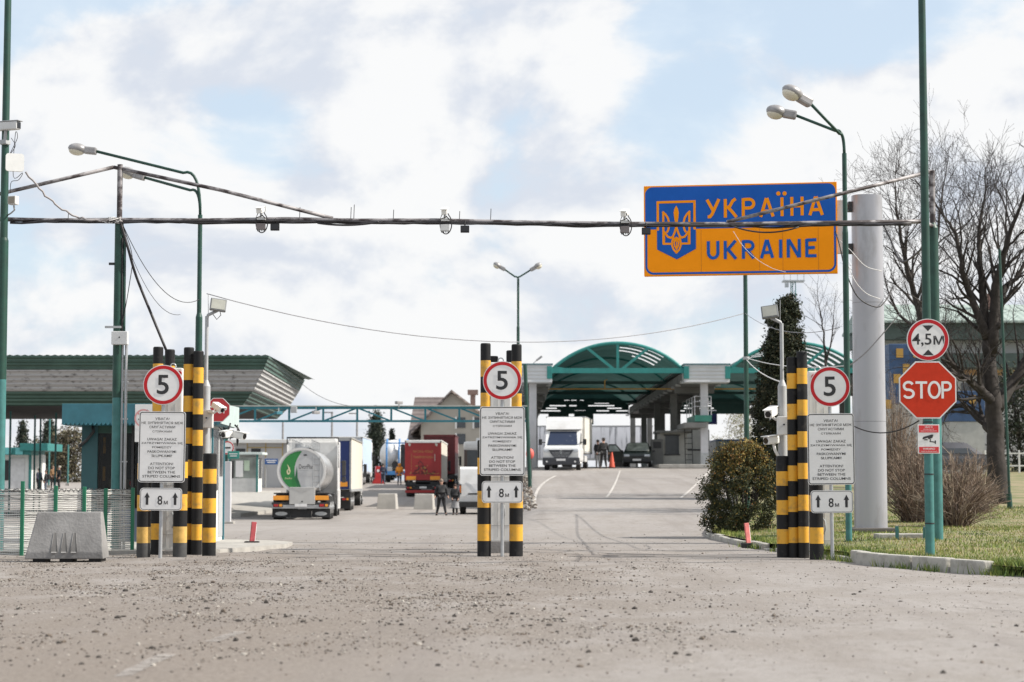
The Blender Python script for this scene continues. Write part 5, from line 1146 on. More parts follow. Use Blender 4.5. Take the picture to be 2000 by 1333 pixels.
for sg in (-.22, .22): b.beam((sg, 0, 0), (sg, .5, 2.1), .05, .05, INK)
b.build('rail', tl); b = MB()
for k in range(6): b.beam((-.22, .06+.075*k, .25+.33*k), (.22, .06+.075*k, .25+.33*k), .04, .04, INK)
b.build('rung', tl)
x = X(1316, 905, 123.5); tb = thing('inspection_booth', 'grey inspection booth with a dark window under the vaulted canopy', 'booth', (x, 123.5, G(x, 123.5))); b = MB(); b.box((0, 1.2, 1.05), (1.7, 2.4, 2.1), mat('booth_grey', (.34, .335, .31), .7), .03); b.build('wall', tb); b = MB(); b.box((-.1, -.02, 1.35), (.85, .05, 1.15), GLASS); w2 = b.build('window', tb); b = MB(); b.box((-.1, -.03, 1.95), (1.0, .06, .07), INK); b.box((-.1, -.03, .75), (1.0, .06, .07), INK); b.build('frame', w2); b = MB(); b.box((0, 1.0, 2.16), (2.2, 3.2, .14), GIRD, .02); b.build('roof', tb)
x = X(1284, 905, 123); tb = thing('machine_cabinet', 'dark grey upright cabinet left of the inspection booth', 'cabinet', (x, 123, G(x, 123))); b = MB(); b.box((0, .5, .85), (.75, .8, 1.7), mat('cabinet_dark', (.13, .13, .125), .6), .03); b.build('housing', tb); b = MB(); b.box((0, .09, 1.35), (.5, .03, .4), INK); b.build('screen', tb)
x = X(1380, 905, 128); tb = thing('inspection_booth', 'grey booth with a stripe behind the white canopy column', 'booth', (x-.9, 128, G(x, 128))); b = MB(); b.box((0, 1.5, 1.2), (2.2, 3, 2.4), mat('booth_grey2', (.40, .40, .39), .7), .03); b.build('wall', tb); b = MB(); b.box((0, -.02, 1.1), (2.2, .03, .1), INK); b.build('stripe', tb)
# ---- right background: building with green roof, kiosk in blue and yellow, white rail fence
d_ = 128.0; x0, x1 = X(1715, 660, d_), X(2120, 660, d_); z0 = 2.3
t = thing('green_roofed_building', 'pale building with green roof bands behind the bare trees', 'building', (x0, d_, z0)); w_ = x1-x0; q = lambda py: Z(py, d_)-z0
b = MB(); b.box((w_/2, 5, q(665)/2), (w_, 10, q(665)), mat('pale_wall', (.42, .42, .40), .7, var=.1, scale=.5)); b.build('wall', t)
b = MB(); b.box((w_/2, 4.6, q(650)), (w_+.6, 11.2, q(634)-q(665)), mat('band_green', (.055, .08, .07), .6)); b.build('upper_band', t)
b = MB(); b.box((w_/2, -.4, q(706)), (w_, 1.2, q(692)-q(720)), MATS['band_green']); b.build('lower_band', t)
b = MB(); b.prismx([(-1.5, q(634)), (-1.5, q(630)), (4.6, q(583)), (11, q(630)), (11, q(634))], -.5, w_, ribs(mat('roof_pale_green', (.28, .34, .31), .6, var=.1), 0, .5, .4, .04)); b.build('roof', t)
b = MB(); b.box((X(1948, 590, d_)-x0, 3, q(590)), (.6, .6, 1.6), mat('chimney_brown', (.16, .09, .075), .8)); b.build('chimney', t)
b = MB(); b.box((w_*.62, -.06, q(728)), (w_*.5, .08, .35), mat('ochre_strip', (.45, .26, .10), .6)); b.build('strip', t)
for px in (1760, 1830, 1900, 1960): b = MB(); b.box((X(px, 760, d_)-x0, -.05, q(770)), (1.5, .08, 1.4), GLASS); b.build('window', t)
KB = mat('kiosk_blue', (.03, .07, .16), .5, var=.3, scale=2); KY = mat('kiosk_yellow', (.42, .24, .05), .5)
for xa_, xb_, ya_, yb_, dd, lab, ybs in [(1738, 1806, 672, 790, 92, 'blue kiosk panel with yellow squares left of the stop sign', [(1757, 690), (1770, 720), (1752, 740), (1735, 790), (1790, 690)]), (1852, 1924, 764, 824, 95, 'blue kiosk panel with a yellow square right of the stop sign', [(1899, 781)])]:
    x0, x1 = X(xa_, 800, dd), X(xb_, 800, dd); gz_ = LZ((x0+x1)/2, dd); zt6, zb6 = Z(ya_, dd), Z(yb_, dd)
    t = thing('kiosk', lab, 'kiosk', ((x0+x1)/2, dd, gz_)); b = MB(); b.box((0, 1, (zt6+zb6)/2-gz_), (x1-x0, 2.0, zt6-zb6), KB, .03)
    b.build('body', t)
    if zb6 > gz_+.3: b = MB(); b.box((0, 1, (zb6-gz_)/2), (x1-x0-.1, 1.9, zb6-gz_), mat('kiosk_base', (.40, .40, .39), .7)); b.build('base', t)
    for (px, py) in ybs: b = MB(); b.box((X(px, py, dd)-(x0+x1)/2, -.02, Z(py, dd)-gz_), (.32, .05, .42), KY); b.build('yellow_square', t)
dd = 97.0; x0 = X(1925, 940, dd); t = thing('rail_fence', 'low white rail fence beyond the tree trunk at right', 'fence', (x0, dd, LZ(x0, dd))); WM = mat('rail_white', (.66, .66, .64), .5)
for i in range(6): b = MB(); b.box((i*.55, 0, .55), (.08, .08, 1.1), WM, .01); b.build('post', t)
b = MB(); b.box((1.4, 0, .95), (3.1, .06, .07), WM); b.box((1.4, 0, .35), (3.1, .06, .07), WM); b.build('rail', t)
x = X(1972, 940, 58); t = thing('thin_post', 'slim dark green post right of the big bare tree', 'post', (x, 58, LZ(x, 58))); b = MB(); b.cyl((0, 0, -.1), (-.18, 0, 7.6), .04, GREEN, n=8); b.build('shaft', t); b = MB(); b.cyl((0, 0, 0), (-.03, 0, .45), .08, GREEN, n=8); b.build('sleeve', t)
x = X(1549, 540, 140); t = thing('radio_mast', 'thin lattice radio mast with a small platform behind the dark thuja', 'mast', (x, 140, 2.4)); b = MB()
for sx, sy in ((-.2, 0), (.2, 0), (0, .35)): b.cyl((sx, sy, 0), (sx*.8, sy*.8, Z(550, 140)-2.4), .035, TEAL, n=6)
for k in range(22): b.beam((-.2, 0, k*.6), (.2, 0, k*.6+.6), .03, .03, TEAL)
b.build('lattice', t); b = MB(); zz = Z(550, 140)-2.4; b.box((0, 0, zz), (1.5, 1.0, .1), GALV); 
for sx in (-.7, -.25, .25, .7): b.cyl((sx, -.45, zz), (sx, -.45, zz+.6), .025, GALV, n=5)
b.box((0, -.45, zz+.6), (1.45, .04, .04), GALV); b.box((-.5, -.3, zz-.3), (.25, .25, .3), GALV); b.build('platform', t)
# distant light poles beyond the lorries
for px, top, d, lab in ((552, 823, 190, 'distant lamp post behind the white cab, leftmost of three'), (648, 806, 190, 'distant dark post above the blue lorry'), (697, 808, 190, 'distant post right of the blue lorry roof')):
    x = X(px, 900, d); t = thing('distant_lamp_post', lab, 'lamp post', (x, d, G(x, d)), group='distant lamp posts'); h = Z(top, d)-G(x, d); b = MB(); b.cyl((0, 0, 0), (0, 0, h), .13, HEADG, r1=.09, n=8); b.build('pole', t); b = MB(); b.box((-.35, 0, h), (.9, .2, .12), HEADG, .03); b.build('lamp_head', t)
# overhead wires
def wire(lab, a, c, s_, r=.012, m=None): return cable('overhead_wire', lab, sag(a, c, s_, 24), r, m or mat('wire_grey', (.22, .22, .24), .6))
wire('long thin overhead wire sagging from the left street lamp to the thin mast', P(404, 574, 46), P(1455, 612, 60), 1.0, .012)
wire('thin pale wire from the left canopy corner down to the lattice beam', P(584, 745, 110), P(735, 792, 86), .5, .014)
wire('thin wire from the thin mast past the border sign to the street lamp', P(1455, 612, 60), P(1640, 640, 39), .3, .008)
# ================================================================== VEHICLES
VW = mat('vehicle_white', (.70, .70, .695), .35, col2=(.56, .55, .53), mix=(.45, .75), scale=1.2, coat=.2)
TYRE = mat('tyre', (.02, .02, .02), .85, var=.3); RIM = mat('wheel_rim', (.38, .38, .38), .4, .6)
CHAS = mat('chassis_black', (.03, .03, .032), .7, var=.3)
ALU = mat('aluminium', (.55, .55, .55), .3, .75, col2=(.40, .39, .37), mix=(.5, .75), scale=1.2, stretch=(1, .4, 1))
REDL2 = mat('tail_red', (.42, .02, .02), .25); AMB = mat('marker_amber', (.85, .33, .03), .35)
def wheel(t, x, y, r, w, sub=True, rad=None):
    b = MB(); b.cyl((x-w/2, y, r), (x+w/2, y, r), r, TYRE, n=22); o = b.build('wheel', t)
    if sub:
        s_ = 1 if x > 0 else -1; b = MB(); b.cyl((x+s_*(w/2-.02), y, r), (x+s_*(w/2+.015), y, r), r*.58, RIM, r1=r*.5, n=16); b.cyl((x+s_*(w/2+.01), y, r), (x+s_*(w/2+.05), y, r), r*.2, GREYP, n=10); b.build('rim', o)
    return o
def rear_lights(t, xs, z, w=.34, h=.14, y=0):
    for x in xs:
        b = MB(); b.box((x, y-.015, z), (w, .04, h), INK, .01); o = b.build('tail_lamp', t); b = MB(); b.box((x-w*.2, y-.04, z), (w*.45, .02, h*.7), REDL2); b.box((x+w*.28, y-.04, z), (w*.28, .02, h*.7), AMB); b.build('lens', o)
def mudflaps(t, xs, y, z0, z1, w, emblem=False):
    for x in xs:
        b = MB(); b.box((x, y, (z0+z1)/2), (w, .02, z1-z0), RUBBER); o = b.build('mudflap', t)
        if emblem: b = MB(); b.add([(x+.26*math.cos(a), y-.013, (z0+z1)/2-.02+.085*math.sin(a)) for a in [k*math.pi/10 for k in range(20)]], [tuple(range(20))], mat('flap_print', (.42, .43, .43), .7)); b.build('flap_emblem', o)
def translucent(m, f=.55):
    t_ = m.node_tree; p = t_.nodes['Principled BSDF']; o = t_.nodes['Material Output']; tr = t_.nodes.new('ShaderNodeBsdfTranslucent'); mx = t_.nodes.new('ShaderNodeMixShader'); mx.inputs[0].default_value = f
    t_.links.new(p.inputs['Base Color'].links[0].from_socket, tr.inputs[0]); t_.links.new(p.outputs[0], mx.inputs[1]); t_.links.new(tr.outputs[0], mx.inputs[2]); t_.links.new(mx.outputs[0], o.inputs[0])
# ---- tank lorry
d = 86.0; xc = X(588, 1012, d); t = thing('tank_lorry', 'silver tank lorry with a green crescent on its rear end', 'tank truck', (xc, d, G(xc, d)+.0), R(2.8))
cz, rx, rz_ = 2.10, 1.02, .97; LT_ = 9.2
ring = lambda y, k=1.0, n=40: [(rx*k*math.cos(2*math.pi*i/n), y, cz+rz_*k*math.sin(2*math.pi*i/n)) for i in range(n)]
b = MB(); n = 40; R_ = [ring(.10), ring(LT_-.2), ring(LT_, .9)]
for q in range(2): b.add(R_[q]+R_[q+1], [(i, n+i, n+(i+1) % n, (i+1) % n) for i in range(n)], ALU, True)
b.add(R_[2], [tuple(range(n))], ALU); tk = b.build('tank', t)
b = MB(); TR = mat('tank_rim', (.66, .65, .63), .4, .2, var=.05)
q = [ring(.02, 1.03), ring(.14, 1.03), ring(.02, .93), ring(.06, .93)]
b.add(q[0]+q[1], [(i, n+i, n+(i+1) % n, (i+1) % n) for i in range(n)], TR, True); b.add(q[0]+q[2], [(i, (i+1) % n, n+(i+1) % n, n+i) for i in range(n)], TR, True); b.build('rear_rim', tk)
b = MB(); b.add(ring(.05, .95), [tuple(range(n))], mat('tank_end', (.50, .50, .50), .35, .35, var=.06)); b.build('rear_end', tk)
b = MB(); TG = mat('tank_green', (.022, .20, .045), .4, var=.05)
cr = [(.88*rx*math.cos(R(a)), cz+.88*rz_*math.sin(R(a))) for a in range(93, 268, 8)]+[(-.30*rx+.42*(abs(k)/5)**2*rx*.75+.0, cz+.88*rz_*k/5*.98) for k in range(-5, 6)]
b.poly(cr, .043, TG); b.poly([(-.28, cz-.35), (-.10, cz-.82), (.04, cz-.84), (-.16, cz-.3), (-.20, cz+.2)], .041, mat('tank_green_dark', (.02, .14, .05), .4)); b.build('green_crescent', tk)
b = MB(); CREAM = mat('emblem_cream', (.70, .62, .40), .5); b.poly([(-.64, cz-.02), (-.56, cz+.10), (-.62, cz+.30), (-.50, cz+.12), (-.47, cz-.0), (-.50, cz-.12), (-.56, cz-.17), (-.62, cz-.12)], .038, CREAM); b.poly([(-.58, cz-.05), (-.55, cz+.08), (-.52, cz-.05), (-.55, cz-.1)], .036, TG); b.text('OvocPlus', -.56, cz-.32, .038, .3, .07, CREAM); b.build('flame_emblem', tk)
b = MB(); b.text('DvorPlus', .20, cz+.18, .038, .62, .19, INK, bold=.0); b.text('TRANSPORT', .10, cz+.02, .038, .4, .045, GREYP); b.box((.22, .045, cz-.14), (.5, .004, .2), mat('text_panel_grey', (.48, .48, .48), .5)); b.build('lettering', tk)
b = MB(); b.box((.16, .03, cz+.68), (.14, .02, .05), INK); b.build('badge', tk)
b = MB()
for i in range(16):
    a = 2*math.pi*(i+.5)/16; b.box((0, 0, 0), (.17, .006, .05), AMB if i % 2 else SIGNR, 0, Matrix.Translation((.98*rx*math.cos(a), .03, cz+.98*rz_*math.sin(a))) @ Matrix.Rotation(-a+math.pi/2, 4, 'Y'))
b.build('reflector_strip', tk)
b = MB()
for sx in (.50, .80): b.cyl((sx, -.05, cz-.85), (sx, -.05, cz+.62), .022, GALV, n=6)
for k in range(6): b.cyl((.50, -.05, cz-.72+.25*k), (.80, -.05, cz-.72+.25*k), .018, GALV, n=6)
b.build('ladder', t)
b = MB(); b.box((0, LT_*.5, cz+rz_+.05), (.7, LT_*.8, .04), GALV)
for k in range(5): b.cyl((-.1, 1.2+k*1.7, cz+rz_), (-.1, 1.2+k*1.7, cz+rz_+.22), .26, GALV, n=14)
for sx in (-.42, .42):
    b.cyl((sx, .6, cz+rz_+.38), (sx, LT_-.8, cz+rz_+.38), .022, GALV, n=6)
    for k in range(8): b.cyl((sx, .6+k, cz+rz_-.05), (sx, .6+k, cz+rz_+.38), .016, GALV, n=5)
b.build('catwalk', t)
b = MB(); b.box((0, 5, 1.0), (1.0, 9.5, .28), CHAS); b.box((0, .6, .95), (2.2, .9, .3), CHAS, .03); b.build('chassis', t)
b = MB(); b.box((.05, -.05, 1.03), (1.10, .3, .74), mat('hose_box', (.50, .49, .47), .4, .4, var=.08), .02); b.poly([(-.48, 1.38), (.58, 1.38), (.05, 1.14)], -.206, mat('hose_box_dent', (.44, .43, .415), .4, .4)); b.box((.05, -.21, .78), (.06, .03, .06), INK); b.build('hose_box', t)
b = MB(); b.box((0, -.08, .56), (2.5, .2, .16), mat('bumper_grey', (.36, .36, .36), .5), .02); b.box((0, -.15, .70), (2.5, .06, .10), CHAS); b.build('bumper', t)
b = MB(); b.box((.0, -.2, .62), (.52, .02, .12), SIGNW); b.build('number_plate', t)
rear_lights(t, (-.98, .98), .62, .42, .15, -.18)
for sx in (-.86, .86): b = MB(); b.box((sx, -.16, .94), (.66, .03, .19), AMB, .004); b.build('marker_board', t); b = MB(); b.cyl((sx, .75, 1.14), (sx, .76, 1.14), .01, CHAS, n=4); b.box((sx, .7, 1.13), (.66, 1.3, .05), CHAS, .02); b.build('mudguard', t)
mudflaps(t, (-.85, .85), .05, .10, .46, .78, True); b = MB(); b.box((0, .04, .27), (.9, .02, .36), RUBBER); b.build('mudflap', t)
for y in (.85, 2.15, 3.45):
    for sx in (-1.05, 1.05): wheel(t, sx, y, .5, .36)
b = MB(); b.cyl((.95, 4.6, .9), (.95, 5.9, .9), .16, ALU, n=12); b.box((1.05, 6.6, .85), (.3, 1.4, .5), CHAS, .03); b.build('side_tank', t)
# tractor
cy = LT_+.45; b = MB(); b.box((0, cy+1.1, 2.2), (2.46, 2.2, 2.8), VW, .10); b.box((0, cy+.9, 3.6), (2.3, 1.6, .26), VW, .1); cb = b.build('cab', t)
b = MB()
for sx in (-1.2, 1.2): b.box((sx, cy-.25, 2.2), (.06, .55, 2.4), VW, .02)
b.tube([(-1.22, cy-.2, 2.3), (-1.22, cy-.2, 3.74), (1.22, cy-.2, 3.74), (1.22, cy-.2, 2.3)], .05, CHAS, 6); b.build('air_deflector', cb)
b = MB(); b.box((1.42, cy+1.9, 2.3), (.2, .16, .75), CHAS, .04); b.box((1.42, cy+1.95, 1.75), (.2, .16, .3), CHAS, .04); b.cyl((1.2, cy+2, 2.6), (1.42, cy+1.9, 2.6), .03, CHAS, n=6); b.build('mirror', cb)
b = MB(); b.box((1.22, cy+.4, .8), (.1, 2.5, .9), VW, .03); b.build('side_skirt', t)
for sx in (-1.02, 1.02): wheel(t, sx, cy-.6, .5, .36); wheel(t, sx, cy+2.0, .5, .36)
# ---- curtain-side lorries
def trailer(name, label, px_r, d, W, H, ln, side, rear, roof, rz=0, zoff=0, rearfn=None, cabcol=None, x=None):
    xr_ = X(px_r, 950, d) if x is None else x; t = thing(name, label, 'truck', (xr_-W/2*math.cos(rz), d, G(xr_-W/2, d)+zoff), rz)
    b = MB(); b.box((0, ln/2, 1.15+(H-1.15)/2), (W-.02, ln, H-1.15), side); o = b.build('curtain', t)
    b = MB(); b.box((0, ln/2, H+.02), (W+.06, ln+.06, .08), roof, .01); b.build('roof', t)
    b = MB(); b.box((0, -.03, 1.15+(H-1.15)/2), (W-.06, .05, H-1.2), rear); r = b.build('rear_doors', t)
    b = MB()
    for sx in (-W/2+.05, W/2-.05): b.box((sx, -.05, 1.15+(H-1.15)/2), (.09, .1, H-1.15), GREYP if cabcol is None else rear)
    b.box((0, -.05, H-.06), (W, .1, .14), GREYP if cabcol is None else roof); b.build('rear_frame', t)
    b = MB(); b.box((0, ln/2, 1.05), (1.0, ln, .3), CHAS); b.box((0, .0, .62), (W*.95, .18, .18), CHAS, .02); b.box((0, .1, .9), (W*.98, .2, .3), CHAS, .02); b.build('chassis', t)
    b = MB(); b.box((W/2-.02, ln/2, 1.12), (.06, ln, .14), GREYP)
    for k in range(int(ln/1.2)): b.box((W/2+.005, .6+1.2*k, 1.0), (.015, .06, .3), INK)
    b.build('side_rail', t)
    rear_lights(t, (-W*.38, W*.38), .64, .4, .15, -.1)
    b = MB(); b.box((0, -.11, .66), (.5, .02, .12), SIGNW); b.build('number_plate', t)
    for y in (1.3, 2.6, 3.9):
        for sx in (-1.02, 1.02): wheel(t, sx, y, .48, .36)
    mudflaps(t, (-.9, .9), .55, .1, .6, .6)
    b = MB(); b.box((0, ln+1.3, 2.3), (2.4, 2.0, 3.1), cabcol or VW, .1); c = b.build('cab', t); b = MB(); b.box((1.36, ln+2.1, 2.3), (.2, .16, .8), CHAS, .04); b.cyl((1.1, ln+2.1, 2.6), (1.36, ln+2.1, 2.6), .03, CHAS, n=6); b.build('mirror', c); b = MB(); b.box((1.205, ln+1.6, 2.6), (.02, .8, .7), GLASS); b.build('side_window', c)
    for sx in (-1.02, 1.02): wheel(t, sx, ln+1.9, .5, .36); wheel(t, sx, ln-.6, .5, .36)
    if rearfn: rearfn(t, r, W, H)
    return t
TARP = mat('tarp_cream', (.60, .56, .49), .6, var=.07, scale=.8); TBLUE = mat('tarp_blue', (.018, .04, .17), .5, var=.1, scale=1); TLB = mat('tarp_light_blue', (.42, .52, .66), .6, var=.06)
def rear_blue(t, r, W, H):
    b = MB(); b.box((W*.30, -.07, 1.45), (.62, .03, .26), AMB); b.box((-W*.30, -.07, 1.45), (.62, .03, .26), AMB); b.build('marker_board', t)
    b = MB(); b.box((0, -.06, 2.5), (.03, .02, 2.6), INK); b.build('door_seam', r)
trailer('curtain_lorry', 'curtain-side lorry with dark blue rear doors and cream side, right of the tanker', 686, 109, 2.55, 3.95, 13.2, TARP, TBLUE, mat('roof_edge', (.30, .29, .27), .6), rearfn=rear_blue, rz=R(1.7))
trailer('curtain_lorry', 'light blue lorry farthest back in the left lane, cab showing', 708, 165, 2.55, 4.0, 10.5, TLB, mat('rear_pale', (.50, .54, .6), .6), VW)
DR = mat('lorry_red', (.33, .026, .026), .45, var=.1, scale=1.5); DRD = mat('lorry_red_dark', (.11, .012, .014), .5, var=.2); GOLD = mat('print_gold', (.40, .20, .06), .6)
def rear_red(t, r, W, H):
    b = MB()
    for sx in (-.86, .86): b.box((sx, -.07, 1.32), (.72, .03, .26), AMB)
    b.build('marker_board', t)
    b = MB(); b.text('NATURAL WORLD', 0, 3.18, -.062, 1.4, .17, GOLD); b.text('TRANSPORTATION', 0, 2.78, -.062, 1.4, .17, GOLD); b.build('lettering', r)
    b = MB(); rr = random.Random(3)
    for k in range(30):
        a = rr.uniform(0, 6.28); q = rr.uniform(0, .42); x, z = q*math.cos(a)*1.1, 2.05+q*math.sin(a)*.9
        b.stroke([(x, z), (x+rr.uniform(-.25, .25), z+rr.uniform(-.12, .2))], rr.uniform(.03, .09), -.0605-.0004*k, rr.choice([DRD, INK, DRD, GOLD]))
    for k in range(26):
        x = rr.uniform(-1.0, 1.0); b.stroke([(x, 1.55+rr.uniform(0, .1)), (x+rr.uniform(-.3, .3), 1.65+rr.uniform(0, .22))], rr.uniform(.03, .07), -.074-.0004*k, rr.choice([GOLD, DRD, mat('print_olive', (.13, .11, .03), .6), DRD]))
    b.build('flame_print', r)
    b = MB()
    for sx in (-.98, .9): b.poly([(sx-.05, 3.78), (sx+.13, 3.70), (sx+.05, 3.52), (sx-.08, 3.66)], -.0604, TARP)
    b.stroke([(-.82, 1.9), (-.82, 3.0)], .02, -.0606, GOLD); b.stroke([(.82, 2.5), (.82, 3.0)], .04, -.0606, TARP); b.build('corner_print', r)
    b = MB(); b.box((0, -.12, .38), (2.5, .1, .2), DR, .02); b.build('red_bumper', t)
trailer('curtain_lorry', 'red curtain-side lorry with dark printed motif on its rear doors', 862, 140, 2.56, 3.92, 13.0, TARP, DR, mat('roof_white', (.75, .74, .72), .5), rearfn=rear_red, cabcol=DRD)
trailer('curtain_lorry', 'dark red lorry just ahead and right of the red printed one', 889, 158, 2.5, 4.2, 9, DRD, DRD, DRD, cabcol=VW)
# ---- blue and white silo lorry
d = 178; x = X(770, 935, d); t = thing('silo_lorry', 'white silo lorry with blue frames beside the person in orange', 'truck', (x, d, G(x, d))); SB = mat('silo_blue', (.05, .20, .45), .5, var=.1)
b = MB(); b.ell((-.25, 2.2, 2.5), (1.2, 2.6, 1.35), VW, 20, 12); b.box((.1, 6.5, 2.3), (2.4, 6.5, 2.2), VW, .5); b.build('tank', t)
b = MB()
for sx in (-.65, .45, 1.15): b.tube([(sx, -.6, .7), (sx, -.6, 2.9), (sx, .3, 3.85)], .09, SB, 6)
b.box((.2, -.62, 3.5), (1.9, .1, .12), SB); b.box((.1, -.5, .85), (2.5, .3, .35), SB, .03); b.build('frame', t)
b = MB(); b.box((.85, -.2, 2.3), (.55, .4, 2.2), CHAS, .05); b.cyl((.1, -.5, 1.6), (.1, -.2, 1.6), .3, CHAS, n=14); b.box((-.4, -.5, 1.2), (.5, .3, .4), GREYP, .05); b.build('pump_gear', t)
b = MB(); b.box((0, 5, .9), (1.0, 10, .3), CHAS); b.build('chassis', t); rear_lights(t, (-.95, .95), .75, .35, .14, -.66)
for y in (.8, 2.1, 8.6):
    for sx in (-1.05, 1.05): wheel(t, sx, y, .5, .36)
# ---- white cargo van behind the middle columns (rear view)
d = 99.0; W = 1.95; x = X(896, 1000, d)+W/2; t = thing('cargo_van', 'white cargo van seen from behind, half hidden by the middle gate', 'van', (x, d, G(x, d)))
prof_y = [(0, .38), (-.02, .9), (.02, 1.5), (.16, 2.25), (.4, 2.36), (3.6, 2.36), (4.3, 1.5), (5.1, 1.15), (5.2, .4)]
b = MB(); q = [(y, z) for y, z in prof_y]; b.prismx(q, -W/2+.06, W/2-.06, VW); b.box((0, 2.5, 1.0), (W, 4.8, 1.0), VW, .12); b.build('body', t)
b = MB(); b.box((0, -.05, .5), (W*.98, .16, .28), CHAS, .04); b.build('bumper', t); b = MB(); b.box((0, -.03, 1.02), (1.05, .03, .07), INK, .01); b.box((.0, -.02, 1.35), (.012, .02, 1.6), GREYP); b.build('door_trim', t)
b = MB(); b.box((.3, -.05, .8), (.5, .02, .12), SIGNW); b.build('number_plate', t); rear_lights(t, (-.9, .9), 1.25, .10, .5, -.0)
for y in (.9, 4.1):
    for sx in (-.82, .82): wheel(t, sx, y, .34, .22)
# ---- coach behind it
d = 128.0; x = X(906, 905, d)+1.25; t = thing('coach', 'white-roofed coach with a dark rear window behind the cargo van', 'bus', (x, d, G(x, d))); CO = mat('coach_dark', (.05, .03, .03), .35, var=.2)
H = Z(862, d)-t.location.z
b = MB(); b.box((0, 5.5, H*.55), (2.5, 11, H*.86), CO, .18); b.build('body', t); b = MB(); b.box((0, 5.5, H*.92), (2.56, 11.1, H*.15), VW, .2); b.box((.3, 3, H+.08), (1.6, 3, .3), VW, .1); b.build('roof', t); b = MB(); b.box((0, -.02, H*.72), (2.1, .06, H*.26), GLASS, .02); b.build('rear_window', t); rear_lights(t, (-1.05, 1.05), H*.42, .25, .5, 0); b = MB(); b.box((0, -.03, H*.5), (1.8, .04, .3), DR); b.build('red_band', t)
for y in (2.2, 8.4):
    for sx in (-1.08, 1.08): wheel(t, sx, y, .5, .3)
# ---- box van facing the camera under the canopy
d = 112.5; x = X(1096, 922, d); rz = R(-7); t = thing('box_van', 'white box van with black grille facing forward under the canopy', 'van', (x, d, G(x, d)), rz)
b = MB()       # cab: side profile (y,z)
b.prismx([(.02, .45), (-.02, .95), (.05, 1.22), (.75, 1.42), (1.45, 2.28), (2.6, 2.40), (2.6, .45)], -.98, .98, VW); b.box((0, 1.35, .9), (2.08, 2.55, .85), VW, .14); cb = b.build('cab', t)
b = MB(); b.add([(-.86, .735, 1.45), (.86, .735, 1.45), (.76, 1.40, 2.24), (-.76, 1.40, 2.24)], [(0, 1, 2, 3)], mat('windscreen', (.016, .024, .055), .1, col2=(.16, .18, .22), mix=(.56, .72), scale=2.2, spec=.7)); ws = b.build('windscreen', cb)
b = MB(); b.add([(.995, .9, 1.5), (.995, 1.9, 1.5), (.995, 1.9, 2.15), (.995, 1.45, 2.15)], [(0, 1, 2, 3)], GLASS); b.build('side_window', cb)
b = MB(); b.prism([(-.72, 1.16), (.72, 1.16), (.62, .98), (.40, .70), (-.40, .70), (-.62, .98)], -.075, .0, mat('grille_dark', (.035, .037, .045), .5)); g = b.build('grille', cb)
b = MB()
for z in (.78, .86, .94, 1.02): b.box((0, -.08, z), (1.0-(.98-z)*.6, .01, .02), GREYP)
b.stroke([(-.74, 1.16), (-.60, .96), (-.40, .70), (.40, .70), (.60, .96), (.74, 1.16)], .035, -.082, GALV); b.build('chrome_strip', g)
b = MB(); b.poly([(0, 1.20), (.075, 1.07), (0, .94), (-.075, 1.07)], -.088, GALV); b.poly([(0, 1.15), (.04, 1.07), (0, .99), (-.04, 1.07)], -.090, INK); b.build('diamond_emblem', g)
b = MB(); b.box((0, -.02, .52), (2.1, .22, .42), mat('bumper_black', (.045, .047, .055), .6), .06); bp_ = b.build('bumper', t); b = MB(); b.box((0, -.14, .60), (.52, .02, .12), SIGNW); b.build('number_plate', bp_)
for sx in (-.80, .80):
    b = MB(); b.box((sx, .02, 1.12), (.36, .12, .20), mat('headlamp', (.55, .57, .6), .1, .2), .05); b.build('headlight', cb)
    b = MB(); b.cyl((sx, -.14, .5), (sx, -.12, .5), .055, SIGNW, n=12); b.build('fog_lamp', bp_)
    b = MB(); b.box((sx*1.58, .85, 1.62), (.20, .14, .34), CHAS, .04); b.cyl((sx*1.2, .95, 1.6), (sx*1.5, .88, 1.6), .03, CHAS, n=6); b.build('mirror', cb)
b = MB(); b.box((0, 5.2, 2.05), (2.25, 5.0, 2.05), mat('box_cream', (.66, .63, .56), .5, var=.04), .02); bx_ = b.build('box_body', t); b = MB(); b.box((0, 5.2, 3.1), (2.28, 5.04, .06), GREYP); b.box((1.13, 5.2, 1.08), (.02, 5.0, .1), GREYP); b.build('edge_trim', bx_)
b = MB(); b.prismx([(1.3, 2.35), (1.62, 2.9), (2.0, 3.06), (2.66, 3.06), (2.66, 2.4)], -1.0, 1.0, VW); b.build('wind_deflector', t)
b = MB(); b.box((0, 4.5, .6), (.9, 6.5, .25), CHAS); b.box((1.0, 3.9, .7), (.15, 1.6, .35), VW, .02); b.build('chassis', t)
for y in (.95, 5.4):
    for sx in (-.9, .9): wheel(t, sx, y, .35, .24)
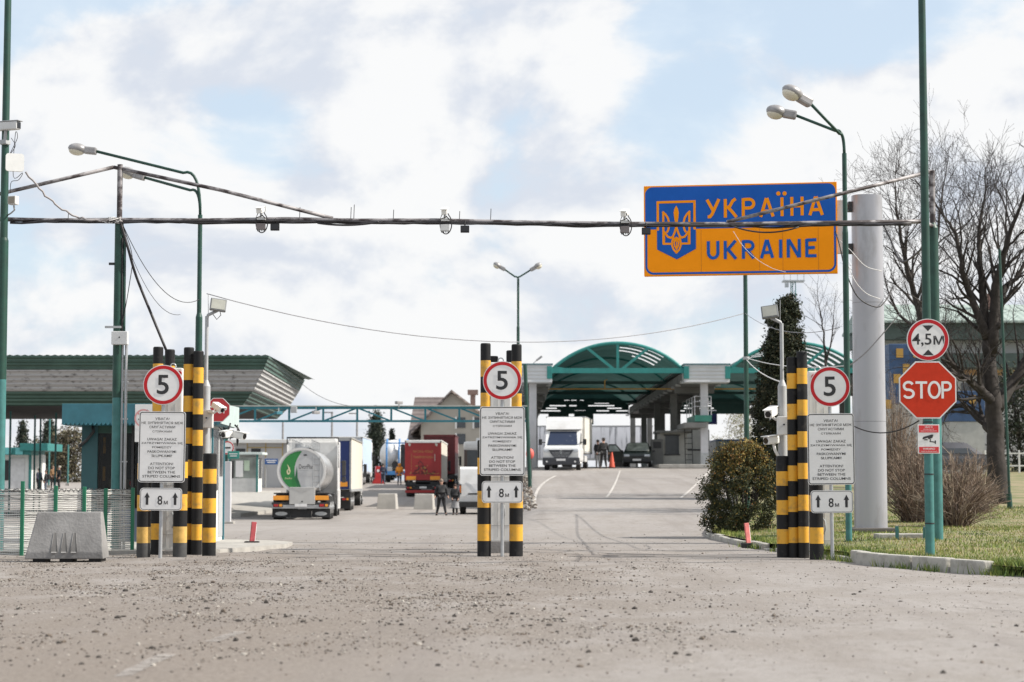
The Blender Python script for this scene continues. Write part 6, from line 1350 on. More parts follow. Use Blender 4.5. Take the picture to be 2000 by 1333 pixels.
# ---- cars
def car(name, label, px, d, rz, col, L=4.2, W=1.76, H=1.48, zf=None, plate=True, z=None):
    x = X(px, 910, d); t = thing(name, label, 'car', (x, d, (G(x, d) if z is None else z)), rz)
    lo = [(.0, .32), (-.02, .62), (.06, .80), (.95, .95), (L-.5, .95), (L-.02, .85), (L, .4), (L-.1, .25), (.1, .25)]
    b = MB(); b.prismx(lo, -W/2+.05, W/2-.05, col); b.box((0, L/2, .60), (W, L-.25, .52), col, .12); b.build('body', t)
    b = MB(); y0, y1, y2, y3 = .85, 1.75, 3.15, 3.95; wt = W/2-.22; wb = W/2-.05
    V = [(-wb, y0, .93), (wb, y0, .93), (wb, y3, .93), (-wb, y3, .93), (-wt, y1, H), (wt, y1, H), (wt, y2, H), (-wt, y2, H)]
    bm = bmesh.new(); vv = [bm.verts.new(v) for v in V]
    for f in [(0, 1, 5, 4), (1, 2, 6, 5), (2, 3, 7, 6), (3, 0, 4, 7), (4, 5, 6, 7)]: bm.faces.new([vv[i] for i in f])
    bmesh.ops.bevel(bm, geom=list(bm.edges), offset=.07, segments=2, affect='EDGES'); bm.verts.index_update(); b.add([v.co.copy() for v in bm.verts], [[v.index for v in f.verts] for f in bm.faces], col, True); bm.free(); c = b.build('cabin', t)
    def lp(a, c2, u): return tuple(a[i]+(c2[i]-a[i])*u for i in range(3))
    b = MB(); ins = [(-wb+.12, y0+.06, .97), (wb-.12, y0+.06, .97), (wt-.06, y1-.04, H-.05), (-wt+.06, y1-.04, H-.05)]; b.add([(p[0], p[1]-.035, p[2]+.025) for p in ins], [(0, 1, 2, 3)], mat('car_screen', (.30, .31, .27), .08, var=.6, scale=2.2, spec=.8)); b.build('windscreen', c)  # bright reflection is put into the windscreen's pale, mottled base colour
    for sg in (-1, 1): b = MB(); b.add([(sg*(wb+.004), y0+.35, .97), (sg*(wb+.004), y3-.4, .97), (sg*(wt+.012), y2-.1, H-.08), (sg*(wt+.012), y1+.1, H-.08)], [(0, 1, 2, 3)], GLASS); b.build('side_window', c)
    for sg in (-1, 1):
        b = MB(); b.box((sg*(W/2-.26), .0, .70), (.34, .12, .15), mat('headlamp', (.55, .57, .6), .1, .2), .04); b.build('headlight', t)
        b = MB(); b.box((sg*(W/2+.1), 1.15, .98), (.18, .1, .13), CHAS, .03); b.build('mirror', t)
    b = MB(); b.box((0, -.03, .42), (W*.94, .1, .24), CHAS, .04); b.box((0, -.02, .63), (.8, .04, .1), CHAS, .01); b.build('bumper', t)
    if plate: b = MB(); b.box((0, -.09, .44), (.52, .02, .12), SIGNW); b.build('number_plate', t)
    for y in (.8, L-.8):
        for sg in (-1, 1): wheel(t, sg*(W/2-.12), y, .32, .2)
    return t
DG = mat('car_dark_green', (.022, .028, .024), .3, var=.2, coat=.4)
t = car('hatchback_car', 'dark green hatchback with its door open at the crossing control', 1244, 121.5, R(-6), DG, H=1.52)
b = MB(); M = Matrix.Translation((-.86, 1.25, 0)) @ Matrix.Rotation(R(-12), 4, 'Z'); b.prism([(-1.0, .32), (-.03, .32), (-.0, .95), (-.12, 1.0), (-.50, 1.42), (-.95, 1.42), (-1.02, .95)], -.05, .05, DG, M); do = b.build('door', t); b = MB(); b.poly([(-.93, .98), (-.18, .98), (-.50, 1.35), (-.90, 1.35)], -.056, mat('door_pane', (.38, .42, .40), .15, var=.4), M); b.build('window', do)
d = 90.0; x = X(1874, 900, d); t = car('parked_car', 'dark parked car partly hidden by the twiggy shrub at right', 1874, d, R(-88), mat('car_dark', (.06, .06, .068), .3, var=.2, coat=.3), L=4.4, z=LZ(x, d)+.0)
t.location.x -= 3.0; t.location.z = LZ(x, d)+.08
# ---- tarpaulin trailer standing across under the canopy
d = 182.0; x0, x1 = X(1030, 870, d), X(1275, 870, d); zg_ = G(6, d); TW = mat('tarp_streaked', (.72, .73, .76), .7, col2=(.10, .105, .12), mix=(.54, .66), scale=1.1, stretch=(3.2, 1, .28))
translucent(TW, .8)
t = thing('tarpaulin_trailer', 'long lorry trailer with streaked pale tarpaulin standing across behind the box van', 'trailer', ((x0+x1)/2, d, zg_), R(-2)); ww = x1-x0
hh = Z(833, d)-zg_; b = MB(); b.box((0, 1.25, 1.1+(hh-1.1)/2), (ww, 2.5, hh-1.1), TW); b.build('tarpaulin', t); b = MB(); b.box((0, -.02, hh+.0), (ww+.05, .1, .12), GREYP); b.box((0, -.02, 1.05), (ww, .08, .2), GREYP); b.build('frame', t)
b = MB()
for k in range(5): b.box((-ww/2+ww*(k+.5)/5, -.015, 1.1+(hh-1.1)/2), (.05, .03, hh-1.2), mat('strap_dark', (.10, .10, .13), .6))
b.build('strap', t)
for xx in (-3.4, -2.1, 2.6, 3.9): b = MB(); b.cyl((xx, 0, .48), (xx, .36, .48), .48, TYRE, n=20); b.build('wheel', t)
# ---- two buses at the right beyond the round bush
for k, (xa_, xb_, ya_, d, lab, colr) in enumerate([(1378, 1398, 868, 165, 'blue bus half hidden by the white canopy column', mat('bus_blue', (.03, .06, .20), .4)), (1398, 1476, 861, 150, 'pale bus with a blue roof line behind the round bush', mat('bus_pale', (.50, .51, .50), .4, var=.1))]):
    x0, x1 = X(xa_, 880, d), X(xb_, 880, d); z0 = G(14, d); H = Z(ya_, d)-z0
    t = thing('bus', lab, 'bus', ((x0+x1)/2, d, z0)); ww = x1-x0; b = MB(); b.box((0, 4.5, .3+(H-.3)/2), (ww, 9, H-.3), colr, .15); b.build('body', t); b = MB(); b.box((0, 4.5, H+.02), (ww*.98, 8.9, .16), mat('bus_roof_blue', (.08, .16, .36), .4), .05); b.build('roof', t); b = MB(); b.box((0, -.02, H*.62), (ww*.86, .05, H*.36), GLASS, .02); b.build('windscreen', t)
    for sx in (-ww*.42, ww*.42): wheel(t, sx, 1.8, .45, .28, False)
    if k: b = MB(); b.box((-ww*.36, -.05, H*.6), (.1, .05, H*.4), colr); b.box((0, -.05, H*.6), (.1, .05, H*.4), colr); b.build('pillar', t)
# ================================================================== PEOPLE
SKIN = mat('skin', (.45, .26, .19), .6, var=.05)
def skin_mesh(joints, edges, radii, m, levels=1):
    names = list(joints); me = bpy.data.meshes.new('figure'); me.from_pydata([joints[n] for n in names], [(names.index(a), names.index(c)) for a, c in edges], []); me.update()
    o = bpy.data.objects.new('figure', me); COL.objects.link(o); mo = o.modifiers.new('skin', 'SKIN'); mo.use_smooth_shade = True
    sv = me.skin_vertices[0].data
    for i, n in enumerate(names): sv[i].radius = (radii[n], radii[n]*(.78 if n in ('pelvis', 'waist', 'chest') else 1)); sv[i].use_root = (i == 0)
    if levels: s_ = o.modifiers.new('sub', 'SUBSURF'); s_.levels = levels; s_.render_levels = levels
    bpy.context.view_layer.update(); nm = bpy.data.meshes.new_from_object(o.evaluated_get(bpy.context.evaluated_depsgraph_get()))
    bpy.data.objects.remove(o); bpy.data.meshes.remove(me); nm.materials.clear(); nm.materials.append(m)
    return nm
def part(nm, name, par): nm.name = name; o = bpy.data.objects.new(name, nm); COL.objects.link(o); o.parent = par; return o
def person(label, px, d, rz, h=1.75, jacket=None, legs=None, hair=(.03, .022, .018), stride=.0, spread=.1, arms=((0, 0), (0, 0)), hood=False, cap=None, coat=False, skirt=None, bag=None, face=False, zoff=0, shoes=None, bulk=1.0):
    x = X(px, 960, d); t = thing('person', label, 'person', (x, d, G(x, d)+zoff), rz); k = h/1.75
    J = {'pelvis': (0, 0, .95), 'waist': (0, 0, 1.10), 'chest': (0, .0, 1.30), 'neck': (0, .01, 1.47), 'jaw': (0, -.015, 1.55), 'crown': (0, 0, 1.68)}
    for sg, s_ in ((-1, 'L'), (1, 'R')):
        ax, ay = arms[0 if sg < 0 else 1]
        J['sh'+s_] = (sg*.185, 0, 1.41); J['el'+s_] = (sg*(.25+ax*.5), .03+ay*.3, 1.14); J['wr'+s_] = (sg*(.27+ax-abs(ax)*1.6*(ax < 0)), -.05+ay, .90+abs(ay)*.35+abs(ax)*.25); w = J['wr'+s_]
        dx, dy, dz = w[0]-J['el'+s_][0], w[1]-J['el'+s_][1], w[2]-J['el'+s_][2]; l = math.sqrt(dx*dx+dy*dy+dz*dz); dx, dy, dz = dx/l, dy/l, dz/l
        J['pa'+s_] = (w[0]+dx*.08, w[1]+dy*.08, w[2]+dz*.08); pa = J['pa'+s_]
        for f in range(4): o_ = (f-1.5)*.02; ln = (.07, .085, .08, .062)[f]; J['f%d%s' % (f, s_)] = (pa[0]+dx*.02, pa[1]+o_+dy*.02, pa[2]+dz*.02); J['g%d%s' % (f, s_)] = (pa[0]+dx*ln-sg*.012, pa[1]+o_*1.15+dy*ln-.008, pa[2]+dz*ln)
        J['th'+s_] = (w[0]+dx*.05-sg*.02, w[1]-.045, w[2]+dz*.06)
        st = stride*sg; J['hi'+s_] = (sg*.095, 0, .92); J['kn'+s_] = (sg*(.07+spread*.45), -.03-st*.5, .50); J['an'+s_] = (sg*(.06+spread), .02-st, .09); J['to'+s_] = (sg*(.07+spread*1.15), -.13-st, .045)
    E_ = [('pelvis', 'waist'), ('waist', 'chest'), ('chest', 'neck'), ('neck', 'jaw'), ('jaw', 'crown')]
    rad = {'pelvis': .14, 'waist': .13, 'chest': .155, 'neck': .055, 'jaw': .075, 'crown': .082}
    for s_ in 'LR':
        E_ += [('chest', 'sh'+s_), ('sh'+s_, 'el'+s_), ('el'+s_, 'wr'+s_), ('wr'+s_, 'pa'+s_), ('wr'+s_, 'th'+s_), ('pelvis', 'hi'+s_), ('hi'+s_, 'kn'+s_), ('kn'+s_, 'an'+s_), ('an'+s_, 'to'+s_)]+[e for f in range(4) for e in (('pa'+s_, 'f%d%s' % (f, s_)), ('f%d%s' % (f, s_), 'g%d%s' % (f, s_)))]
        rad.update({'sh'+s_: .062, 'el'+s_: .043, 'wr'+s_: .028, 'pa'+s_: .032, 'th'+s_: .010, 'hi'+s_: .085, 'kn'+s_: .058, 'an'+s_: .038, 'to'+s_: .035}); rad.update({q % (f, s_): r for f in range(4) for q, r in (('f%d%s', .010), ('g%d%s', .008))})
    J = {n: tuple(c*k for c in p) for n, p in J.items()}; rad = {n: r*k for n, r in rad.items()}
    part(skin_mesh(J, E_, rad, SKIN), 'body', t)
    # clothes follow the body
    jn = ['pelvis', 'waist', 'chest', 'collar', 'shL', 'elL', 'wrL', 'shR', 'elR', 'wrR']; J['collar'] = (0, .01*k, 1.45*k); J['hem'] = (0, 0, (.84 if not coat else .62)*k)
    jr = {n: rad[n]*1.30*bulk+.012 for n in jn if n in rad}; jr.update(collar=.075*k, hem=.175*k*bulk, pelvis=.172*k*bulk, chest=.178*k*bulk, waist=.165*k*bulk)
    for s_ in 'LR': jr['wr'+s_] = .045*k
    part(skin_mesh({n: J[n] for n in ['pelvis', 'waist', 'chest', 'collar', 'hem', 'shL', 'elL', 'wrL', 'shR', 'elR', 'wrR']}, [('hem', 'pelvis'), ('pelvis', 'waist'), ('waist', 'chest'), ('chest', 'collar'), ('chest', 'shL'), ('shL', 'elL'), ('elL', 'wrL'), ('chest', 'shR'), ('shR', 'elR'), ('elR', 'wrR')], jr, jacket), 'jacket', t)
    if skirt:
        b = MB(); b.cyl((0, 0, .92*k), (0, 0, .40*k), .17*k, skirt, r1=.25*k, n=18); b.build('skirt', t)
    tr = {n: rad[n]*1.28+.01 for n in ['hiL', 'knL', 'anL', 'hiR', 'knR', 'anR']}; tr['pelvis'] = .155*k
    part(skin_mesh({n: J[n] for n in ['pelvis', 'hiL', 'knL', 'anL', 'hiR', 'knR', 'anR']}, [('pelvis', 'hiL'), ('hiL', 'knL'), ('knL', 'anL'), ('pelvis', 'hiR'), ('hiR', 'knR'), ('knR', 'anR')], tr, legs), 'trousers', t)
    for s_ in 'LR':
        a, c = Vector(J['an'+s_]), Vector(J['to'+s_]); b = MB(); b.ell(((a.x+c.x)/2, (a.y+c.y)/2, .045*k), (.052*k, .145*k, .055*k), shoes or INK, 12, 8); b.build('shoe', t)
    hm = mat('hair_%d' % int(hair[0]*1000), hair, .7, var=.2); b = MB(); hc = Vector(J['crown'])
    if hood: b.ell((0, .02*k, 1.63*k), (.125*k, .135*k, .155*k), jacket, 14, 10); b.build('hood', t)
    else:
        b.ell((0, .022*k, 1.675*k), (.095*k, .105*k, .105*k), hm, 14, 10); b.build('hair', t)
        if cap: b = MB(); b.ell((0, .0, 1.735*k), (.105*k, .115*k, .055*k), cap, 14, 8); b.box((0, -.12*k, 1.71*k), (.16*k, .10*k, .015*k), cap, .005); b.build('cap', t)
    b = MB()
    for sg in (-1, 1): b.ell((sg*.032*k, -.083*k, 1.635*k), (.013*k, .008*k, .007*k), INK, 8, 6); 
    b.ell((0, -.10*k, 1.60*k), (.013*k, .02*k, .022*k), SKIN, 8, 6); b.box((0, -.088*k, 1.56*k), (.045*k, .01*k, .008*k), mat('lips', (.30, .10, .09), .6))
    for sg in (-1, 1): b.ell((sg*.086*k, 0, 1.62*k), (.014*k, .025*k, .035*k), SKIN, 8, 6)
    b.build('face', t)
    if bag: b = MB(); b.box((0, .2*k, 1.22*k), (.30*k, .16*k, .42*k), bag, .05); b.build('backpack', t)
    return t
JB = mat('cloth_black', (.016, .016, .018), .8, var=.3, scale=9); JN = mat('cloth_navy', (.025, .028, .05), .8, var=.25, scale=9); JO = mat('cloth_orange', (.75, .27, .02), .7, var=.12, scale=9); JD = mat('cloth_denim', (.07, .085, .12), .8, var=.25, scale=9); JG = mat('cloth_grey', (.25, .25, .26), .85, var=.2, scale=9); JBR = mat('cloth_brown', (.20, .11, .05), .8, var=.2, scale=9); JW = mat('cloth_pale', (.50, .50, .50), .8, var=.15, scale=9)
person('man in black jacket and trousers walking in front of the van', 862, 96.5, R(8), 1.74, JB, JB, hair=(.20, .15, .12), stride=.12, spread=.15, arms=((.05, -.06), (.05, -.05)), face=True, bulk=1.12)
person('shorter woman in black coat and grey skirt beside the man in black', 889, 97.5, R(-10), 1.50, JB, JB, hair=(.05, .025, .02), stride=.04, spread=.05, arms=((-.05, -.12), (-.02, -.1)), skirt=JG, bulk=1.1)
person('person in dark jacket and jeans seen from behind, walking away left of the orange one', 748, 170, R(180), 1.74, JN, JD, stride=.14, spread=.08, arms=((.02, -.05), (.02, .08)))
person('person in bright orange hooded jacket and dark jeans walking away', 780, 167, R(172), 1.80, JO, JD, stride=.1, spread=.08, hood=True, arms=((.03, -.05), (.03, .02)), bulk=1.15)
person('leftmost of the four bystanders by the pavilion, in dark grey clothes', 76, 147, R(60), 1.85, JN, JB, spread=.07, arms=((-.03, -.15), (.0, -.05)), zoff=.0)
person('bystander with black backpack, second from left by the pavilion', 89, 147, R(-80), 1.75, JB, JD, spread=.06, bag=JB)
person('bystander in brown jacket, third from left by the pavilion', 103, 158, R(30), 1.78, JBR, JB, hair=(.18, .12, .08), spread=.06, arms=((-.03, -.15), (-.03, -.12)))
person('rightmost bystander by the pavilion, in black coat with pale hair', 115, 157, R(-60), 1.80, JB, JB, hair=(.35, .32, .28), spread=.07, coat=True)
person('officer in black uniform and cap standing beside the open car door', 1179, 117.5, R(185), 1.78, JB, JB, cap=JB, spread=.1, arms=((.04, -.05), (.04, -.06)), bulk=1.1)
person('person in dark top and pale trousers behind the box van, beside the officer', 1168, 119.0, R(20), 1.66, JB, JW, spread=.04, arms=((-.04, -.1), (-.04, -.1)), shoes=JW)
# small striped cone next to the open door and a red-capped post at the ramp edge
x = X(1195, 915, 118); t = thing('traffic_cone', 'orange-red traffic cone by the open car door', 'traffic cone', (x, 118, G(x, 118))); b = MB(); b.cyl((0, 0, .04), (0, 0, .95), .19, mat('cone_red', (.55, .09, .05), .6), r1=.05, n=16); b.build('cone', t); b = MB(); b.box((0, 0, .03), (.42, .42, .06), RUBBER, .01); b.build('base', t); b = MB(); b.cyl((0, 0, .45), (0, 0, .6), .122, SIGNW, r1=.098, n=16); b.build('reflective_band', t)
x = X(1035, 935, 96); t = thing('marker_post', 'red-topped marker post at the edge of the ramp', 'post', (x, 96, G(x, 96))); b = MB(); b.cyl((0, 0, -.1), (0, 0, 1.0), .10, CHAS, n=12); b.build('shaft', t); b = MB(); b.ell((0, 0, 1.2), (.20, .20, .28), mat('post_red', (.55, .10, .08), .6), 12, 8); b.build('top', t)
# ================================================================== TREES AND SHRUBS
BARK = mat('bark', (.032, .026, .023), .9, var=.35, scale=6, bump=.6, bscale=14); BARKL = mat('bark_twig', (.030, .024, .023), .9, var=.3, scale=6)
def bare_tree(name, label, base, limbs, seed, depth_max, trunk_r, thin=.62, group=None, clusters=None):
    """limbs: hand-set main axes as lists of points (local) with radii; twigs grown from them"""
    rn = random.Random(seed); t = thing(name, label, 'tree', base, 0, group)
    bt_ = MB(); bc = MB()
    def grow(p, d, r, ln, lev):
        n = 4 if lev < 2 else 3; pts = [p.copy()]; rs = [r]; q = p.copy(); dd = d.copy()
        for i in range(n):
            dd = (dd+Vector((rn.gauss(0, .16), rn.gauss(0, .16), rn.gauss(0, .12)+.07))).normalized(); q = q+dd*ln/n; pts.append(q.copy()); rs.append(max(.0045, r*(1-.55*(i+1)/n)))
        bc.tube(pts, rs, BARK if r > .03 else BARKL, 5 if r > .03 else 3, caps=False)
        if lev >= depth_max: return
        kids_ = rn.randint(2, 4) if lev < depth_max-1 else rn.randint(3, 4)
        for j in range(kids_):
            u = rn.uniform(.25, 1.0) if j else 1.0; i = min(n-1, int(u*n)); f = u*n-i; pp = pts[i].lerp(pts[i+1], f); rr_ = (rs[i]*(1-f)+rs[i+1]*f)*rn.uniform(.5, .8)
            ax = Vector((rn.gauss(0, 1), rn.gauss(0, 1), rn.gauss(0, 1))).normalized(); tdir = (pts[i+1]-pts[i]).normalized(); sd = tdir.cross(ax).normalized(); an = rn.uniform(.35, .95)
            grow(pp, (tdir*math.cos(an)+sd*math.sin(an)+Vector((0, 0, .10))).normalized(), max(.005, rr_), ln*rn.uniform(.5, .78), lev+1)
    for li, (pts, rs, lev, ln) in enumerate(limbs):
        pts = [Vector(p) for p in pts]; sm = []
        for i in range(len(pts)-1):
            for k in range(4): sm.append((pts[i].lerp(pts[i+1], k/4)+Vector((rn.gauss(0, .02), rn.gauss(0, .02), 0)), rs[i]+(rs[i+1]-rs[i])*k/4))
        sm.append((pts[-1], rs[-1])); (bt_ if li == 0 else bc).tube([p for p, r in sm], [r for p, r in sm], BARK, 9)
        if lev is None: continue
        for i in range(2, len(sm)):
            for _ in range(rn.choice([1, 2])):
                tdir = (sm[i][0]-sm[i-1][0]).normalized(); ax = Vector((rn.gauss(0, 1), rn.gauss(0, 1), rn.gauss(0, 1))).normalized(); sd = tdir.cross(ax).normalized(); an = rn.uniform(.4, 1.0)
                grow(sm[i][0], (tdir*math.cos(an)+sd*math.sin(an)+Vector((0, 0, .12))).normalized(), max(.012, sm[i][1]*rn.uniform(.3, .55)), ln*rn.uniform(.6, 1.1), lev)
        grow(sm[-1][0], (sm[-1][0]-sm[-2][0]).normalized(), sm[-1][1], ln, lev)
    bt_.build('trunk', t); bc.build('crown', t); return t
d = 62.0; bx_ = X(1947, 965, d); B0 = Vector((bx_, d, LZ(bx_, d)-.1))
def lp_(px, py, dy=0): return P(px, py, d+dy)-B0
bare_tree('bare_tree', 'big dark bare tree with forked trunk at the right edge', B0, [
    ([(0, 0, 0), lp_(1946, 900), lp_(1944, 840, .1), lp_(1940, 780, .1), lp_(1932, 700, .2)], [.40, .29, .27, .26, .21], None, 0),
    ([lp_(1932, 700, .2), lp_(1925, 620, .4), lp_(1916, 540, .5), lp_(1912, 480, .8), lp_(1916, 420, 1)], [.2, .15, .11, .07, .04], 1, 1.55),
    ([lp_(1936, 690, .2), lp_(1946, 560, 0), lp_(1960, 500, -.4), lp_(1982, 430, -.6)], [.2, .14, .10, .06], 1, 1.6),
    ([lp_(1928, 660, .2), lp_(1900, 590, 0), lp_(1880, 530, -.3), lp_(1868, 460, -.3), lp_(1848, 430, -.3)], [.16, .11, .09, .06, .04], 1, 1.6),
    ([lp_(1942, 790, .1), lp_(1915, 760, -.3), lp_(1880, 735, -.8), lp_(1850, 700, -1.2), lp_(1830, 650, -1.4)], [.18, .14, .10, .07, .04], 1, 1.7),
    ([lp_(1944, 850, .1), lp_(1915, 815, .8), lp_(1880, 790, 1.4), lp_(1850, 800, 1.8)], [.16, .12, .08, .04], 2, 1.2),
    ([lp_(1944, 800, .1), lp_(1975, 750, .5), lp_(2010, 700, .6), lp_(2040, 600, .6)], [.22, .17, .13, .08], 1, 1.6),
    ([lp_(1950, 640, 0), lp_(1962, 560, .8), lp_(1990, 540, 1.2), lp_(2020, 470, 1.4)], [.10, .08, .06, .04], 1, 1.8)], 4, 4, .4)
d = 74.0; bx_ = X(1812, 960, d); B0 = Vector((bx_, d, LZ(bx_, d)-.1))
bare_tree('bare_tree', 'thinner bare tree leaning left, behind the stop sign mast', B0, [
    ([(0, 0, 0), lp_(1812, 850), lp_(1812, 720, .1), lp_(1805, 640, .1)], [.24, .2, .17, .14], None, 0),
    ([lp_(1805, 640, .1), lp_(1785, 570, 0), lp_(1770, 520, -.3), lp_(1758, 450, -.6), lp_(1750, 400, -.8)], [.14, .11, .09, .06, .03], 1, 1.7),
    ([lp_(1800, 620, .1), lp_(1812, 540, .5), lp_(1832, 460, .8), lp_(1840, 380, 1)], [.11, .08, .06, .03], 1, 1.8),
    ([lp_(1806, 680, .1), lp_(1785, 640, 1), lp_(1755, 615, 1.4), lp_(1735, 570, 1.6)], [.10, .07, .05, .03], 1, 1.4)], 9, 4, .2)
d = 96.0; bx_ = X(1612, 900, d); B0 = Vector((bx_, d, LZ(bx_, d)-.1))
bare_tree('bare_tree', 'slim bare sapling behind the twin street lamp', B0, [([(0, 0, 0), lp_(1614, 800), lp_(1612, 700, .1)], [.09, .08, .06], None, 0), ([lp_(1612, 700, .1), lp_(1608, 650), lp_(1600, 600)], [.06, .045, .02], 2, 1.5), ([lp_(1612, 720, .1), lp_(1625, 660), lp_(1628, 620)], [.05, .035, .02], 2, 1.3)], 12, 3, .1)
# twiggy shrub
SHR = [mat('twig_tan', (.21, .15, .11), .85, var=.3, scale=8), mat('twig_brown', (.10, .072, .058), .85, var=.3, scale=8), mat('twig_pale', (.33, .27, .21), .85, var=.2, scale=8)]
def twig_shrub(label, cx, d, w, h, n, seed, base=None):
    rn = random.Random(seed); x0 = X(cx, 1000, d); t = thing('twig_shrub', label, 'shrub', (x0, d, (LZ(x0, d) if base is None else base)-.05)); b = MB()
    for i in range(n):
        a = rn.uniform(0, 6.28); q = rn.random()**.6; tip = Vector((math.cos(a)*q*w/2*1.1, math.sin(a)*q*w*.4, h*(1-.62*q*q)*rn.uniform(.35, 1.0))); st0 = Vector((math.cos(a)*.35*rn.random(), math.sin(a)*.3*rn.random(), 0)); ctl = Vector((tip.x*.45, tip.y*.45, tip.z*.8))
        m = rn.choices(SHR, [.45, .3, .25])[0]; r = rn.uniform(.006, .013); pts = arc(st0, ctl, tip, 6); b.tube(pts, [r*(1-.1*k) for k in range(7)], m, 3, caps=False)
        for _ in range(3):
            k = rn.randint(2, 5); p = pts[k]; b.tube([p, p+Vector((rn.gauss(0, .14), rn.gauss(0, .12), rn.uniform(.05, .3)))], [r*.6, r*.3], m, 3, caps=False)
    b.build('twigs', t); return t
twig_shrub('wide shrub of bare tan twigs behind the stop mast', 1866, 48.0, 2.3, 1.9, 560, 5)
twig_shrub('bare brown twig shrub just right of the grey pylon', 1786, 51.0, 2.3, 2.5, 560, 6)
twig_shrub('low bare twig shrub in front of the parked car', 1905, 56.0, 2.0, 1.9, 300, 7)
twig_shrub('tall thicket of bare twigs hiding the blue kiosk beside the grey pylon', 1752, 76.0, 2.4, 4.6, 420, 15)
# leafy crowns built of small leaf faces
def leaf_cloud(b, pts_fn, n, size, mats, rn, wts):
    acc_ = [([], []) for _ in mats]
    for i in range(n):
        p, nrm, wm_ = pts_fn(i); k = rn.choices(range(len(mats)), wm_ or wts)[0]; vs, fs = acc_[k]
        u = Vector((rn.gauss(0, 1), rn.gauss(0, 1), rn.gauss(0, 1)+.3)).normalized(); v = u.cross(Vector((rn.gauss(0, 1), rn.gauss(0, 1), rn.gauss(0, 1)))).normalized(); s_ = size*rn.uniform(.6, 1.3); o = len(vs)
        vs += [p-v*s_*.35, p+u*s_*.6, p+v*s_*.35, p-u*s_*.6]; fs.append((o, o+1, o+2, o+3))
    for (vs, fs), m in zip(acc_, mats): b.add(vs, fs, m)
def conifer_shrub():
    d = 47.5; x0 = X(1450, 1030, d); z0 = LZ(x0, d)-.05; rn = random.Random(14); t = thing('round_conifer', 'rounded golden-green conifer bush at the ramp edge', 'bush', (x0, d, z0))
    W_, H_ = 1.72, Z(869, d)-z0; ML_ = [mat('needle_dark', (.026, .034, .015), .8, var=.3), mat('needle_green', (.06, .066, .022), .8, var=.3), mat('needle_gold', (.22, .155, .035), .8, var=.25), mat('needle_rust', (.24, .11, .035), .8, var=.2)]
    cl = []
    for _ in range(240):
        z = rn.random()**.85; a = rn.uniform(0, 6.28); prof_ = (max(0, 1-((z-.36)/.66)**2)**.5 if z > .36 else max(0, 1-((z-.36)/.62)**2)**.5)*1.08; q = math.sqrt(rn.random())*.5+.5
        c = Vector((math.cos(a)*W_/2*prof_*q*rn.uniform(.82, 1.16), math.sin(a)*W_/2*prof_*q*rn.uniform(.86, 1.1), .06+z*(H_-.1)))
        cl.append((c, z, rn.uniform(.06, .15), rn.random()))
    def fn(i):
        c, z, r, u = cl[i % len(cl)]; p = c+Vector((rn.gauss(0, r*.6), rn.gauss(0, r*.6), rn.gauss(0, r*.75)))
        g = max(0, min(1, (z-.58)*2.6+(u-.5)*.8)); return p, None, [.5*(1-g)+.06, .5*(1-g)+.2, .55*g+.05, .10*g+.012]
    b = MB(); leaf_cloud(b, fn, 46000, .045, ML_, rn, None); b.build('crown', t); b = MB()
    for k in range(9): a = k*.7; b.tube([(0, 0, 0), (math.cos(a)*.3, math.sin(a)*.3, .7), (math.cos(a)*.5, math.sin(a)*.5, 1.4)], [.05, .03, .01], BARK, 5)
    b.build('trunk', t)
conifer_shrub()
def spire_tree(name, label, px, d, W_, top_py, n, size, mats, seed, z0=None, tips=((0, 1.0),), shape=.75, gap=.0, shaggy=.12, cat='tree', ncl=260):
    x0 = X(px, 900, d); z0 = (LZ(x0, d) if x0 > 3 else G(x0, d)) if z0 is None else z0; rn = random.Random(seed); t = thing(name, label, cat, (x0, d, z0-.1)); H_ = Z(top_py, d)-z0+.1; cl = []
    for _ in range(ncl):
        tx, th = rn.choice(tips); z = rn.random()**.9; a = rn.uniform(0, 6.28); pr = (1-z)**shape*min(1, (z+.02)*6)**.5; q = (math.sqrt(rn.random())*.55+.45 if ncl < 500 else rn.random()**.35*.97)
        lay = 1-gap*(.5+.5*math.sin(z*42)); c = Vector((tx*W_*z+math.cos(a)*W_/2*pr*q*lay*(rn.uniform(.85, 1.12) if ncl < 500 else rn.uniform(.94, 1.04)), math.sin(a)*W_/2*pr*q*lay, .15+z*th*(H_-.3))); cl.append((c, rn.uniform(.5, 1.2)*shaggy*W_, rn.random()))
    def fn(i):
        c, r, u = cl[i % len(cl)]; return c+Vector((rn.gauss(0, r*.55), rn.gauss(0, r*.55), rn.gauss(0, r*.6)-gap*abs(rn.gauss(0, r*.4)))), None, ([.62, .33, .05] if u < .6 else [.3, .5, .2])
    b = MB(); leaf_cloud(b, fn, n, size, mats, rn, None); b.build('crown', t); b = MB(); b.tube([(0, 0, 0), (0, 0, H_*.5), (0, 0, H_*.96)], [.05*W_+.04, .04*W_+.02, .01], BARK, 7); b.build('trunk', t); return t
TH = [mat('thuja_dark', (.018, .024, .012), .8, var=.3), mat('thuja_green', (.036, .044, .018), .8, var=.3), mat('thuja_brown', (.075, .06, .028), .8, var=.3)]
FIR = [mat('fir_dark', (.022, .032, .024), .85, var=.3), mat('fir_green', (.04, .055, .035), .85, var=.3), mat('fir_brown', (.07, .065, .045), .85, var=.3)]
spire_tree('thuja_tree', 'tall dark thuja with two tips behind the right camera pole', 1518, 72, 2.3, 572, 75000, .08, TH, 31, tips=((.20, 1.0), (.08, .965), (.14, .92), (.12, .85)), shape=.36, shaggy=.07, ncl=1300)
spire_tree('fir_tree', 'dark fir between the lorries and the gabled house', 735, 235, 4.4, 806, 9000, .22, FIR, 33, gap=.35, shape=.8)
spire_tree('fir_tree', 'small fir right of the taller one beside the house', 765, 240, 2.0, 838, 2500, .22, FIR, 34, gap=.3, shape=.8)
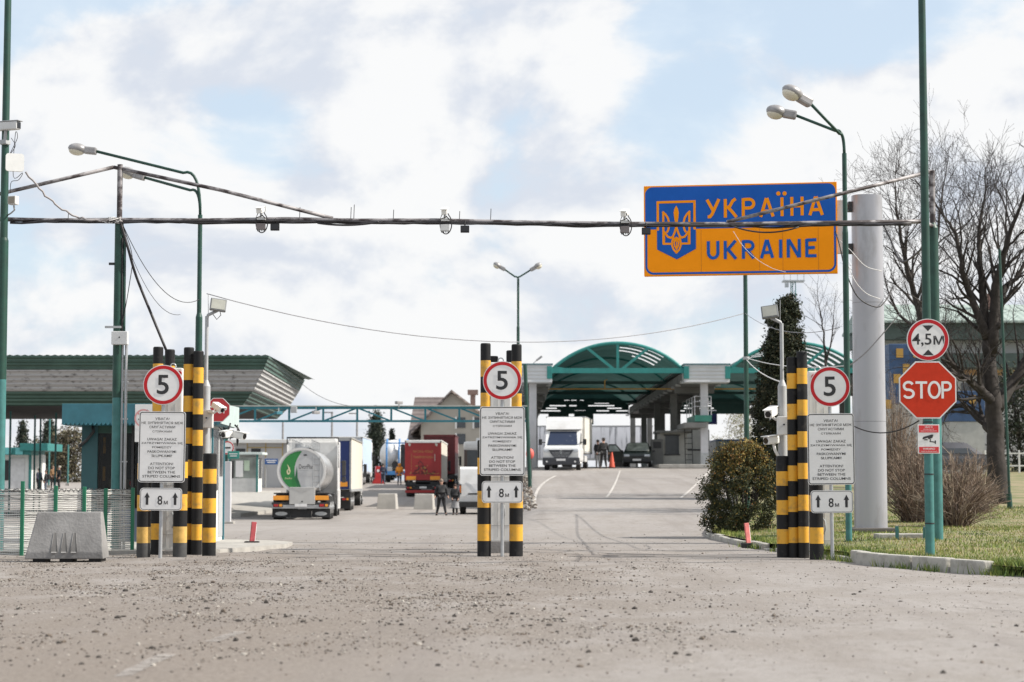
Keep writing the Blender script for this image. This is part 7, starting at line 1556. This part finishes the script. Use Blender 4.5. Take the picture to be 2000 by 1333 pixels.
spire_tree('fir_tree', 'fir with open branches at far left above the pavilion', 43, 200, 2.6, 820, 4500, .2, FIR, 35, gap=.4, shape=.8)
spire_tree('fir_tree', 'fuller fir behind the four bystanders', 95, 195, 3.6, 822, 6500, .2, FIR, 36, gap=.3, shape=.75)
BRN = [mat('bush_dark', (.055, .047, .033), .9, var=.3), mat('bush_olive', (.09, .085, .045), .9, var=.3), mat('bush_tan', (.17, .14, .09), .9, var=.3)]
def round_bush(name, label, px, d, w, py, n, size, mats, seed, cat='bush'):
    x0 = X(px, 900, d); z0 = LZ(x0, d) if x0 > 3 else G(x0, d); h = Z(py, d)-z0; rn = random.Random(seed); t = thing(name, label, cat, (x0, d, z0-.1)); cl = []
    for _ in range(160): a = rn.uniform(0, 6.28); q = math.sqrt(rn.random()); z = rn.random(); cl.append((Vector((math.cos(a)*q*w/2*(1-.5*z*z), math.sin(a)*q*w/2*.8, z*h)), rn.uniform(.06, .13)*w, rn.random()))
    def fn(i): c, r, u = cl[i % len(cl)]; return c+Vector((rn.gauss(0, r), rn.gauss(0, r), rn.gauss(0, r))), None, ([.6, .3, .1] if u < .55 else [.2, .45, .35])
    b = MB(); leaf_cloud(b, fn, n, size, mats, rn, None); b.build('crown', t); b = MB()
    for k in range(7): b.tube([(0, 0, 0), (rn.gauss(0, w*.2), rn.gauss(0, w*.15), h*.6), (rn.gauss(0, w*.3), rn.gauss(0, w*.2), h*.98)], [.06, .04, .01], BARK, 5)
    b.build('stem', t)
round_bush('brown_bush', 'brownish leafless-looking bush left of the booth, behind the bystanders', 135, 180, 3.0, 838, 4200, .2, BRN, 41)
round_bush('brown_bush', 'olive bush directly behind the rightmost bystander', 118, 188, 2.8, 850, 3500, .2, BRN, 42)
round_bush('brown_bush', 'low olive bush between pavilion roof and fir', 70, 205, 2.6, 862, 2500, .2, BRN, 43)
PALE = [mat('willow_tan', (.24, .21, .14), .9, var=.2), mat('willow_pale', (.32, .30, .22), .9, var=.2), mat('willow_green', (.22, .24, .12), .9, var=.2)]
round_bush('willow_tree', 'pale budding willow seen under the right canopy bay', 1450, 260, 5.2, 800, 3800, .2, PALE, 44, 'tree')
round_bush('willow_tree', 'small pale tree left of the willow under the canopy', 1400, 300, 3.0, 850, 1400, .2, PALE, 45, 'tree')
HED = [mat('hedge_dark', (.018, .026, .014), .85, var=.3), mat('hedge_green', (.03, .042, .02), .85, var=.3), mat('hedge_brown', (.05, .045, .028), .85, var=.3)]
round_bush('dark_hedge', 'dense dark green hedge at the right edge behind the tree trunk', 1995, 100, 2.9, 720, 9000, .12, HED, 46, 'hedge')
# tufts at the foot of the rubble
